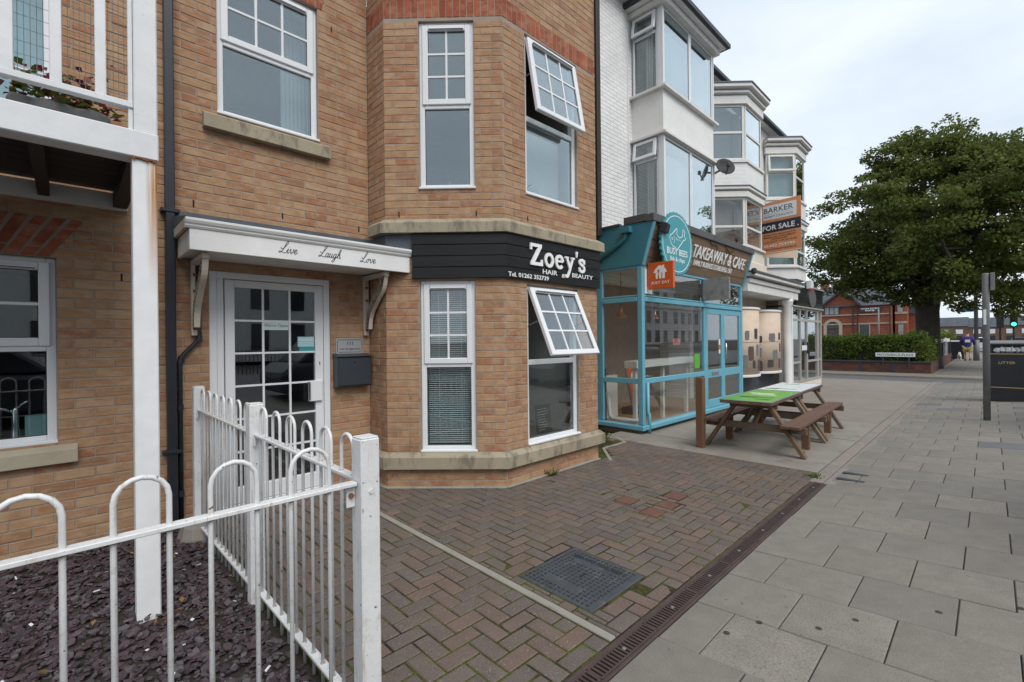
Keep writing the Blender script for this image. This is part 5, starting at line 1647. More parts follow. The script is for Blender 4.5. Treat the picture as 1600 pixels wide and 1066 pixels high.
# floor and contents
box('shop_floor', M['oak_floor'], shop, ID, SX0 + 0.08, SX1, SY + 0.06, 9.0, 0.062, 0.075)
MB().box(ID, SX0 + 0.08, SX1 + 0.1, 5.85, 5.95, 0.07, 2.74).box(ID, SX1 + 0.032, SX1 + 0.05, SY + 0.08, 9.0, 0.07, 2.74).box(ID, SX0 - 0.02, SX0 + 0.0, SYB + 0.01, 9.0, 0.07, 2.74).build('inner_walls', M['shop_wall'], shop)
box('ceiling', M['interior_light'], shop, ID, SX0 + 0.0, SX1 + 0.03, SYB + 0.02, 9.0, 2.745, 2.78)
ctr = thing('shop_counter', (7.7, 4.9, 0.075), 'white counter with timber slatted end inside the teal shop', 'counter')
box('front', M['shop_white'], ctr, ID, 7.05, 7.55, 4.95, 5.02, 0.076, 0.86)
box('end_panel', M['brown_strip'], ctr, ID, 6.98, 7.04, 4.85, 5.25, 0.076, 1.02)
for k in range(9):
    box('slat', M['oak'], ctr, ID, 6.80 + k * 0.024, 6.818 + k * 0.024, 5.02, 5.05, 0.09, 1.06)
MB().beam((6.86, 4.24, 1.10), (9.0, 4.24, 1.12), 0.24, 0.12).build('worktop', M['shop_white'], ctr, bev=0.004)
for x in (7.0, 7.95, 8.9):
    box('leg', M['shop_white'], ctr, ID, x - 0.03, x + 0.03, 4.21, 4.27, 0.076, 1.04)
for k, (x, y, z, w, h, mt, lab) in enumerate(((7.05, 5.7, 1.20, 0.5, 0.16, 'red_box', 'red crate on the shelf behind the shop counter'), (7.02, 5.7, 1.40, 0.55, 0.2, 'galv', 'grey metal tray above the red crate in the shop'), (7.1, 5.5, 1.05, 0.45, 0.10, 'galv', 'steel tray on the counter in the teal shop'))):
    o = MB().box(ID, x, x + w, y, y + 0.3, z, z + h).box(ID, x + 0.02, x + w - 0.02, y - 0.02, y, z + h * 0.4, z + h * 0.6).build('crate' if k == 0 else 'tray', M[mt], None, bev=0.01)
    tag(o, lab, 'crate' if k == 0 else 'tray')
wp_ = thing('white_pipe', (6.8, 4.4, 0.12), 'white plastic waste pipe along the floor inside the shop window', 'pipe')
MB().tube([(6.86, 4.70, 0.60), (6.86, 4.66, 0.2), (6.86, 4.60, 0.15), (6.90, 4.02, 0.15)], 0.04, 10).build('pipe', M['upvc'], wp_, smooth=True)
ab = thing('pavement_board', (8.2, 5.0, 0.075), 'orange advertising A-board stored inside the teal shop window', 'A-board')
FAB = Tilt((7.85, 4.78, 0.08), (1, 0.10, 0), (0.09, -0.95, 0.2), (0, 0.2, 0.98))
box('panel', M['orange'], ab, FAB, 0.05, 0.55, -0.012, 0, 0.18, 0.95, bev=0.01)
fr_ = MB(); ribbon(fr_, FAB, [(0.0, 0.16), (0.0, 0.95), (0.03, 1.0), (0.57, 1.0), (0.60, 0.95), (0.60, 0.16)], 0.035, -0.02, 0.006); fr_.build('frame', M['galv'], ab)
box('foot', M['stall'], ab, FAB, -0.02, 0.62, -0.25, 0.02, 0.0, 0.17, bev=0.02)
dsc = MB(); dsc.prism(FAB, arcp(0.30, 0.70, 0.14, 0.13, 0, 345, 22), 0.001, 0.003); dsc.build('disc_print', M['white_print'], ab)
for (x, y, lab) in ((7.15, 4.6, 'copper pendant lamp nearest the corner of the teal shop'), (8.35, 4.6, 'copper pendant lamp over the middle of the teal shop window')):
    o = thing('pendant_lamp', (x, y, 2.0), lab, 'lamp', 'copper pendant lamps')
    MB().tube([(x, y, 2.10), (x, y, 2.74)], 0.006, 5).build('flex', M['ink'], o)
    MB().lathe((x, y, 1.93), [(0.11, 0), (0.10, 0.02), (0.045, 0.07), (0.03, 0.10), (0.03, 0.17), (0.01, 0.18)], 14).build('shade', M['copper'], o, smooth=True)
os_ = thing('hanging_sign', (8.5, 4.1, 1.4), 'small pinkish sign hanging in the teal shop window', 'sign')
box('board', simple('pinkish_sign', (0.55, 0.20, 0.17), 0.5, 0.05), os_, ID, 8.00, 8.28, 4.05, 4.065, 1.42, 1.54)
MB().tube([(8.02, 4.057, 1.54), (8.14, 4.057, 1.9), (8.26, 4.057, 1.54)], 0.003, 4).build('string', M['ink'], os_)
gs = MB().box(FS, 8.64, 8.87, -0.023, -0.0215, 0.96, 1.24).build('window_poster', M['green_print'], None)
tag(gs, 'small lime green poster stuck inside the teal shop window', 'poster')
# signs on the shopfront
ov = thing('oval_sign', (7.36, 3.69, 2.60), 'large teal oval sign with serrated edge and white fish outline', 'sign')
FO = Tilt((7.37, 3.645, 3.12), (1, 0, 0), (0, -1, 0), (0, 0, 1))
NT_ = 34
oval = []
for i in range(NT_ * 2):
    a = math.pi * i / NT_
    k = 1.0 if i % 2 else 0.945
    oval.append((0.575 * k * math.cos(a), 0.535 * k * math.sin(a)))
MB().prism(FO, oval, -0.02, 0.012).build('panel', M['teal_sign'], ov)
rb = MB(); ribbon(rb, FO, [(0.50 * math.cos(R(6 * i)), 0.465 * math.sin(R(6 * i))) for i in range(60)], 0.012, 0.012, 0.0145, True)
fish = catmull([(-.26, .10), (-.16, .16), (-.02, .26), (-.02, .17), (.03, .13), (.10, .12), (.19, .17), (.20, .27), (.27, .24), (.25, .17), (.30, .12), (.22, .09), (.15, .03), (.06, -.04), (-.02, -.10), (-.06, -.07), (-.17, -.05), (-.25, .02)], 4, True)
ribbon(rb, FO, fish, 0.012, 0.012, 0.015, True)
ribbon(rb, FO, arcp(-.18, .07, .018, .018, 0, 330, 10), 0.008, 0.012, 0.0152)
ribbon(rb, FO, [(-.12, .12), (-.10, .06), (-.12, 0.0)], 0.008, 0.012, 0.0152)
for i in range(4):
    ribbon(rb, FO, [(-.05 + .05 * i, .11 - .01 * i), (-.03 + .05 * i, .09 - .01 * i), (-.05 + .05 * i, .06)], 0.006, 0.012, 0.0152)
rb.build('fish_outline', M['letter'], ov)
t_ = MB(); text(t_, FO, 'BUSY BEES', -0.36, 0.36, -0.19, -0.08, 0.012, 0.0148, 0.006); text(t_, FO, 'fish & chips', -0.26, 0.26, -0.32, -0.22, 0.012, 0.0148, 0.004); letters(t_, 'letter', M['letter'], ov)
je = thing('projecting_sign', (6.86, 3.66, 2.34), 'orange projecting sign with a white house logo on the teal corner post', 'sign')
FJ = Fr((6.87, 3.885), (0, -1))
box('panel', M['orange'], je, FJ, 0.0, 0.437, -0.03, 0.03, 2.342, 2.768, bev=0.004)
box('bracket', M['galv'], je, FJ, -0.06, 0.0, -0.01, 0.01, 2.40, 2.72)
lg = MB()
lg.prism(FJ, [(0.10, 2.60), (0.135, 2.66), (0.19, 2.705), (0.215, 2.715), (0.26, 2.70), (0.26, 2.715), (0.285, 2.715), (0.285, 2.685), (0.335, 2.60), (0.30, 2.595), (0.295, 2.50), (0.255, 2.50), (0.255, 2.60), (0.24, 2.60), (0.235, 2.50), (0.145, 2.50), (0.14, 2.595)], 0.0305, 0.033)
lg.build('house_logo', M['letter'], je)
lg = MB(); lg.prism(FJ, [(0.175, 2.50), (0.205, 2.50), (0.195, 2.585), (0.210, 2.645), (0.170, 2.645), (0.185, 2.585)], 0.0332, 0.0340); lg.build('logo_cutout', M['orange'], je)
t_ = MB(); text(t_, FJ, 'JUST EAT', 0.055, 0.375, 2.405, 2.462, 0.0305, 0.033, 0.005, 0.12); letters(t_, 'letter', M['letter'], je)
o = MB().box(FS, 6.785, 7.02, 0.006, 0.010, 2.28, 2.69).build('white_notice', M['white_print'], None); tag(o, 'blank white panel on the glass beside the orange sign', 'panel')
g2 = thing('faded_sign', (9.0, 3.66, 2.28), 'faded grey projecting sign above the teal shop doors', 'sign')
FG2 = Fr((9.0, 3.92), (0, -1))
box('panel', simple('faded_grey_sign', (0.24, 0.235, 0.23), 0.8, 0.15, 8, 60, 0.3, 0.002, dirt=(0.15, 0.14, 0.13), dirt_thr=0.52, dscale=9), g2, FG2, 0.015, 0.51, -0.03, 0.03, 2.275, 2.69, bev=0.004)
box('bracket', M['galv'], g2, FG2, -0.02, 0.0145, -0.01, 0.01, 2.35, 2.62)
fd = thing('floodlight', (6.9, 3.58, 3.3), 'black floodlight on the corner of the timber fascia', 'floodlight')
FFL = Tilt((6.78, 3.60, 3.24), (1, 0.2, 0), (0.2, -1, -0.4), (0, -0.3, 1))
box('body', M['ink'], fd, FFL, 0, 0.20, -0.05, 0.05, 0, 0.15, bev=0.01)
box('lens', M['anthracite'], fd, FFL, 0.02, 0.18, 0.051, 0.055, 0.02, 0.13)
MB().tube([FFL.p(0.1, -0.05, 0.08), (6.87, 3.72, 3.40)], 0.012, 6).build('arm', M['ink'], fd)
fd2 = thing('floodlight', (11.0, 3.62, 3.0), 'small black lamp at the far end of the timber fascia', 'floodlight')
MB().lathe((11.05, 3.66, 2.97), [(0.03, 0), (0.055, 0.03), (0.055, 0.11), (0.03, 0.13)], 10).build('body', M['ink'], fd2)
MB().tube([(11.05, 3.66, 3.05), (11.06, 3.80, 3.05)], 0.012, 6).build('arm', M['ink'], fd2)

# ------------------------------------------------------------------ the terrace beyond
def mould(mb, plan, t, z0, z1, t_in=0.0, slope=0.0):
    """a moulding along an open plan line, projecting t outwards"""
    n = len(plan)
    offs = []
    for i in range(n):
        ds = []
        if i > 0: ds.append((plan[i][0] - plan[i - 1][0], plan[i][1] - plan[i - 1][1]))
        if i < n - 1: ds.append((plan[i + 1][0] - plan[i][0], plan[i + 1][1] - plan[i][1]))
        ns = []
        for d in ds:
            l = math.hypot(*d); ns.append((d[1] / l, -d[0] / l))
        bx, by = sum(q[0] for q in ns), sum(q[1] for q in ns)
        l = math.hypot(bx, by); bx /= l; by /= l
        k = 1 / max(0.3, bx * ns[0][0] + by * ns[0][1])
        offs.append((bx * k, by * k))
    V, F = [], []
    for (p, o) in zip(plan, offs):
        a = (p[0] + o[0] * t_in, p[1] + o[1] * t_in)
        b = (p[0] + o[0] * t, p[1] + o[1] * t)
        V += [(a[0], a[1], z0), (b[0], b[1], z0 + slope), (b[0], b[1], z1), (a[0], a[1], z1)]
    for i in range(n - 1):
        for j in range(4):
            F.append((i * 4 + j, i * 4 + (j + 1) % 4, i * 4 + 4 + (j + 1) % 4, i * 4 + 4 + j))
    F.append((0, 1, 2, 3)); F.append(tuple((n - 1) * 4 + j for j in range(4)))
    return mb.add(V, F)

HY = 4.82
EAV = 8.05
def house(name, x0, x1, wallmat, label):
    h = thing(name, ((x0 + x1) / 2, HY, 0), label, 'house')
    MB().box(ID, x0, x1, HY, HY + 0.25, 2.6, EAV - 0.06).box(ID, x0, x0 + 0.2, HY + 0.25, 12, 0, EAV - 0.06).box(ID, x1 - 0.2, x1, HY + 0.25, 12, 0, EAV - 0.06).build('wall', wallmat, h)
    MB().add([(x0, HY - 0.22, EAV), (x1, HY - 0.22, EAV), (x1, 8.6, EAV + 3.0), (x0, 8.6, EAV + 3.0), (x0, 12.2, EAV), (x1, 12.2, EAV)], [(0, 1, 2, 3), (3, 2, 5, 4), (0, 3, 4), (1, 5, 2), (0, 4, 5, 1)]).build('roof', M['slate_roof'], h)
    box('eaves_gutter', M['roof_dark'], h, ID, x0 + 0.001, x1 - 0.001, HY - 0.30, HY - 0.20, EAV - 0.07, EAV + 0.03, bev=0.01)
    box('eaves_soffit', M['greywhite'], h, ID, x0 + 0.001, x1 - 0.001, HY - 0.19, HY - 0.001, EAV - 0.11, EAV - 0.061)
    return h
# house 1: square white bay over the teal shop
h1 = house('white_house', 6.70, 11.07, M['white_brick'], 'white painted brick house with square two-storey bay above the teal shop')
B1X0, B1X1, B1Y = 7.93, 10.17, 4.15
F1F, F1S, F1R = Fr((B1X0, B1Y), (1, 0)), Fr((B1X0, HY), (0, -1)), Fr((B1X1, B1Y), (0, 1))
plan1 = [(B1X0, HY), (B1X0, B1Y), (B1X1, B1Y), (B1X1, HY)]
def bay_band(parent, plan, z0, z1, t0, mat, nm):
    return mould(MB(), plan, t0, z0, z1, -0.12).build(nm, mat, parent)
box('bay_floor', M['render'], h1, ID, B1X0 + 0.02, B1X1 - 0.02, B1Y + 0.02, HY, 3.42, 3.5)
bay_band(h1, plan1, 3.40, 3.56, 0.0, M['render'], 'bay_apron')
bay_band(h1, plan1, 5.365, 6.165, -0.012, M['render'], 'bay_spandrel')
mould(MB(), plan1, 0.07, 5.315, 5.362, -0.1, 0.008).build('drip_moulding', M['greywhite'], h1)
mould(MB(), plan1, 0.075, 6.168, 6.212, -0.1).build('window_sill', M['greywhite'], h1)
for z0, z1, zt in ((3.56, 5.312, 4.93), (6.214, 7.70, 7.30)):
    window(h1, F1F, 0.035, 1.135, z0, z1, None, None, None, 0, 0.01, 0.05, sash=False, glass='glass_up', low_sill=False)
    window(h1, F1F, 1.136, B1X1 - B1X0 - 0.035, z0, z1, None, None, None, 0, 0.01, 0.05, sash=False, glass='glass_up', low_sill=False)
    window(h1, F1S, 0.03, 0.56, z0, z1, zt, (1, 1), None, R(9), 0.01, 0.045, glass='glass', vent=False, low_sill=False)
    window(h1, F1R, 0.11, 0.64, z0, z1, zt, (1, 1), None, 0, 0.01, 0.045, glass='glass', vent=False, low_sill=False)
    box('corner_post', M['upvc'], h1, ID, B1X0 - 0.004, B1X0 + 0.034, B1Y - 0.004, B1Y + 0.11, z0, z1, bev=0.004)
    box('corner_post', M['upvc'], h1, ID, B1X1 - 0.034, B1X1 + 0.004, B1Y - 0.004, B1Y + 0.11, z0, z1, bev=0.004)
    box('ceiling_board', M['interior_light'], h1, ID, B1X0 + 0.08, B1X1 - 0.08, B1Y + 0.1, HY - 0.002, z1 - 0.03, z1 - 0.01)
    cm = MB()
    for k in range(40):
        xa, xb = B1X0 + 0.12 + k * 0.05, B1X0 + 0.17 + k * 0.05
        ya, yb = B1Y + 0.16 + 0.016 * (k % 2), B1Y + 0.16 + 0.016 * ((k + 1) % 2)
        cm.add([(xa, ya, z0 + 0.05), (xb, yb, z0 + 0.05), (xb, yb, z1 - 0.22), (xa, ya, z1 - 0.22)], [(0, 1, 2, 3)])
    for k in range(3):
        cm.add([(B1X0 + 0.10, B1Y + 0.26 + k * 0.05, z0 + 0.05), (B1X0 + 0.12, B1Y + 0.31 + k * 0.05, z0 + 0.05), (B1X0 + 0.12, B1Y + 0.31 + k * 0.05, z1 - 0.1), (B1X0 + 0.10, B1Y + 0.26 + k * 0.05, z1 - 0.1)], [(0, 1, 2, 3)])
    cm.build('curtain_backing', M['curtain'], h1, recalc=False)
mould(MB(), plan1, 0.10, 7.70, 7.80, -0.1).build('bay_fascia', M['greywhite'], h1)
mould(MB(), plan1, 0.20, 7.801, 7.88, -0.1, 0.03).build('bay_eaves', M['white_wood'], h1)
mould(MB(), plan1, 0.27, 7.845, 7.93, 0.205).build('bay_gutter', M['roof_dark'], h1)
MB().add([(B1X0 - 0.2, HY, 7.90), (B1X0 - 0.2, B1Y - 0.2, 7.90), (B1X1 + 0.2, B1Y - 0.2, 7.90), (B1X1 + 0.2, HY, 7.90), (B1X0 + 0.3, HY, 8.25), (B1X1 - 0.3, HY, 8.25)], [(0, 1, 4), (1, 2, 5, 4), (2, 3, 5), (0, 3, 2, 1)]).build('bay_roof', M['slate_roof'], h1)
cr = MB()
cr.tube([(7.80, HY - 0.004, 3.5), (7.79, HY - 0.004, 4.8), (7.80, HY - 0.004, 5.6), (7.79, HY - 0.004, 7.9)], 0.014, 5)
cr.build('cable', M['greywhite'], h1)

def canted(parent, v1x, v2x, vy, leg, wmat, dz=0.0, blinds=False, opened=False):
    plan = [(v1x - leg, vy + leg), (v1x, vy), (v2x, vy), (v2x + leg, vy + leg)]
    fl_, ff_, fr_2 = Fr(plan[0], (1, -1)), Fr(plan[1], (1, 0)), Fr(plan[2], (1, 1))
    L = leg * 2 ** 0.5
    mould(MB(), plan, 0.0, 3.40 + dz, 3.78 + dz, -0.12).build('bay_apron', wmat, parent)
    mould(MB(), plan, 0.06, 3.74 + dz, 3.785 + dz, -0.02).build('window_sill', M['greywhite'], parent)
    for a, b, t_ in ((3.786, 4.968, 4.26), (5.866, 7.228, 6.55)):
        for f_, s0, s1 in ((fl_, 0.04, L - 0.02), (ff_, 0.02, v2x - v1x - 0.02), (fr_2, 0.02, L - 0.04)):
            op = opened and f_ is fl_
            window(parent, f_, s0, s1, a + dz, b + dz, t_ + dz + (0.13 if op else 0), None, None, R(4) if (op and a > 5) else 0, 0.012, 0.06, sash=op, vent=False, low_sill=False, mat='cream_trim', glass='glass_up' if (a > 5 and not op) else 'glass_shop')
        n = 12
        cu_ = MB()
        for f_, s0, s1 in ((fl_, 0.10, L), (ff_, 0.02, v2x - v1x)):
            if blinds:
                z = a + dz + 0.06
                while z < b + dz - 0.06:
                    cu_.add([f_.p(s0, -0.17, z), f_.p(s1, -0.17, z), f_.p(s1, -0.15, z + 0.035), f_.p(s0, -0.15, z + 0.035)], [(0, 1, 2, 3)]); z += 0.045
            else:
                cu_.add([f_.p(s0, -0.30, a + dz), f_.p(s1, -0.30, a + dz), f_.p(s1, -0.30, b + dz - 0.1), f_.p(s0, -0.30, b + dz - 0.1)], [(0, 1, 2, 3)])  # no curtain here: plain dark sheet added behind the glass to darken the panes
        cu_.build('blind' if blinds else 'curtain_backing', M['blind_blue'] if blinds else M['interior'], parent, recalc=False)
    mould(MB(), plan, 0.05, 4.97 + dz, 5.10 + dz, -0.1).build('bay_fascia', M['greywhite'], parent)
    mould(MB(), plan, 0.09, 5.101 + dz, 5.21 + dz, -0.1, 0.05).build('bay_cornice', M['greywhite'], parent)
    mould(MB(), plan, 0.105, 5.211 + dz, 5.235 + dz, -0.1).build('bay_lead', M['lead'], parent)
    wb = MB()
    for k in range(6):
        mould(wb, plan, 0.012, 5.236 + dz + k * 0.0945, 5.328 + dz + k * 0.0945, -0.02 - 0.001 * (k % 2), -0.0)
    wb.build('weatherboarding', M['white_wood'], parent)
    mould(MB(), plan, 0.05, 5.805 + dz, 5.865 + dz, -0.1).build('window_sill', M['greywhite'], parent)
    mould(MB(), plan, 0.04, 7.23 + dz, 7.42 + dz, -0.1).build('bay_fascia', M['greywhite'], parent)
    mould(MB(), plan, 0.10, 7.421 + dz, 7.52 + dz, -0.1, 0.05).build('bay_cornice', M['greywhite'], parent)
    mould(MB(), plan, 0.18, 7.521 + dz, 7.66 + dz, -0.1, 0.06).build('bay_cornice', M['greywhite'], parent)
    mould(MB(), plan, 0.20, 7.661 + dz, 7.69 + dz, -0.1).build('bay_lead', M['lead'], parent)
    MB().slab(plan, 7.66 + dz, 7.68 + dz).slab(plan, 5.2 + dz, 5.23 + dz).build('bay_top', M['lead'], parent)
M['cream_trim'] = simple('cream_white_window_paint', (0.66, 0.65, 0.62), 0.5, 0.05, 3, 40, 0.1, 0.002, dirt=(0.50, 0.47, 0.42), dirt_thr=0.64, dscale=5)
h2 = house('cream_house', 11.08, 15.28, M['cream_wall'], 'cream and white terraced house with canted weatherboarded bay behind the sale board')
canted(h2, 11.90, 13.05, 4.10, 0.66, M['cream_wall'])
box('party_pilaster', M['cream_wall'], h2, ID, 13.95, 14.2, HY - 0.08, HY - 0.001, 3.0, EAV - 0.4, bev=0.01)
h3 = house('grey_white_house', 15.29, 18.10, M['greywhite'], 'far grey-white terraced house with canted bay and open top window')
canted(h3, 16.08, 17.07, 4.10, 0.66, M['greywhite'], -0.06, True, True)

# satellite dishes
def dish(c, r, face, mat, label):
    o = thing('satellite_dish', c, label, 'satellite dish')
    f = Vector(face).normalized()
    u = f.cross(Vector((0, 0, 1))).normalized(); w = u.cross(f)
    vs, fs = [tuple(Vector(c) - f * 0.10 * r)], []
    for i in range(1, 5):
        for k in range(18):
            a = 2 * math.pi * k / 18; q = r * i / 4
            vs.append(tuple(Vector(c) + u * (q * math.cos(a)) + w * (q * 0.92 * math.sin(a)) + f * (0.28 * r * (i / 4) ** 2 - 0.10 * r)))
    for k in range(18):
        fs.append((0, 1 + k, 1 + (k + 1) % 18))
    for i in range(3):
        for k in range(18):
            a, b = 1 + i * 18 + k, 1 + i * 18 + (k + 1) % 18
            fs.append((a, b, b + 18, a + 18))
    m = MB(); m.add(vs, fs)
    d = m.build('reflector', mat, o, smooth=True)
    sm_ = d.modifiers.new('thick', 'SOLIDIFY'); sm_.thickness = 0.012
    MB().tube([tuple(Vector(c) - w * r * 0.85), tuple(Vector(c) + f * r * 0.62 - w * r * 0.25)], 0.014, 6).build('arm', M['ink'], o)
    e = Vector(c) + f * r * 0.62 - w * r * 0.22
    MB().lathe(tuple(e), [(0.02, -0.04), (0.04, -0.02), (0.04, 0.03), (0.02, 0.05)], 8).build('receiver', M['ink'], o)
    MB().tube([tuple(Vector(c) - f * r * 0.1), (c[0], c[1] + 0.3, c[2] - 0.1)], 0.022, 6).build('bracket', M['galv'], o)
dish((10.28, 3.98, 5.24), 0.22, (-0.55, -0.75, 0.30), M['dish'], 'dark mesh satellite dish on the corner of the white bay')
dish((11.15, 4.15, 3.80), 0.24, (-0.55, -0.75, 0.30), M['dish2'], 'brownish satellite dish half hidden behind the timber fascia')

# for-sale board
fsb = thing('sale_board', (13.6, 4.35, 3.8), 'orange and white estate agent for sale board fixed high on the terrace', 'sign')
SBX = 13.6
FSB = Fr((SBX + 0.10, 4.32), (-0.16, -1))
box('panel', M['orange2'], fsb, FSB, 0, 0.985, -0.012, 0.006, 3.80, 5.19)
FSB2 = Fr((SBX + 0.12, 4.34), (1.0, -0.8))
box('rear_panel', M['plywood'], fsb, FSB2, 0, 1.05, -0.012, 0.006, 3.74, 5.14)
box('wall_batten', M['plywood'], fsb, ID, SBX + 0.10, SBX + 0.20, 4.335, HY - 0.002, 3.70, 5.2)
box('white_field', M['white_print'], fsb, FSB, 0.03, 0.88, 0.0065, 0.009, 4.72, 5.10)
box('dark_field', M['navy'], fsb, FSB, 0.0, 0.985, 0.0065, 0.009, 4.37, 4.65)
for body, a, b, c, d, mt, bo in (('BARKER', 0.06, 0.80, 4.90, 5.04, 'navy', 0.0), ('PROPERTY CONSULTANTS', 0.06, 0.80, 4.775, 4.82, 'navy', 0.0), ('FOR SALE .', 0.02, 0.93, 4.43, 4.57, 'letter', 0.02),
                                 ('SHOP AND MAISONETTE', 0.05, 0.86, 4.285, 4.325, 'brown_ink', 0.004), ('MIXED-USE INVESTMENT', 0.05, 0.86, 4.225, 4.265, 'brown_ink', 0.004), ('OPPORTUNITY', 0.24, 0.68, 4.165, 4.205, 'brown_ink', 0.004), ('1,125 SQ.FT. (104.48 SQ.M)', 0.04, 0.88, 4.095, 4.14, 'brown_ink', 0.004),
                                 ('01482 753799', 0.05, 0.84, 3.975, 4.045, 'letter', 0.014), ('www.barkerproperty.uk', 0.05, 0.88, 3.885, 3.945, 'brown_ink', 0.006)):
    t_ = MB(); text(t_, FSB, body, a, b, c, d, 0.0092, 0.0115, bo)
    if body.startswith(('FOR', 'BARKER', '014')): letters(t_, 'letter', M[mt], fsb)
    else: t_.build('lettering', M[mt], fsb)
box('rule', M['orange2'], fsb, FSB, 0.06, 0.80, 0.0092, 0.011, 4.853, 4.860)
box('foot_band', M['white_print'], fsb, FSB, 0.0, 0.985, 0.0065, 0.009, 3.82, 3.835)

# boarded-up shop under house 2
ws = thing('boarded_shopfront', (13.2, 3.9, 0), 'white pillared shopfront with curved plywood panels painted with dark patches', 'shopfront')
box('entablature', M['greywhite'], ws, ID, 11.10, 15.0, 3.80, 4.6, 2.60, 2.80, bev=0.01)
box('entablature_frieze', M['greywhite'], ws, ID, 11.10, 15.05, 3.76, 4.6, 2.801, 2.90, bev=0.01)
lc_ = mould(MB(), [(11.10, 4.0), (15.10, 4.0)], 0.34, 2.901, 3.02, -0.6, 0.05).build('cornice', M['greywhite'], ws)
mould(MB(), [(11.10, 4.0), (15.12, 4.0)], 0.37, 3.021, 3.06, -0.8).build('cornice_lead', M['lead'], ws)
box('apron_block', M['cream_wall'], ws, ID, 12.0, 13.2, 4.05, 4.7, 3.061, 3.42, bev=0.02)
box('back_panel', M['plywood'], ws, ID, 11.08, 14.6, 4.52, 4.56, 2.20, 2.60)
box('stall_riser', M['stall'], ws, ID, 11.08, 14.30, 4.25, 4.6, -0.05, 0.60)
box('recess_wall', M['stall'], ws, ID, 11.08, 14.9, 4.62, 4.75, -0.05, 2.6)
def bow(cx, rx, ry, patches):
    cy = 4.32
    pts = [(cx + rx * math.cos(R(180 + a)), cy + ry * math.sin(R(180 + a))) for a in range(0, 181, 6)]
    b = MB()
    np_ = len(pts)
    b.add([(*a, 0.66) for a in pts] + [(*a, 2.22) for a in pts], [(i, i + 1, np_ + i + 1, np_ + i) for i in range(np_ - 1)])
    o = b.build('plywood_panel', M['plywood'], ws, smooth=True)
    s_ = o.modifiers.new('thick', 'SOLIDIFY'); s_.thickness = 0.02
    for z0, z1, k, nm in ((2.221, 2.275, 1.06, 'curved_cap'), (0.60, 0.659, 1.05, 'curved_sill')):
        MB().slab([(cx + (x - cx) * k, cy + (y - cy) * k) for x, y in pts] + [(cx, cy + 0.1)], z0, z1).build(nm, M['white_wood'], ws, bev=0.008)
    j = MB()
    for (a, c) in zip(pts, pts[1:]):
        k = 1.004
        j.add([(cx + (a[0] - cx) * k, cy + (a[1] - cy) * k, 1.428), (cx + (c[0] - cx) * k, cy + (c[1] - cy) * k, 1.428), (cx + (c[0] - cx) * k, cy + (c[1] - cy) * k, 1.436), (cx + (a[0] - cx) * k, cy + (a[1] - cy) * k, 1.436)], [(0, 1, 2, 3)])
    j.build('sheet_joint', M['brown_strip'], ws, recalc=False)
    rnd = random.Random(int(cx * 10))
    for (ang, z, w, h, mt) in patches:
        n = 16
        ring = []
        for i in range(n):
            t = 2 * math.pi * i / n
            q = (abs(math.cos(t)) ** 9 + abs(math.sin(t)) ** 9) ** (-1 / 9) * rnd.uniform(0.90, 1.05)
            aa = R(180 + ang) + w / rx * q * math.cos(t) / 2
            k = 1.008
            ring.append((cx + rx * k * math.cos(aa), cy + ry * k * math.sin(aa), z + h / 2 * q * math.sin(t)))
        c = (cx + rx * 1.008 * math.cos(R(180 + ang)), cy + ry * 1.008 * math.sin(R(180 + ang)), z)
        MB().add(ring + [c], [(i, (i + 1) % n, n) for i in range(n)]).build('painted_patch', M[mt], ws, recalc=False)
bow(12.00, 0.66, 0.40, [(52, 1.60, .16, .22, 'pebble_grey'), (84, 1.64, .18, .26, 'pebble_dark'), (64, 1.17, .22, .36, 'pebble_brown'), (92, 1.24, .18, .28, 'pebble_grey'), (125, 1.28, .12, .20, 'pebble_brown'), (45, 0.98, .20, .30, 'pebble_grey'), (75, 0.90, .14, .20, 'pebble_dark'), (102, 0.87, .20, .28, 'pebble_brown'), (30, 1.35, .2, .25, 'pebble_dark'), (22, 0.95, .2, .25, 'pebble_brown')])
bow(13.66, 0.66, 0.40, [(58, 1.55, .26, .22, 'pebble_grey'), (92, 1.58, .16, .20, 'pebble_dark'), (96, 1.28, .14, .24, 'pebble_brown'), (70, 1.08, .24, .28, 'pebble_grey'), (52, 0.86, .24, .20, 'pebble_dark'), (92, 0.86, .18, .26, 'pebble_brown'), (20, 1.50, .14, .18, 'pebble_dark'), (18, 1.15, .14, .24, 'pebble_grey'), (20, 0.80, .16, .28, 'pebble_dark')])
MB().lathe((14.40, 3.92, 0), [(0.17, 0.0), (0.17, 0.16), (0.12, 0.19), (0.105, 0.25), (0.10, 1.5), (0.09, 2.40), (0.12, 2.44), (0.12, 2.48), (0.15, 2.52), (0.15, 2.599)], 18).build('column', M['white_wood'], ws, smooth=True)
# grey aluminium shop under house 3
gsx = thing('grey_shopfront', (16.4, 3.9, 0), 'pale grey aluminium shopfront with black fascia and round sign at the corner', 'shopfront')
A = M['alu']
FG = Fr((0, 3.90), (1, 0))
box('plinth', M['cream_wall'], gsx, ID, 14.74, 18.05, 3.92, 4.3, -0.05, 0.20)
for x0, x1 in ((14.72, 14.86), (15.58, 15.66), (16.30, 16.38), (17.52, 17.66), (17.96, 18.06)):
    box('mullion', A, gsx, FG, x0, x1, -0.08, 0.0, 0.201, 2.42, bev=0.004)
box('pilaster', M['greywhite'], gsx, ID, 14.60, 14.715, 3.86, 4.2, 0.0, 2.60, bev=0.006)
for z0, z1 in ((0.201, 0.26), (0.78, 0.84), (2.02, 2.09), (2.36, 2.42)):
    for x0, x1 in ((14.861, 15.579), (15.661, 16.299), (16.381, 17.519), (17.661, 17.959)):
        if z0 == 0.78 and x0 == 15.661: continue
        box('transom', A, gsx, FG, x0, x1, -0.07, -0.004, z0, z1)
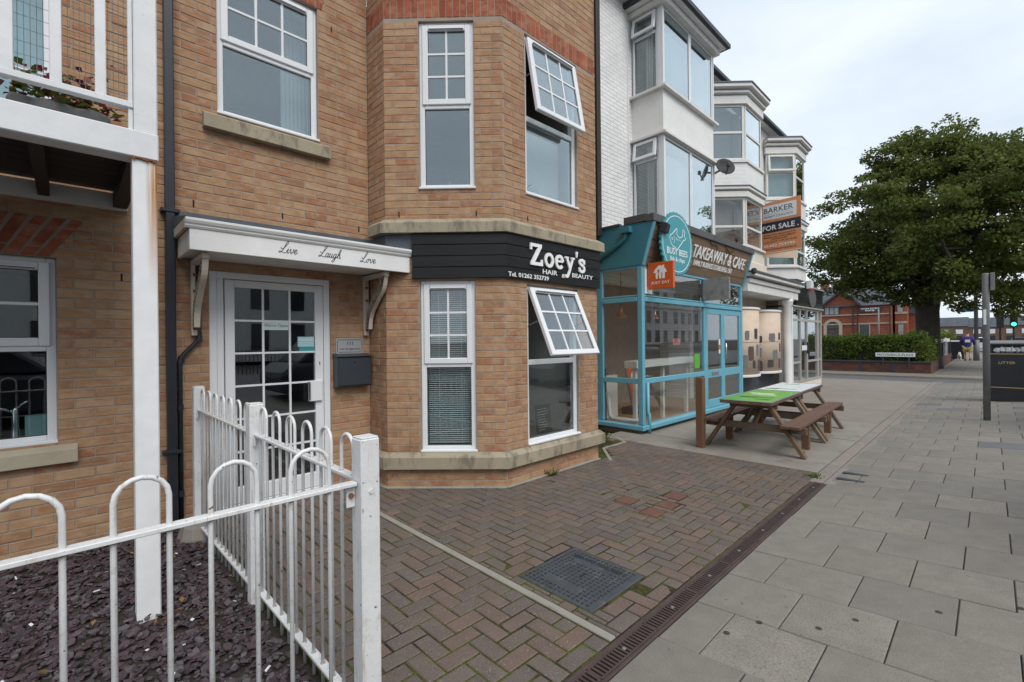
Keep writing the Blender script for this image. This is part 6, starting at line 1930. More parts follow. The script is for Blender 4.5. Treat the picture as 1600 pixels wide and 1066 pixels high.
for x0, x1 in ((14.86, 15.58), (15.66, 16.30), (16.38, 17.52), (17.66, 17.96)):
    box('pane', M['glass_shop'], gsx, FG, x0, x1, -0.04, -0.034, 0.21, 2.40)
box('letter_plate', M['white_print'], gsx, FG, 15.72, 16.24, -0.005, 0.01, 1.15, 1.30, bev=0.005)
box('handle', M['ink'], gsx, FG, 16.235, 16.27, 0.002, 0.05, 1.05, 1.40, bev=0.005)
MB().box(ID, 14.8, 18.0, 5.6, 5.7, 0, 2.6).box(ID, 14.6, 14.7, 4.2, 5.6, 0, 2.6).box(ID, 18.0, 18.06, 4.0, 5.6, 0.2, 2.6).build('inner_walls', M['interior'], gsx)
MB().box(ID, 14.60, 18.10, 3.84, 5.6, 2.421, 2.46).box(ID, 14.60, 18.10, 3.84, 4.6, 3.06, 3.10).build('fascia_trim', A, gsx)
box('fascia_panel', M['fascia_black'], gsx, ID, 15.05, 18.08, 3.87, 4.5, 2.461, 3.059)
box('lean_roof', M['lead'], gsx, ID, 14.62, 18.08, 4.0, HY, 3.101, 3.2)
rs = MB()
FGF = Fr((0, 3.868), (1, 0))
rs.prism(FGF, [(16.72 + 0.40 * math.cos(R(15 * i)), 2.76 + 0.285 * math.sin(R(15 * i))) for i in range(24)], 0.0, 0.03)
rsd = rs.build('round_sign', simple('dark_grey_disc', (0.11, 0.11, 0.115), 0.4, 0.1), gsx)
lt = MB()
ribbon(lt, FGF, catmull([(16.46, 2.74), (16.52, 2.88), (16.58, 2.74), (16.64, 2.80), (16.70, 2.74), (16.78, 2.82), (16.84, 2.74), (16.92, 2.78), (16.98, 2.74)], 4), 0.012, 0.0302, 0.032)
ribbon(lt, FGF, [(16.52, 2.66), (16.92, 2.66)], 0.010, 0.0302, 0.032)
lt.build('sign_script', M['galv'], rsd)
al = thing('alarm_box', (15.2, 3.75, 3.0), 'white and red alarm box on the end of the cornice', 'alarm box')
box('case', M['upvc'], al, ID, 15.14, 15.36, 3.50, 3.64, 2.92, 3.16, bev=0.02)
box('bracket', M['galv'], al, ID, 15.18, 15.30, 3.641, 3.87, 2.98, 3.05)
box('strobe', M['red_box'], al, ID, 15.17, 15.33, 3.52, 3.60, 2.85, 2.919, bev=0.01)

# ------------------------------------------------------------------ picnic table
M['bench_wood'] = piece_mat('red_brown_bench_plank', [(0.170, 0.095, 0.066), (0.155, 0.086, 0.060), (0.185, 0.105, 0.074), (0.148, 0.086, 0.063)], rough=0.6, fine=50, stretch=(3, 24, 24), blot=(0.10, 0.065, 0.05), blot_thr=0.58, bscale=5, bstr=0.3)
M['leg_wood'] = piece_mat('weathered_table_leg', [(0.190, 0.120, 0.075), (0.170, 0.125, 0.090), (0.205, 0.125, 0.075), (0.185, 0.145, 0.108)], fine=40, stretch=(14, 14, 4), blot=(0.075, 0.080, 0.035), blot_thr=0.54, bscale=4, bstr=0.4)
M['post_wood'] = piece_mat('brown_stained_post', [(0.195, 0.108, 0.062), (0.185, 0.102, 0.058)], fine=40, stretch=(20, 20, 3), blot=(0.22, 0.19, 0.15), blot_thr=0.62, bscale=6)
tab = thing('picnic_table', (7.9, 2.25, 0), 'long timber picnic table with green and white printed top outside the teal shop', 'picnic table')
TF = Tilt((6.345, 2.235, 0), (3.11, 0.12, 0), (-0.12, 3.11, 0), (0, 0, 1))
TP = TF.p
TL = 3.12
for k in range(5):
    w = 0.63 / 5
    for (a, b) in ((0.0, 1.565), (1.575, TL)):
        box('top_plank', M['bench_wood'], tab, TF, a, b, -0.315 + k * w + 0.002, -0.315 + (k + 1) * w - 0.002, 0.665, 0.703, bev=0.004)
box('green_panel', M['green_print'], tab, TF, 0.035, 1.55, -0.295, 0.295, 0.7085, 0.7125)
box('white_panel', M['white_print'], tab, TF, 1.60, TL - 0.02, -0.31, 0.31, 0.7085, 0.7125)
pe = MB()
for a, b in ((0.0, 1.57), (1.59, TL)):
    for q in ((a, b, -0.322, -0.298), (a, b, 0.298, 0.322), (a, a + 0.028, -0.297, 0.297), (b - 0.02, b, -0.297, 0.297)):
        pe.box(TF, q[0], q[1], q[2], q[3], 0.7035, 0.7140)
pe.build('panel_edging', M['galv'], tab, bev=0.002)
# printed artwork: white and dark shapes on the green, green shapes on the white
FTP = Tilt(TP(0, 0, 0.7126), (0.12, -3.11, 0), (0, 0, 1), (3.11, 0.12, 0))
for (a, b, c, d, mt, sh) in ((-0.22, 0.10, 0.98, 1.12, 'letter', 0.2), (-0.16, 0.16, 0.84, 0.95, 'letter', 0.2), (-0.20, 0.02, 0.42, 0.60, 'green_dark', 0.2), (0.02, 0.22, 0.50, 0.58, 'green_dark', 0.2), (0.05, 0.24, 0.25, 0.36, 'green_dark', 0.1), (-0.23, -0.05, 1.78, 1.95, 'green_print', 0.2), (-0.10, 0.18, 1.86, 2.0, 'green_print', 0.2), (-0.22, 0.20, 2.20, 2.34, 'grey_print', 0.2), (-0.20, 0.15, 2.48, 2.60, 'grey_print', 0.2), (-0.2, 0.05, 2.75, 2.9, 'green_print', 0.1)):
    m_ = MB()
    n = 5
    for i in range(n):
        s0 = a + (b - a) * i / n; s1 = a + (b - a) * (i + 0.75) / n
        h = random.uniform(0.6, 1.0) * (d - c)
        pts = catmull([(s0, c), (s0 + (s1 - s0) * 0.3, c + h), (s0 + (s1 - s0) * 0.6, c + h * 0.2), (s1, c + h * 0.8)], 3)
        ribbon(m_, FTP, pts, 0.020, 0.0001, 0.0008 + 0.0001 * i)
    m_.build('printed_shape', M[mt], tab)
for sgn in (-1, 1):
    for k in range(2):
        t0 = sgn * 0.385 + sgn * k * 0.113
        box('bench_plank', M['bench_wood'], tab, TF, 0.10, 3.12, min(t0, t0 + sgn * 0.106), max(t0, t0 + sgn * 0.106), 0.382, 0.420, bev=0.004)
    for s in (0.92, 2.42):
        box('bench_post', M['post_wood'], tab, TF, s - 0.045, s + 0.045, sgn * 0.50 - 0.045, sgn * 0.50 + 0.045, -0.01, 0.381, bev=0.004)
for s in (0.31, 1.53, 1.70, 2.97):
    for sgn in (-1, 1):
        off = 0.022
        MB().beam(TP(s, sgn * 0.20, 0.655), TP(s, sgn * 0.615, 0.0), 0.045, 0.095, TF.sx).build('leg', M['leg_wood'], tab, bev=0.004)
        if s in (0.31, 1.70):
            MB().beam(TP(s + 0.04, sgn * 0.585, 0.02), TP(s + 0.04, sgn * 0.585, 0.075), 0.03, 0.04).build('ground_bracket', M['ink'], tab)
    MB().beam(TP(s + 0.047, -0.63, 0.335), TP(s + 0.047, 0.63, 0.335), 0.045, 0.090).build('bench_bearer', M['leg_wood'], tab, bev=0.004)
    MB().beam(TP(s + 0.047, -0.30, 0.625), TP(s + 0.047, 0.30, 0.625), 0.045, 0.075).build('top_bearer', M['leg_wood'], tab, bev=0.004)
for a, b in ((0.35, 0.85), (2.93, 2.45)):
    MB().beam(TP(a, 0, 0.34), TP(b, 0, 0.63), 0.045, 0.07).build('brace', M['leg_wood'], tab, bev=0.003)
lp = thing('timber_post', (6.42, 2.86, 0), 'lone brown timber post standing beside the picnic table', 'post')
box('post', M['post_wood'], lp, ID, 6.375, 6.475, 2.80, 2.90, -0.02, 0.985, bev=0.006)

# ------------------------------------------------------------------ street furniture on the right
bz = pz(-0.25)
bn = thing('litter_bin', (14.9, -0.30, bz), 'large black litter bin with gold bands beside the grey pole', 'litter bin')
FBN = Fr((14.62, 0.052), (0, -1))
BD = 0.55
bb = MB()
bb.prism(Tilt(FBN.p(0, 0, 0), (1, 0, 0), (0, -1, 0), (0, 0, 1)), [(0.0, bz), (BD, bz), (BD, 1.34), (0.0, 1.34), (0.0, 1.315), (0.10, 1.315), (0.10, 1.165), (0.0, 1.165)], 0.0, 0.78)
bb.build('body', M['iron_black'], bn, bev=0.006)
box('side_cheek', M['iron_black'], bn, FBN, 0.0, 0.07, 0.0, -0.10, 1.166, 1.314)
MB().prism(Tilt(FBN.p(-0.02, 0.02, 0), (1, 0, 0), (0, -1, 0), (0, 0, 1)), [(0, 1.341), (BD + 0.04, 1.341), (BD + 0.04, 1.37), (BD * 0.8, 1.425), (BD * 0.25, 1.425), (0, 1.375)], 0.0, 0.82).build('lid', M['galv'], bn, bev=0.01)
for z in (1.125, 0.395):
    box('gold_band', M['gold'], bn, FBN, -0.003, 0.783, 0.0005, 0.005, z, z + 0.016)
t_ = MB(); text(t_, FBN, 'LITTER', 0.165, 0.415, 0.915, 0.968, 0.0005, 0.004, 0.01); letters(t_, 'letter', M['gold'], bn)
rb_ = thing('rubbish', (14.66, -0.25, 1.17), 'pale crumpled rubbish stuffed in the mouth of the litter bin', 'rubbish')
for k in range(6):
    y = -0.10 - k * 0.075
    m_ = MB().lathe((14.665, y, 1.166), [(0.03, 0), (0.05, 0.03), (0.045, 0.07 + 0.02 * (k % 3)), (0.01, 0.10 + 0.02 * (k % 2))], 7)
    o = m_.build('crumpled_wrapper', M['litter'], rb_)
    for v in o.data.vertices: v.co += Vector((random.uniform(-0.012, 0.012), random.uniform(-0.02, 0.02), random.uniform(-0.006, 0.012)))
gp = thing('grey_pole', (11.32, 0.055, 0), 'tall grey metal pole standing on the pavement in front of the litter bin', 'pole')
MB().lathe((11.32, 0.055, pz(0.05) - 0.02), [(0.047, 0), (0.047, 2.52), (0.042, 2.535), (0.01, 2.54)], 14).build('pole', M['galv'], gp, smooth=True)
box('bracket', M['galv'], gp, ID, 11.27, 11.37, -0.055, 0.0, 2.30, 2.60, bev=0.005)
box('label_plate', M['white_print'], gp, Fr((11.266, 0.085), (0, -1)), 0.0, 0.035, 0.0, 0.003, 1.72, 1.98)

def signal(x, y, front, label):
    o = thing('traffic_light', (x, y, 0.05), label, 'traffic light', 'traffic lights at the crossing')
    MB().tube([(x + 0.12, y, 0.05), (x + 0.12, y, 3.2)], 0.055, 10).build('post', M['ink'], o, smooth=True)
    box('head', M['ink'], o, ID, x - 0.10, x + 0.06, y - 0.16, y + 0.16, 2.02, 3.02, bev=0.02)
    for i, z in enumerate((2.20, 2.52, 2.84)):
        if front:
            lit = i == 0
            mt = M['green_lamp'] if lit else M['anthracite']
            MB().tube([(x - 0.101, y, z), (x - 0.115, y, z)], 0.105, 14).build('lens', mt, o)
            MB().tube([(x - 0.10, y, z + 0.02), (x - 0.24, y, z + 0.03)], 0.125, 10, False).build('hood', M['ink'], o)
M['green_lamp'] = emit('green_signal_lamp', (0.05, 1.0, 0.42), 3.0)
signal(40, -0.94, True, 'traffic light showing green, right of the pair behind the litter bin')
signal(41, -0.40, False, 'dark traffic light seen unlit, left of the pair behind the litter bin')

lampp = thing('street_lamp', (39.4, 0.61, 0.05), 'tall dark street lamp column rising in front of the tree', 'street lamp')
MB().tube([(39.4, 0.61, 0.05), (39.4, 0.61, 1.3)], 0.14, 12).build('base', M['galv'], lampp, smooth=True)
MB().tube([(39.4, 0.61, 1.3), (39.4, 0.61, 9.5), (39.4, 0.2, 10.0), (39.4, -0.8, 10.2)], [0.10, 0.07, 0.06, 0.05], 10).build('column', M['galv'], lampp, smooth=True)
MB().beam((39.4, -0.8, 10.2), (39.4, -1.5, 10.22), 0.28, 0.14).build('lantern', M['galv'], lampp, bev=0.03)
o = MB().box(Fr((39.25, 1.45), (0, -1)), 0, 0.80, 0, 0.02, 3.0, 3.28).build('blue_sign', simple('blue_sign', (0.06, 0.14, 0.20), 0.5, 0.1), None)
tag(o, 'small blue sign fixed to the street lamp column', 'sign')
bn2 = thing('far_bin', (42, 1.5, 0.05), 'black litter bin with pale lid beside the far garden railing', 'litter bin')
box('body', M['iron_black'], bn2, ID, 41.8, 42.3, 1.2, 1.85, 0.05, 1.15, bev=0.02)
box('lid', M['greywhite'], bn2, ID, 41.77, 42.33, 1.17, 1.88, 1.151, 1.25, bev=0.03)

# ------------------------------------------------------------------ person and dogs
def skinned(name, verts, edges, radii, mat, parent, root=0, sub=1):
    me = bpy.data.meshes.new(name)
    bm = bmesh.new()
    lay = bm.verts.layers.skin.verify()
    vs = [bm.verts.new(v) for v in verts]
    for v, r in zip(vs, radii):
        v[lay].radius = (r, r) if isinstance(r, (int, float)) else r
    vs[root][lay].use_root = True
    for a, b in edges: bm.edges.new((vs[a], vs[b]))
    bm.to_mesh(me); bm.free()
    me.materials.append(mat)
    o = bpy.data.objects.new(name, me)
    COL.objects.link(o); setp(o, parent)
    m = o.modifiers.new('skin', 'SKIN'); m.use_smooth_shade = True
    s = o.modifiers.new('sub', 'SUBSURF'); s.levels = sub; s.render_levels = sub
    return o
M['skin'] = simple('skin', (0.45, 0.27, 0.19), 0.6, 0.06)
M['hoodie'] = simple('purple_cloth', (0.045, 0.030, 0.145), 0.9, 0.15, 8, 60)
M['shorts'] = simple('yellow_beige_cloth', (0.46, 0.38, 0.17), 0.9, 0.15, 8, 60)
M['hair'] = simple('dark_hair', (0.035, 0.028, 0.024), 0.8, 0.2)
px, py, pzz = 39.1, 0.98, 0.05
per = thing('person', (px, py, pzz), 'person in a purple hoodie and beige shorts walking away with two dogs', 'person')
def P_(f, l, z): return (px + f, py + l, pzz + z)
bv = [P_(0, 0, .90), P_(0, 0, 1.10), P_(.02, 0, 1.32), P_(.06, 0, 1.46), P_(.10, 0, 1.56), P_(.11, 0, 1.66),
      P_(.02, .19, 1.38), P_(.02, .27, 1.12), P_(.12, .26, .92), P_(.02, -.19, 1.38), P_(.0, -.27, 1.12), P_(.10, -.27, .92),
      P_(0, .10, .86), P_(.12, .11, .48), P_(.05, .11, .10), P_(.17, .11, .04), P_(0, -.10, .86), P_(-.02, -.11, .47), P_(-.22, -.11, .14), P_(-.12, -.11, .05)]
be = [(0, 1), (1, 2), (2, 3), (3, 4), (4, 5), (2, 6), (6, 7), (7, 8), (2, 9), (9, 10), (10, 11), (0, 12), (12, 13), (13, 14), (14, 15), (0, 16), (16, 17), (17, 18), (18, 19)]
br_ = [.13, .13, .14, .06, .085, .085, .065, .05, .04, .065, .05, .04, .095, .06, .042, .045, .095, .06, .042, .045]
skinned('body', bv, be, br_, M['skin'], per, 0, 1)
hv = [P_(-.01, 0, .84), P_(-.02, 0, 1.08), P_(.0, 0, 1.32), P_(.04, 0, 1.45), P_(.02, .20, 1.38), P_(.02, .29, 1.12), P_(.11, .27, .95), P_(.02, -.20, 1.38), P_(0, -.29, 1.12), P_(.09, -.28, .95)]
skinned('hoodie', hv, [(0, 1), (1, 2), (2, 3), (2, 4), (4, 5), (5, 6), (2, 7), (7, 8), (8, 9)], [.21, .20, .19, .09, .10, .085, .06, .10, .085, .06], M['hoodie'], per, 1, 1)
skinned('shorts', [P_(0, 0, .88), P_(.01, .10, .80), P_(.11, .115, .48), P_(.01, -.10, .80), P_(-.01, -.115, .46)], [(0, 1), (1, 2), (0, 3), (3, 4)], [.17, .13, .10, .13, .10], M['shorts'], per, 0, 1)
skinned('hair', [P_(.09, 0, 1.60), P_(.10, 0, 1.71)], [(0, 1)], [.095, .08], M['hair'], per, 0, 1)
for l, f, z in ((.11, .10, .045), (-.11, -.20, .07)):
    MB().beam(P_(f - .10, l, z), P_(f + .15, l, z + (.02 if l < 0 else 0)), 0.10, 0.09).build('shoe', M['ink'], per, bev=0.03)
ptch = MB(); ptch.beam(P_(-.222, .10, 1.19), P_(-.222, -.12, 1.19), 0.010, 0.16); ptch.build('back_print', M['white_print'], per)
def dog(x, y, mat, label, k=1.0):
    o = thing('dog', (x, y, 0.05), label, 'dog')
    def D(f, l, z): return (x + f * k, y + l * k, 0.05 + z * k)
    v = [D(-.22, 0, .36), D(0, 0, .34), D(.22, 0, .37), D(.33, 0, .46), D(.42, 0, .53), D(.53, 0, .50), D(-.30, 0, .40), D(-.42, 0, .52),
         D(.20, .07, .28), D(.19, .07, .14), D(.21, .07, .02), D(.20, -.07, .28), D(.24, -.07, .14), D(.22, -.07, .02),
         D(-.22, .07, .30), D(-.15, .075, .20), D(-.25, .075, .12), D(-.22, .075, .02), D(-.22, -.07, .30), D(-.17, -.075, .20), D(-.28, -.075, .12), D(-.25, -.075, .02),
         D(.38, .05, .60), D(.38, -.05, .60)]
    e = [(0, 1), (1, 2), (2, 3), (3, 4), (4, 5), (0, 6), (6, 7), (2, 8), (8, 9), (9, 10), (2, 11), (11, 12), (12, 13), (0, 14), (14, 15), (15, 16), (16, 17), (0, 18), (18, 19), (19, 20), (20, 21), (4, 22), (4, 23)]
    r = [.10, .095, .12, .075, .08, .035, .04, .015, .05, .03, .028, .05, .03, .028, .065, .045, .025, .025, .065, .045, .025, .025, .018, .018]
    skinned('body', v, e, [q * k for q in r], mat, o, 1, 1)
dog(38.2, 1.72, M['hair'], 'small black dog walking nearest the garden wall', 0.85)
dog(38.6, 1.32, simple('white_fur', (0.55, 0.50, 0.43), 0.9, 0.15, 20, 80), 'small white dog walking between the black dog and the person', 0.85)

# ------------------------------------------------------------------ garden wall, hedge, railings, street name
gw = thing('garden_wall', (24.7, 4, 0), 'low dark red brick garden wall under the hedge on the far corner', 'wall')
M['wall_brick'] = course_mat('dark_red_garden_brick', (0.130, 0.052, 0.040), (0.085, 0.060, 0.050), 'XY', var=0.25, dirt=(0.05, 0.04, 0.035), dthr=0.58)
MB().box(ID, 24.62, 24.85, 1.66, 12.0, 0.0, 0.46).box(ID, 24.851, 38.5, 1.66, 1.88, 0.0, 0.50).build('brick_face', M['wall_brick'], gw)
MB().box(ID, 24.58, 24.89, 1.62, 12.0, 0.461, 0.53).build('coping', M['stall'], gw, bev=0.01)
for y in (2.75, 3.85, 5.4, 7.0):
    box('pier_strip', M['stall'], gw, ID, 24.605, 24.62, y, y + 0.12, 0.02, 0.458)
rl = thing('garden_railing', (33, 1.75, 0.5), 'white topped garden railing above the low brick wall beyond the tree', 'railing')
box('top_board', M['white_wood'], rl, ID, 28.5, 38.4, 1.70, 1.76, 1.22, 1.40)
for k in range(4):
    x = 29.0 + k * 3.0
    box('post', M['white_wood'] if k == 2 else M['stall'], rl, ID, x, x + 0.12, 1.68, 1.80, 0.501, 1.45)
box('lower_panel', M['stall'], rl, ID, 28.5, 38.4, 1.765, 1.79, 0.55, 1.219)
snp = thing('street_name_plate', (24.45, 2.75, 0.7), 'white street name plate standing in front of the hedge', 'sign')
FNP = Fr((24.50, 3.375), (0, -1))
box('plate', M['white_print'], snp, FNP, 0, 1.265, -0.01, 0.01, 0.715, 0.88)
t_ = MB(); text(t_, FNP, 'PROVIDENCE-PLACE', 0.05, 1.21, 0.752, 0.842, 0.0102, 0.0125, 0.01); t_.build('lettering', M['ink'], snp)
for s in (0.22, 1.05):
    box('leg', M['stall'], snp, FNP, s, s + 0.05, -0.04, -0.011, 0.05, 0.86)

def leaf_mesh(name, cen, size, mat, parent, flat=0.0, kind='stuff'):
    n = len(cen)
    a = RNG.uniform(0, 2 * np.pi, n)
    u = RNG.normal(size=(n, 3)); u /= np.linalg.norm(u, axis=1)[:, None]
    u[:, 2] *= (1 - flat); u /= np.linalg.norm(u, axis=1)[:, None]
    w = RNG.normal(size=(n, 3)); w -= (w * u).sum(1)[:, None] * u; w /= np.linalg.norm(w, axis=1)[:, None]
    s = size * RNG.uniform(0.6, 1.3, n)[:, None]
    nn = np.cross(u, w)
    v = np.empty((n, 4, 3))
    v[:, 0] = cen - u * s; v[:, 1] = cen - w * s * 0.62 + nn * s * 0.15; v[:, 2] = cen + u * s; v[:, 3] = cen + w * s * 0.62 + nn * s * 0.15
    me = bpy.data.meshes.new(name)
    me.vertices.add(n * 4); me.vertices.foreach_set('co', v.reshape(-1))
    me.loops.add(n * 4); me.loops.foreach_set('vertex_index', np.arange(n * 4, dtype=np.int32))
    me.polygons.add(n); me.polygons.foreach_set('loop_start', np.arange(0, n * 4, 4, dtype=np.int32)); me.polygons.foreach_set('loop_total', np.full(n, 4, dtype=np.int32))
    me.update(calc_edges=True)
    me.materials.append(mat)
    o = bpy.data.objects.new(name, me); COL.objects.link(o); setp(o, parent)
    if kind: o['kind'] = kind
    return o
def ball(c, r, n, inner=0.35, sq=(1, 1, 1)):
    d = RNG.normal(size=(n, 3)); d /= np.linalg.norm(d, axis=1)[:, None]
    q = RNG.uniform(inner ** 3, 1, n) ** (1 / 3)
    return np.array(c) + d * q[:, None] * r * np.array(sq)

hd = thing('hedge', (26, 5, 0.05), 'dense green hedge behind the low garden wall on the far corner', 'hedge')
pts = []
for k in range(390):
    t = RNG.uniform()
    if t < 0.72: c = (RNG.uniform(24.95, 25.6), RNG.uniform(1.95, 10.5), RNG.uniform(0.55, 1.50))
    else: c = (RNG.uniform(25.0, 30.2), RNG.uniform(1.78, 2.2), RNG.uniform(0.6, 1.32))
    pts.append(ball(c, RNG.uniform(0.16, 0.34), 90, 0.3))
pts.append(np.stack([RNG.uniform(24.9, 25.9, 9000), RNG.uniform(1.9, 10.5, 9000), 1.42 + RNG.normal(0, 0.10, 9000)], 1))
leaf_mesh('foliage', np.concatenate(pts), 0.045, M['hedge'], hd)
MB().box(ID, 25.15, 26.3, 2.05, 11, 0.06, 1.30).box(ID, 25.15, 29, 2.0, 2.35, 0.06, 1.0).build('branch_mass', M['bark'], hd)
shr = thing('corner_shrub', (24.9, 1.95, 0.5), 'loose dark shrub spilling over the corner of the garden wall', 'shrub')
leaf_mesh('foliage', np.concatenate([ball((25.0 + RNG.uniform(-.2, .2), 1.95 + RNG.uniform(-.22, .2), z), 0.26, 260, 0.2) for z in (0.45, 0.6, 0.8, 1.0, 1.15, 1.3)]), 0.05, M['leaf'], shr)
MB().tube([(25.0, 1.95, 0.4), (25.02, 1.98, 1.3)], 0.03, 6).build('stem', M['bark'], shr)
for i, (x, y, r_, lab) in enumerate(((46, 2.9, 1.15, 'rounded light green shrub behind the far bin'), (49, 4.2, 1.3, 'larger green shrub beside the tree trunk'), (55, 3.2, 1.4, 'pale green bush behind the far railing'))):
    o = thing('garden_shrub', (x, y, 0.05), lab, 'shrub')
    leaf_mesh('foliage', np.concatenate([ball((x + RNG.uniform(-.5, .5) * r_, y + RNG.uniform(-.5, .5) * r_, 0.5 + RNG.uniform(0, .7) * r_), r_ * 0.6, 420, 0.4) for _ in range(9)]), 0.09, M['hedge'], o)
    MB().tube([(x, y, 0.05), (x, y, 1.0)], 0.06, 6).build('stem', M['bark'], o)

# ------------------------------------------------------------------ the big tree
tree = thing('broadleaf_tree', (29, 1.95, 0.05), 'big dark green broadleaf tree with thick trunk behind the hedge', 'tree')
TX, TY = 29.0, 2.02
tm = MB()
tm.tube([(TX, TY, -0.05), (TX, TY, 0.5), (TX + 0.02, TY + 0.02, 1.6), (TX, TY + 0.04, 2.7), (TX, TY + 0.02, 3.4)], [0.52, 0.47, 0.43, 0.43, 0.48], 16)
tm.build('trunk', M['bark'], tree, smooth=True)
rt = random.Random(5)
cen_c = np.array([TX, TY - 0.75, 6.9])
clumps = []
br_mb = MB()
limbs = []
for k in range(11):
    a = 2 * math.pi * k / 11 + rt.uniform(-0.25, 0.25)
    el = rt.choice((0.25, 0.45, 0.7, 0.95, 1.2))
    L = rt.uniform(3.6, 4.8)
    s = Vector((TX, TY, rt.uniform(2.6, 3.3)))
    d = Vector((math.cos(a) * math.cos(el), math.sin(a) * math.cos(el), math.sin(el)))
    p1 = s + d * L * 0.3 + Vector((0, 0, 0.25)); p2 = s + d * L * 0.65 + Vector((rt.uniform(-.3, .3), rt.uniform(-.3, .3), 0.55)); p3 = s + d * L + Vector((rt.uniform(-.4, .4), rt.uniform(-.4, .4), 0.3))
    br_mb.tube([s, p1, p2, p3], [0.24, 0.17, 0.10, 0.04], 8)
    limbs.append((p1, p2, p3))
    for q in (p1, p2, (p2 + p3) / 2):
        for j in range(3):
            e = q + Vector((rt.gauss(0, 1), rt.gauss(0, 1), rt.gauss(0.2, 0.7))).normalized() * rt.uniform(1.0, 2.0)
            br_mb.tube([q, (q + e) / 2 + Vector((0, 0, 0.15)), e], [0.06, 0.04, 0.015], 5)
            clumps.append((e, rt.uniform(0.55, 0.95)))
for z0, r_ in ((3.4, 0.45),):
    br_mb.tube([(TX, TY, 3.3), (TX + 0.1, TY - 0.1, 5.5), (TX - 0.2, TY + 0.2, 7.6), (TX, TY, 10.0)], [0.40, 0.28, 0.18, 0.05], 10)
br_mb.build('limbs', M['bark'], tree, smooth=True)
lobes = []
for k in range(158):
    d = np.array([rt.gauss(0, 1), rt.gauss(0, 1), rt.gauss(0, 1)]); d /= np.linalg.norm(d)
    q = rt.uniform(0.35, 1.0) ** 0.6
    rad = np.array([4.6, 5.1, 4.6])
    p = cen_c + d * rad * q * rt.uniform(0.86, 1.0)
    if p[2] < 3.3:
        if math.hypot(p[0] - TX, p[1] - TY) < 1.6: continue
        p[2] = 2.9 + rt.uniform(0, 0.8)
    if p[1] > TY + 0.6 and p[2] < 4.3: p[2] = 4.3 + rt.uniform(0, 0.7)
    lobes.append((p, rt.uniform(0.75, 1.25)))
P = []
for p, r_ in lobes:
    for j in range(7):
        c = p + RNG.normal(0, 0.45 * r_, 3) * np.array([1, 1, 0.7])
        P.append(ball(c, r_ * RNG.uniform(0.34, 0.54), 100, 0.30, (1.15, 1.15, 0.62)))
for e, r_ in clumps:
    if e.y > TY + 0.5 and e.z < 4.0: continue
    P.append(ball(tuple(e), r_, 120, 0.3, (1.1, 1.1, 0.7)))
for (y, z) in ((6.3, 4.7), (5.7, 4.35), (6.5, 5.6), (5.0, 4.2), (4.2, 4.1), (5.6, 5.2), (6.3, 6.5), (-2.4, 3.2), (-1.3, 2.9), (-0.6, 2.6), (-2.8, 4.2), (3.4, 4.0), (0.4, 3.0)):
    for j in range(4):
        c = (TX + rt.uniform(-1.5, 1.0), y + rt.gauss(0, 0.35), z + rt.gauss(0, 0.25))
        P.append(ball(c, rt.uniform(0.35, 0.55), 110, 0.3, (1.2, 1.2, 0.6)))
leaf_mesh('crown', np.concatenate(P), 0.078, M['leaf'], tree, 0.25)

# ------------------------------------------------------------------ hotel behind the hedge
HX, HS = 72.0, 1.2
def hy(y): return y * HS
def hz(z): return CAMH + (z - CAMH) * HS
hot = thing('red_brick_hotel', (HX, hy(10), 0), 'red brick hotel with gable, cream stone bands and slate roof behind the hedge', 'hotel')
M['hotel_brick'] = course_mat('hotel_red_brick', (0.285, 0.075, 0.040), (0.20, 0.11, 0.08), 'XY', var=0.2)
FHt = Fr((HX, hy(16.0)), (0, -1))
def hs(y): return hy(16.0) - hy(y)
hm = MB()
hm.box(FHt, 0, hs(6.95), -9, 0, 0, hz(4.85))
hm.prism(FHt, [(hs(12.9), hz(4.86)), (hs(9.55), hz(4.86)), (hs(9.6), hz(5.0)), (hs(11.05), hz(6.45)), (hs(12.9), hz(4.95))], -6, 0.05)
hm.box(FHt, hs(6.75), hs(5.8), -8, -0.8, 0, hz(5.0))
hm.box(FHt, hs(5.8), hs(4.4), -14, -2.4, 0, hz(3.9))
hm.build('walls', M['hotel_brick'], hot)
bd_ = MB()
for z0, z1 in ((3.86, 3.98), (2.90, 3.02)):
    bd_.box(FHt, hs(15.9), hs(6.95), 0.06, 0.14, hz(z0), hz(z1))
    bd_.box(FHt, hs(6.76), hs(5.79), -0.79, -0.74, hz(z0), hz(z1) + 0.1)
bd_.build('stone_bands', M['stone2'], hot)
MB().add([FHt.p(-1, 0.35, hz(4.84)), FHt.p(hs(6.8), 0.35, hz(4.84)), FHt.p(hs(7.8), -4.5, hz(7.3)), FHt.p(-1, -4.5, hz(7.3)), FHt.p(-1, -9.3, hz(4.84)), FHt.p(hs(6.8), -9.3, hz(4.84))], [(0, 1, 2, 3), (3, 2, 5, 4), (1, 5, 2), (0, 3, 4), (0, 4, 5, 1)]).build('roof', M['slate_roof'], hot)
MB().add([FHt.p(hs(13.0), 0.5, hz(4.92)), FHt.p(hs(11.05), 0.5, hz(6.62)), FHt.p(hs(11.05), -5, hz(6.62)), FHt.p(hs(13.0), -5, hz(4.92)), FHt.p(hs(9.45), 0.5, hz(4.92)), FHt.p(hs(9.45), -5, hz(4.92))], [(0, 1, 2, 3), (1, 4, 5, 2)]).build('gable_roof', M['slate_roof'], hot)
bg = MB(); ribbon(bg, FHt, [(hs(13.1), hz(4.82)), (hs(11.05), hz(6.58)), (hs(9.35), hz(4.82))], 0.22, 0.45, 0.52); bg.build('bargeboards', M['stall'], hot)
MB().add([FHt.p(hs(6.85), -0.5, hz(4.99)), FHt.p(hs(5.7), -0.5, hz(4.99)), FHt.p(hs(6.2), -3, hz(6.3))], [(0, 1, 2)]).build('bay_roof', M['slate_roof'], hot)
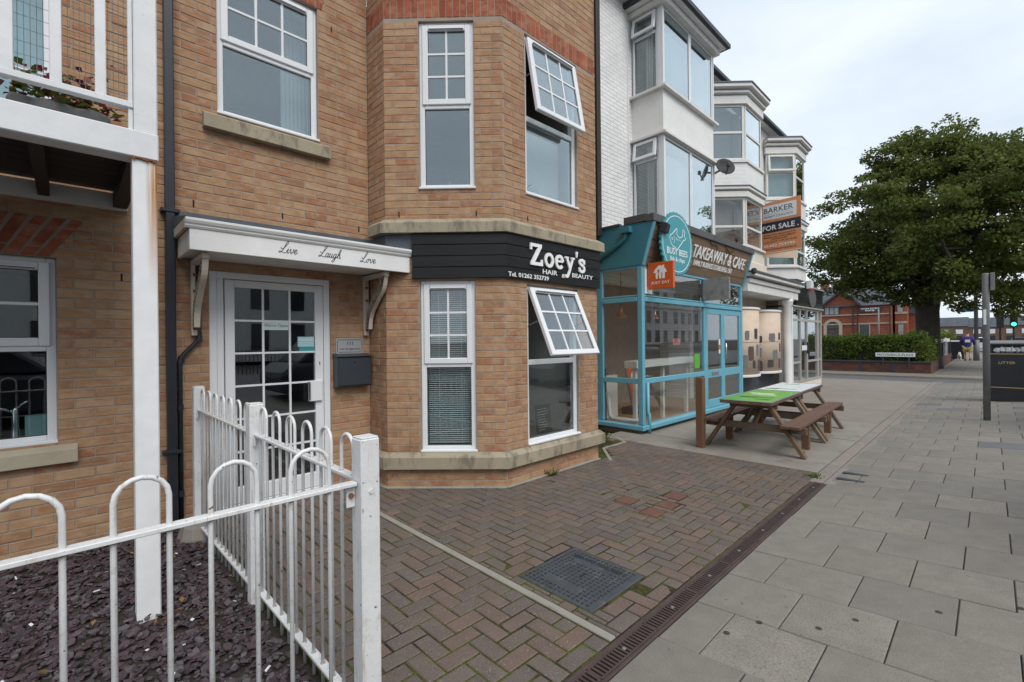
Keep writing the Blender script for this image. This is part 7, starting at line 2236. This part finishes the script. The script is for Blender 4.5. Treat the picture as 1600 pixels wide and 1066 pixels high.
box('wing_roof', M['slate_roof'], hot, FHt, hs(5.85), hs(4.3), -14, -2.2, hz(3.9), hz(4.6))
def hwin(y0, y1, z0, z1, t=0.10, n=2, cream=False):
    w_ = MB().box(FHt, hs(y0) - 0.08, hs(y1) + 0.08, t - 0.06, t, hz(z0) - 0.06, hz(z1) + 0.06).build('window', M['stone2'] if cream else M['stall'], hot)
    d = (hs(y1) - hs(y0)) / n
    for i in range(n):
        box('pane', M['hotel_glass'], w_, FHt, hs(y0) + i * d + 0.05, hs(y0) + (i + 1) * d - 0.05, t + 0.001, t + 0.01, hz(z0), hz(z1))
    return w_
M['hotel_glass'] = simple('curtained_window', (0.30, 0.31, 0.32), 0.15, 0.3, 2)
M['hotel_dark'] = simple('dark_window', (0.03, 0.035, 0.04), 0.1, 0.3, 2)
hwin(12.65, 11.35, 4.05, 4.80, n=3)
for (y0, y1, z0, z1) in ((9.55, 8.75, 1.0, 2.86),):
    w_ = MB().box(FHt, hs(y0) - 0.1, hs(y1) + 0.1, 0.04, 0.11, hz(z0), hz(z1) + 0.15).build('window', M['stone2'], hot)
    box('pane', M['hotel_dark'], w_, FHt, hs(y0), hs(y1), 0.111, 0.12, hz(z0), hz(z1))
for (y0, y1, z0, z1, m_) in ((6.55, 6.15, 4.05, 4.85, 'hotel_glass'), (6.5, 6.1, 1.6, 2.8, 'hotel_glass')):
    box('window', M[m_], hot, FHt, hs(y0), hs(y1), -0.78, -0.72, hz(z0), hz(z1))
ar = MB(); ribbon(ar, FHt, [(hs(12.6), hz(0.6)), (hs(12.6), hz(2.7))] + [(hs(11.9) - 0.0 + 0.85 * math.cos(R(180 - 12 * i)), hz(2.7) + 0.85 * math.sin(R(180 - 12 * i))) for i in range(16)] + [(hs(11.2), hz(2.7)), (hs(11.2), hz(0.6))], 0.36, 0.05, 0.20); ar.build('door_arch', M['stone2'], hot)
box('door', M['hotel_dark'], hot, FHt, hs(12.45), hs(11.35), 0.05, 0.12, 0, hz(2.3))
box('fanlight', M['hotel_dark'], hot, FHt, hs(12.45), hs(11.35), 0.05, 0.12, hz(2.5), hz(3.0))
hsg = box('hotel_sign', M['navy'], hot, FHt, hs(9.55), hs(7.75), 0.14, 0.20, hz(4.17), hz(4.62))
t_ = MB(); text(t_, FHt, 'MON FORT', hs(9.42), hs(7.9), hz(4.42), hz(4.58), 0.201, 0.21, 0.02); text(t_, FHt, 'HOTEL', hs(9.05), hs(8.25), hz(4.22), hz(4.38), 0.201, 0.21, 0.02); t_.build('sign_lettering', M['letter'], hsg)
for y in (10.1, 9.7, 7.05):
    MB().tube([FHt.p(hs(y), 0.25, 0), FHt.p(hs(y), 0.25, hz(4.8))], 0.07, 6).build('downpipe', M['ink'], hot)
for y in (13.8, 9.0):
    box('chimney', M['hotel_brick'], hot, FHt, hs(y), hs(y) + 0.9, -5.2, -4.2, hz(6.9), hz(8.3))
fp = thing('flag_pole', (58, 7.5, 0), 'slim pale pole standing in front of the hotel', 'pole')
MB().tube([(58, 7.72, 0.05), (58, 7.72, 4.4)], 0.07, 8).build('pole', M['galv'], fp, smooth=True)

# ------------------------------------------------------------------ far street
M['far_brick'] = course_mat('far_terrace_brick', (0.20, 0.105, 0.075), (0.16, 0.11, 0.09), 'XY', var=0.2)
labs = ['leftmost far brick house behind the tree trunk', 'far brick house just right of the tree trunk', 'far brick house behind the person walking', 'far brick house above the litter bin', 'far brick house behind the green traffic light', 'rightmost far brick house at the edge of the picture']
for i in range(6):
    y1 = 14 - i * 5.2; y0 = y1 - 5.2
    o = thing('far_house', (150, (y0 + y1) / 2, 0), labs[i], 'house', 'far brick terrace')
    MB().box(ID, 150, 158, y0 + 0.01, y1 - 0.01, -0.2, 3.6 + 0.3 * (i % 2)).build('wall', M['far_brick'], o)
    e = 3.6 + 0.3 * (i % 2)
    MB().add([(149.7, y0, e), (149.7, y1, e), (154, y1, e + 2.2), (154, y0, e + 2.2), (158.3, y0, e), (158.3, y1, e)], [(0, 1, 2, 3), (3, 2, 5, 4), (0, 3, 4), (1, 5, 2)]).build('roof', M['slate_roof'], o)
    for k in (0, 1):
        box('window', M['white_print'], o, ID, 149.93, 149.99, y0 + 0.9 + k * 2.3, y0 + 2.1 + k * 2.3, 2.1, 3.1)
        box('window', M['hotel_dark'], o, ID, 149.93, 149.99, y0 + 0.9 + k * 2.3, y0 + 2.1 + k * 2.3, 0.5, 1.6)
def far_car(x, y, mat, label):
    o = thing('parked_car', (x, y, 0.0), label, 'car')
    FCc = Tilt((x, y, 0), (0, -1, 0), (-1, 0, 0), (0, 0, 1))
    MB().prism(FCc, [(0, 0.35), (1.75, 0.35), (1.78, 0.85), (1.60, 0.95), (1.40, 1.42), (0.35, 1.42), (0.15, 0.95), (-0.03, 0.85)], -4.2, 0).build('body', mat, o, bev=0.08)
    MB().prism(FCc, [(0.25, 0.97), (1.50, 0.97), (1.34, 1.36), (0.41, 1.36)], 0.005, 0.02).build('rear_window', M['hotel_dark'], o)
    for s in (0.08, 1.45):
        box('tail_light', M['red_box'], o, FCc, s, s + 0.22, 0.004, 0.03, 0.70, 0.88)
        for t in (-0.9, -3.4):
            MB().tube([FCc.p(s - 0.02, t, 0.32), FCc.p(s + 0.22, t, 0.32)], 0.32, 14).build('wheel', M['ink'], o)
far_car(60, 1.6, M['upvc'], 'white car parked on the far street behind the person')
far_car(52, -0.9, M['anthracite'], 'dark car on the road behind the bin and traffic lights')

# ------------------------------------------------------------------ buildings over the road, mirrored in the windows
M['stucco'] = simple('pale_stucco', (0.60, 0.59, 0.56), 0.85, 0.08)
for i in range(9):
    x0 = -22 + i * 13.0
    o = thing('seafront_townhouse', (x0 + 6.5, -34, 0), 'pale stucco townhouse across the road, mirrored in the shop glass', 'house', 'townhouses across the road')
    MB().box(ID, x0, x0 + 12.9, -44, -34, 0, 11.5).box(ID, x0, x0 + 12.9, -33.999, -33.7, 7.3, 7.6).box(ID, x0, x0 + 12.9, -33.999, -33.6, 11.2, 11.5).build('wall', M['stucco'], o)
    MB().add([(x0, -33.6, 11.5), (x0 + 12.9, -33.6, 11.5), (x0 + 12.9, -39, 14), (x0, -39, 14), (x0, -44, 11.5), (x0 + 12.9, -44, 11.5)], [(0, 1, 2, 3), (3, 2, 5, 4), (0, 3, 4), (1, 5, 2)]).build('roof', M['slate_roof'], o)
    for r_ in range(3):
        for c_ in range(4):
            box('window', M['hotel_dark'], o, ID, x0 + 1.2 + c_ * 3.0, x0 + 2.6 + c_ * 3.0, -33.995, -33.93, 1.0 + r_ * 3.5, 3.2 + r_ * 3.5)
rg = thing('road_railing', (10, -15, 0), 'black railings across the road, mirrored in the shop glass', 'railing')
MB().beam((-20, -15, 1.15), (70, -15, 1.15), 0.05, 0.05).build('rail', M['ink'], rg)
bm_ = MB()
x = -20.0
while x < 70:
    bm_.box(ID, x, x + 0.03, -15.015, -14.985, 0.0, 1.25); x += 0.16
bm_.build('bars', M['ink'], rg, kind='stuff')

# cars parked along the road behind the camera, mirrored in the ground-floor glass
def kerb_car(x, y, mat, label):
    o = thing('roadside_car', (x + 2.1, y - 0.8, 0.12), label, 'car')
    FK = Fr((x, y), (1, 0))
    z = 0.12
    MB().prism(FK, [(0, z + 0.28), (4.2, z + 0.28), (4.25, z + 0.62), (4.05, z + 0.80), (3.1, z + 0.92), (0.25, z + 0.95), (-0.05, z + 0.70)], -1.7, 0).build('body', mat, o, bev=0.07)
    MB().prism(FK, [(0.35, z + 0.951), (3.05, z + 0.925), (2.45, z + 1.42), (0.85, z + 1.45)], -1.58, -0.12).build('cabin', M['hotel_dark'], o, bev=0.05)
    MB().prism(FK, [(0.80, z + 1.44), (2.5, z + 1.41), (2.3, z + 1.49), (1.0, z + 1.51)], -1.55, -0.15).build('roof', mat, o, bev=0.03)
    for s in (0.85, 3.35):
        for t in (-1.55, -0.14):
            w_ = MB().tube([FK.p(s, t, z + 0.31), FK.p(s, t + 0.19, z + 0.31)], 0.31, 18).build('wheel', M['ink'], o)
            MB().tube([FK.p(s, t + 0.191, z + 0.31), FK.p(s, t + 0.205, z + 0.31)], 0.20, 12).build('hub', M['galv'], w_)
kerb_car(-3.2, -2.9, M['anthracite'], 'dark car parked at the kerb, mirrored in the white front door')
kerb_car(3.4, -2.9, M['navy'], 'navy car parked at the kerb, mirrored in the ground-floor bay window')
kerb_car(9.6, -2.9, M['galv'], 'grey car parked at the kerb, mirrored in the teal shop glass')
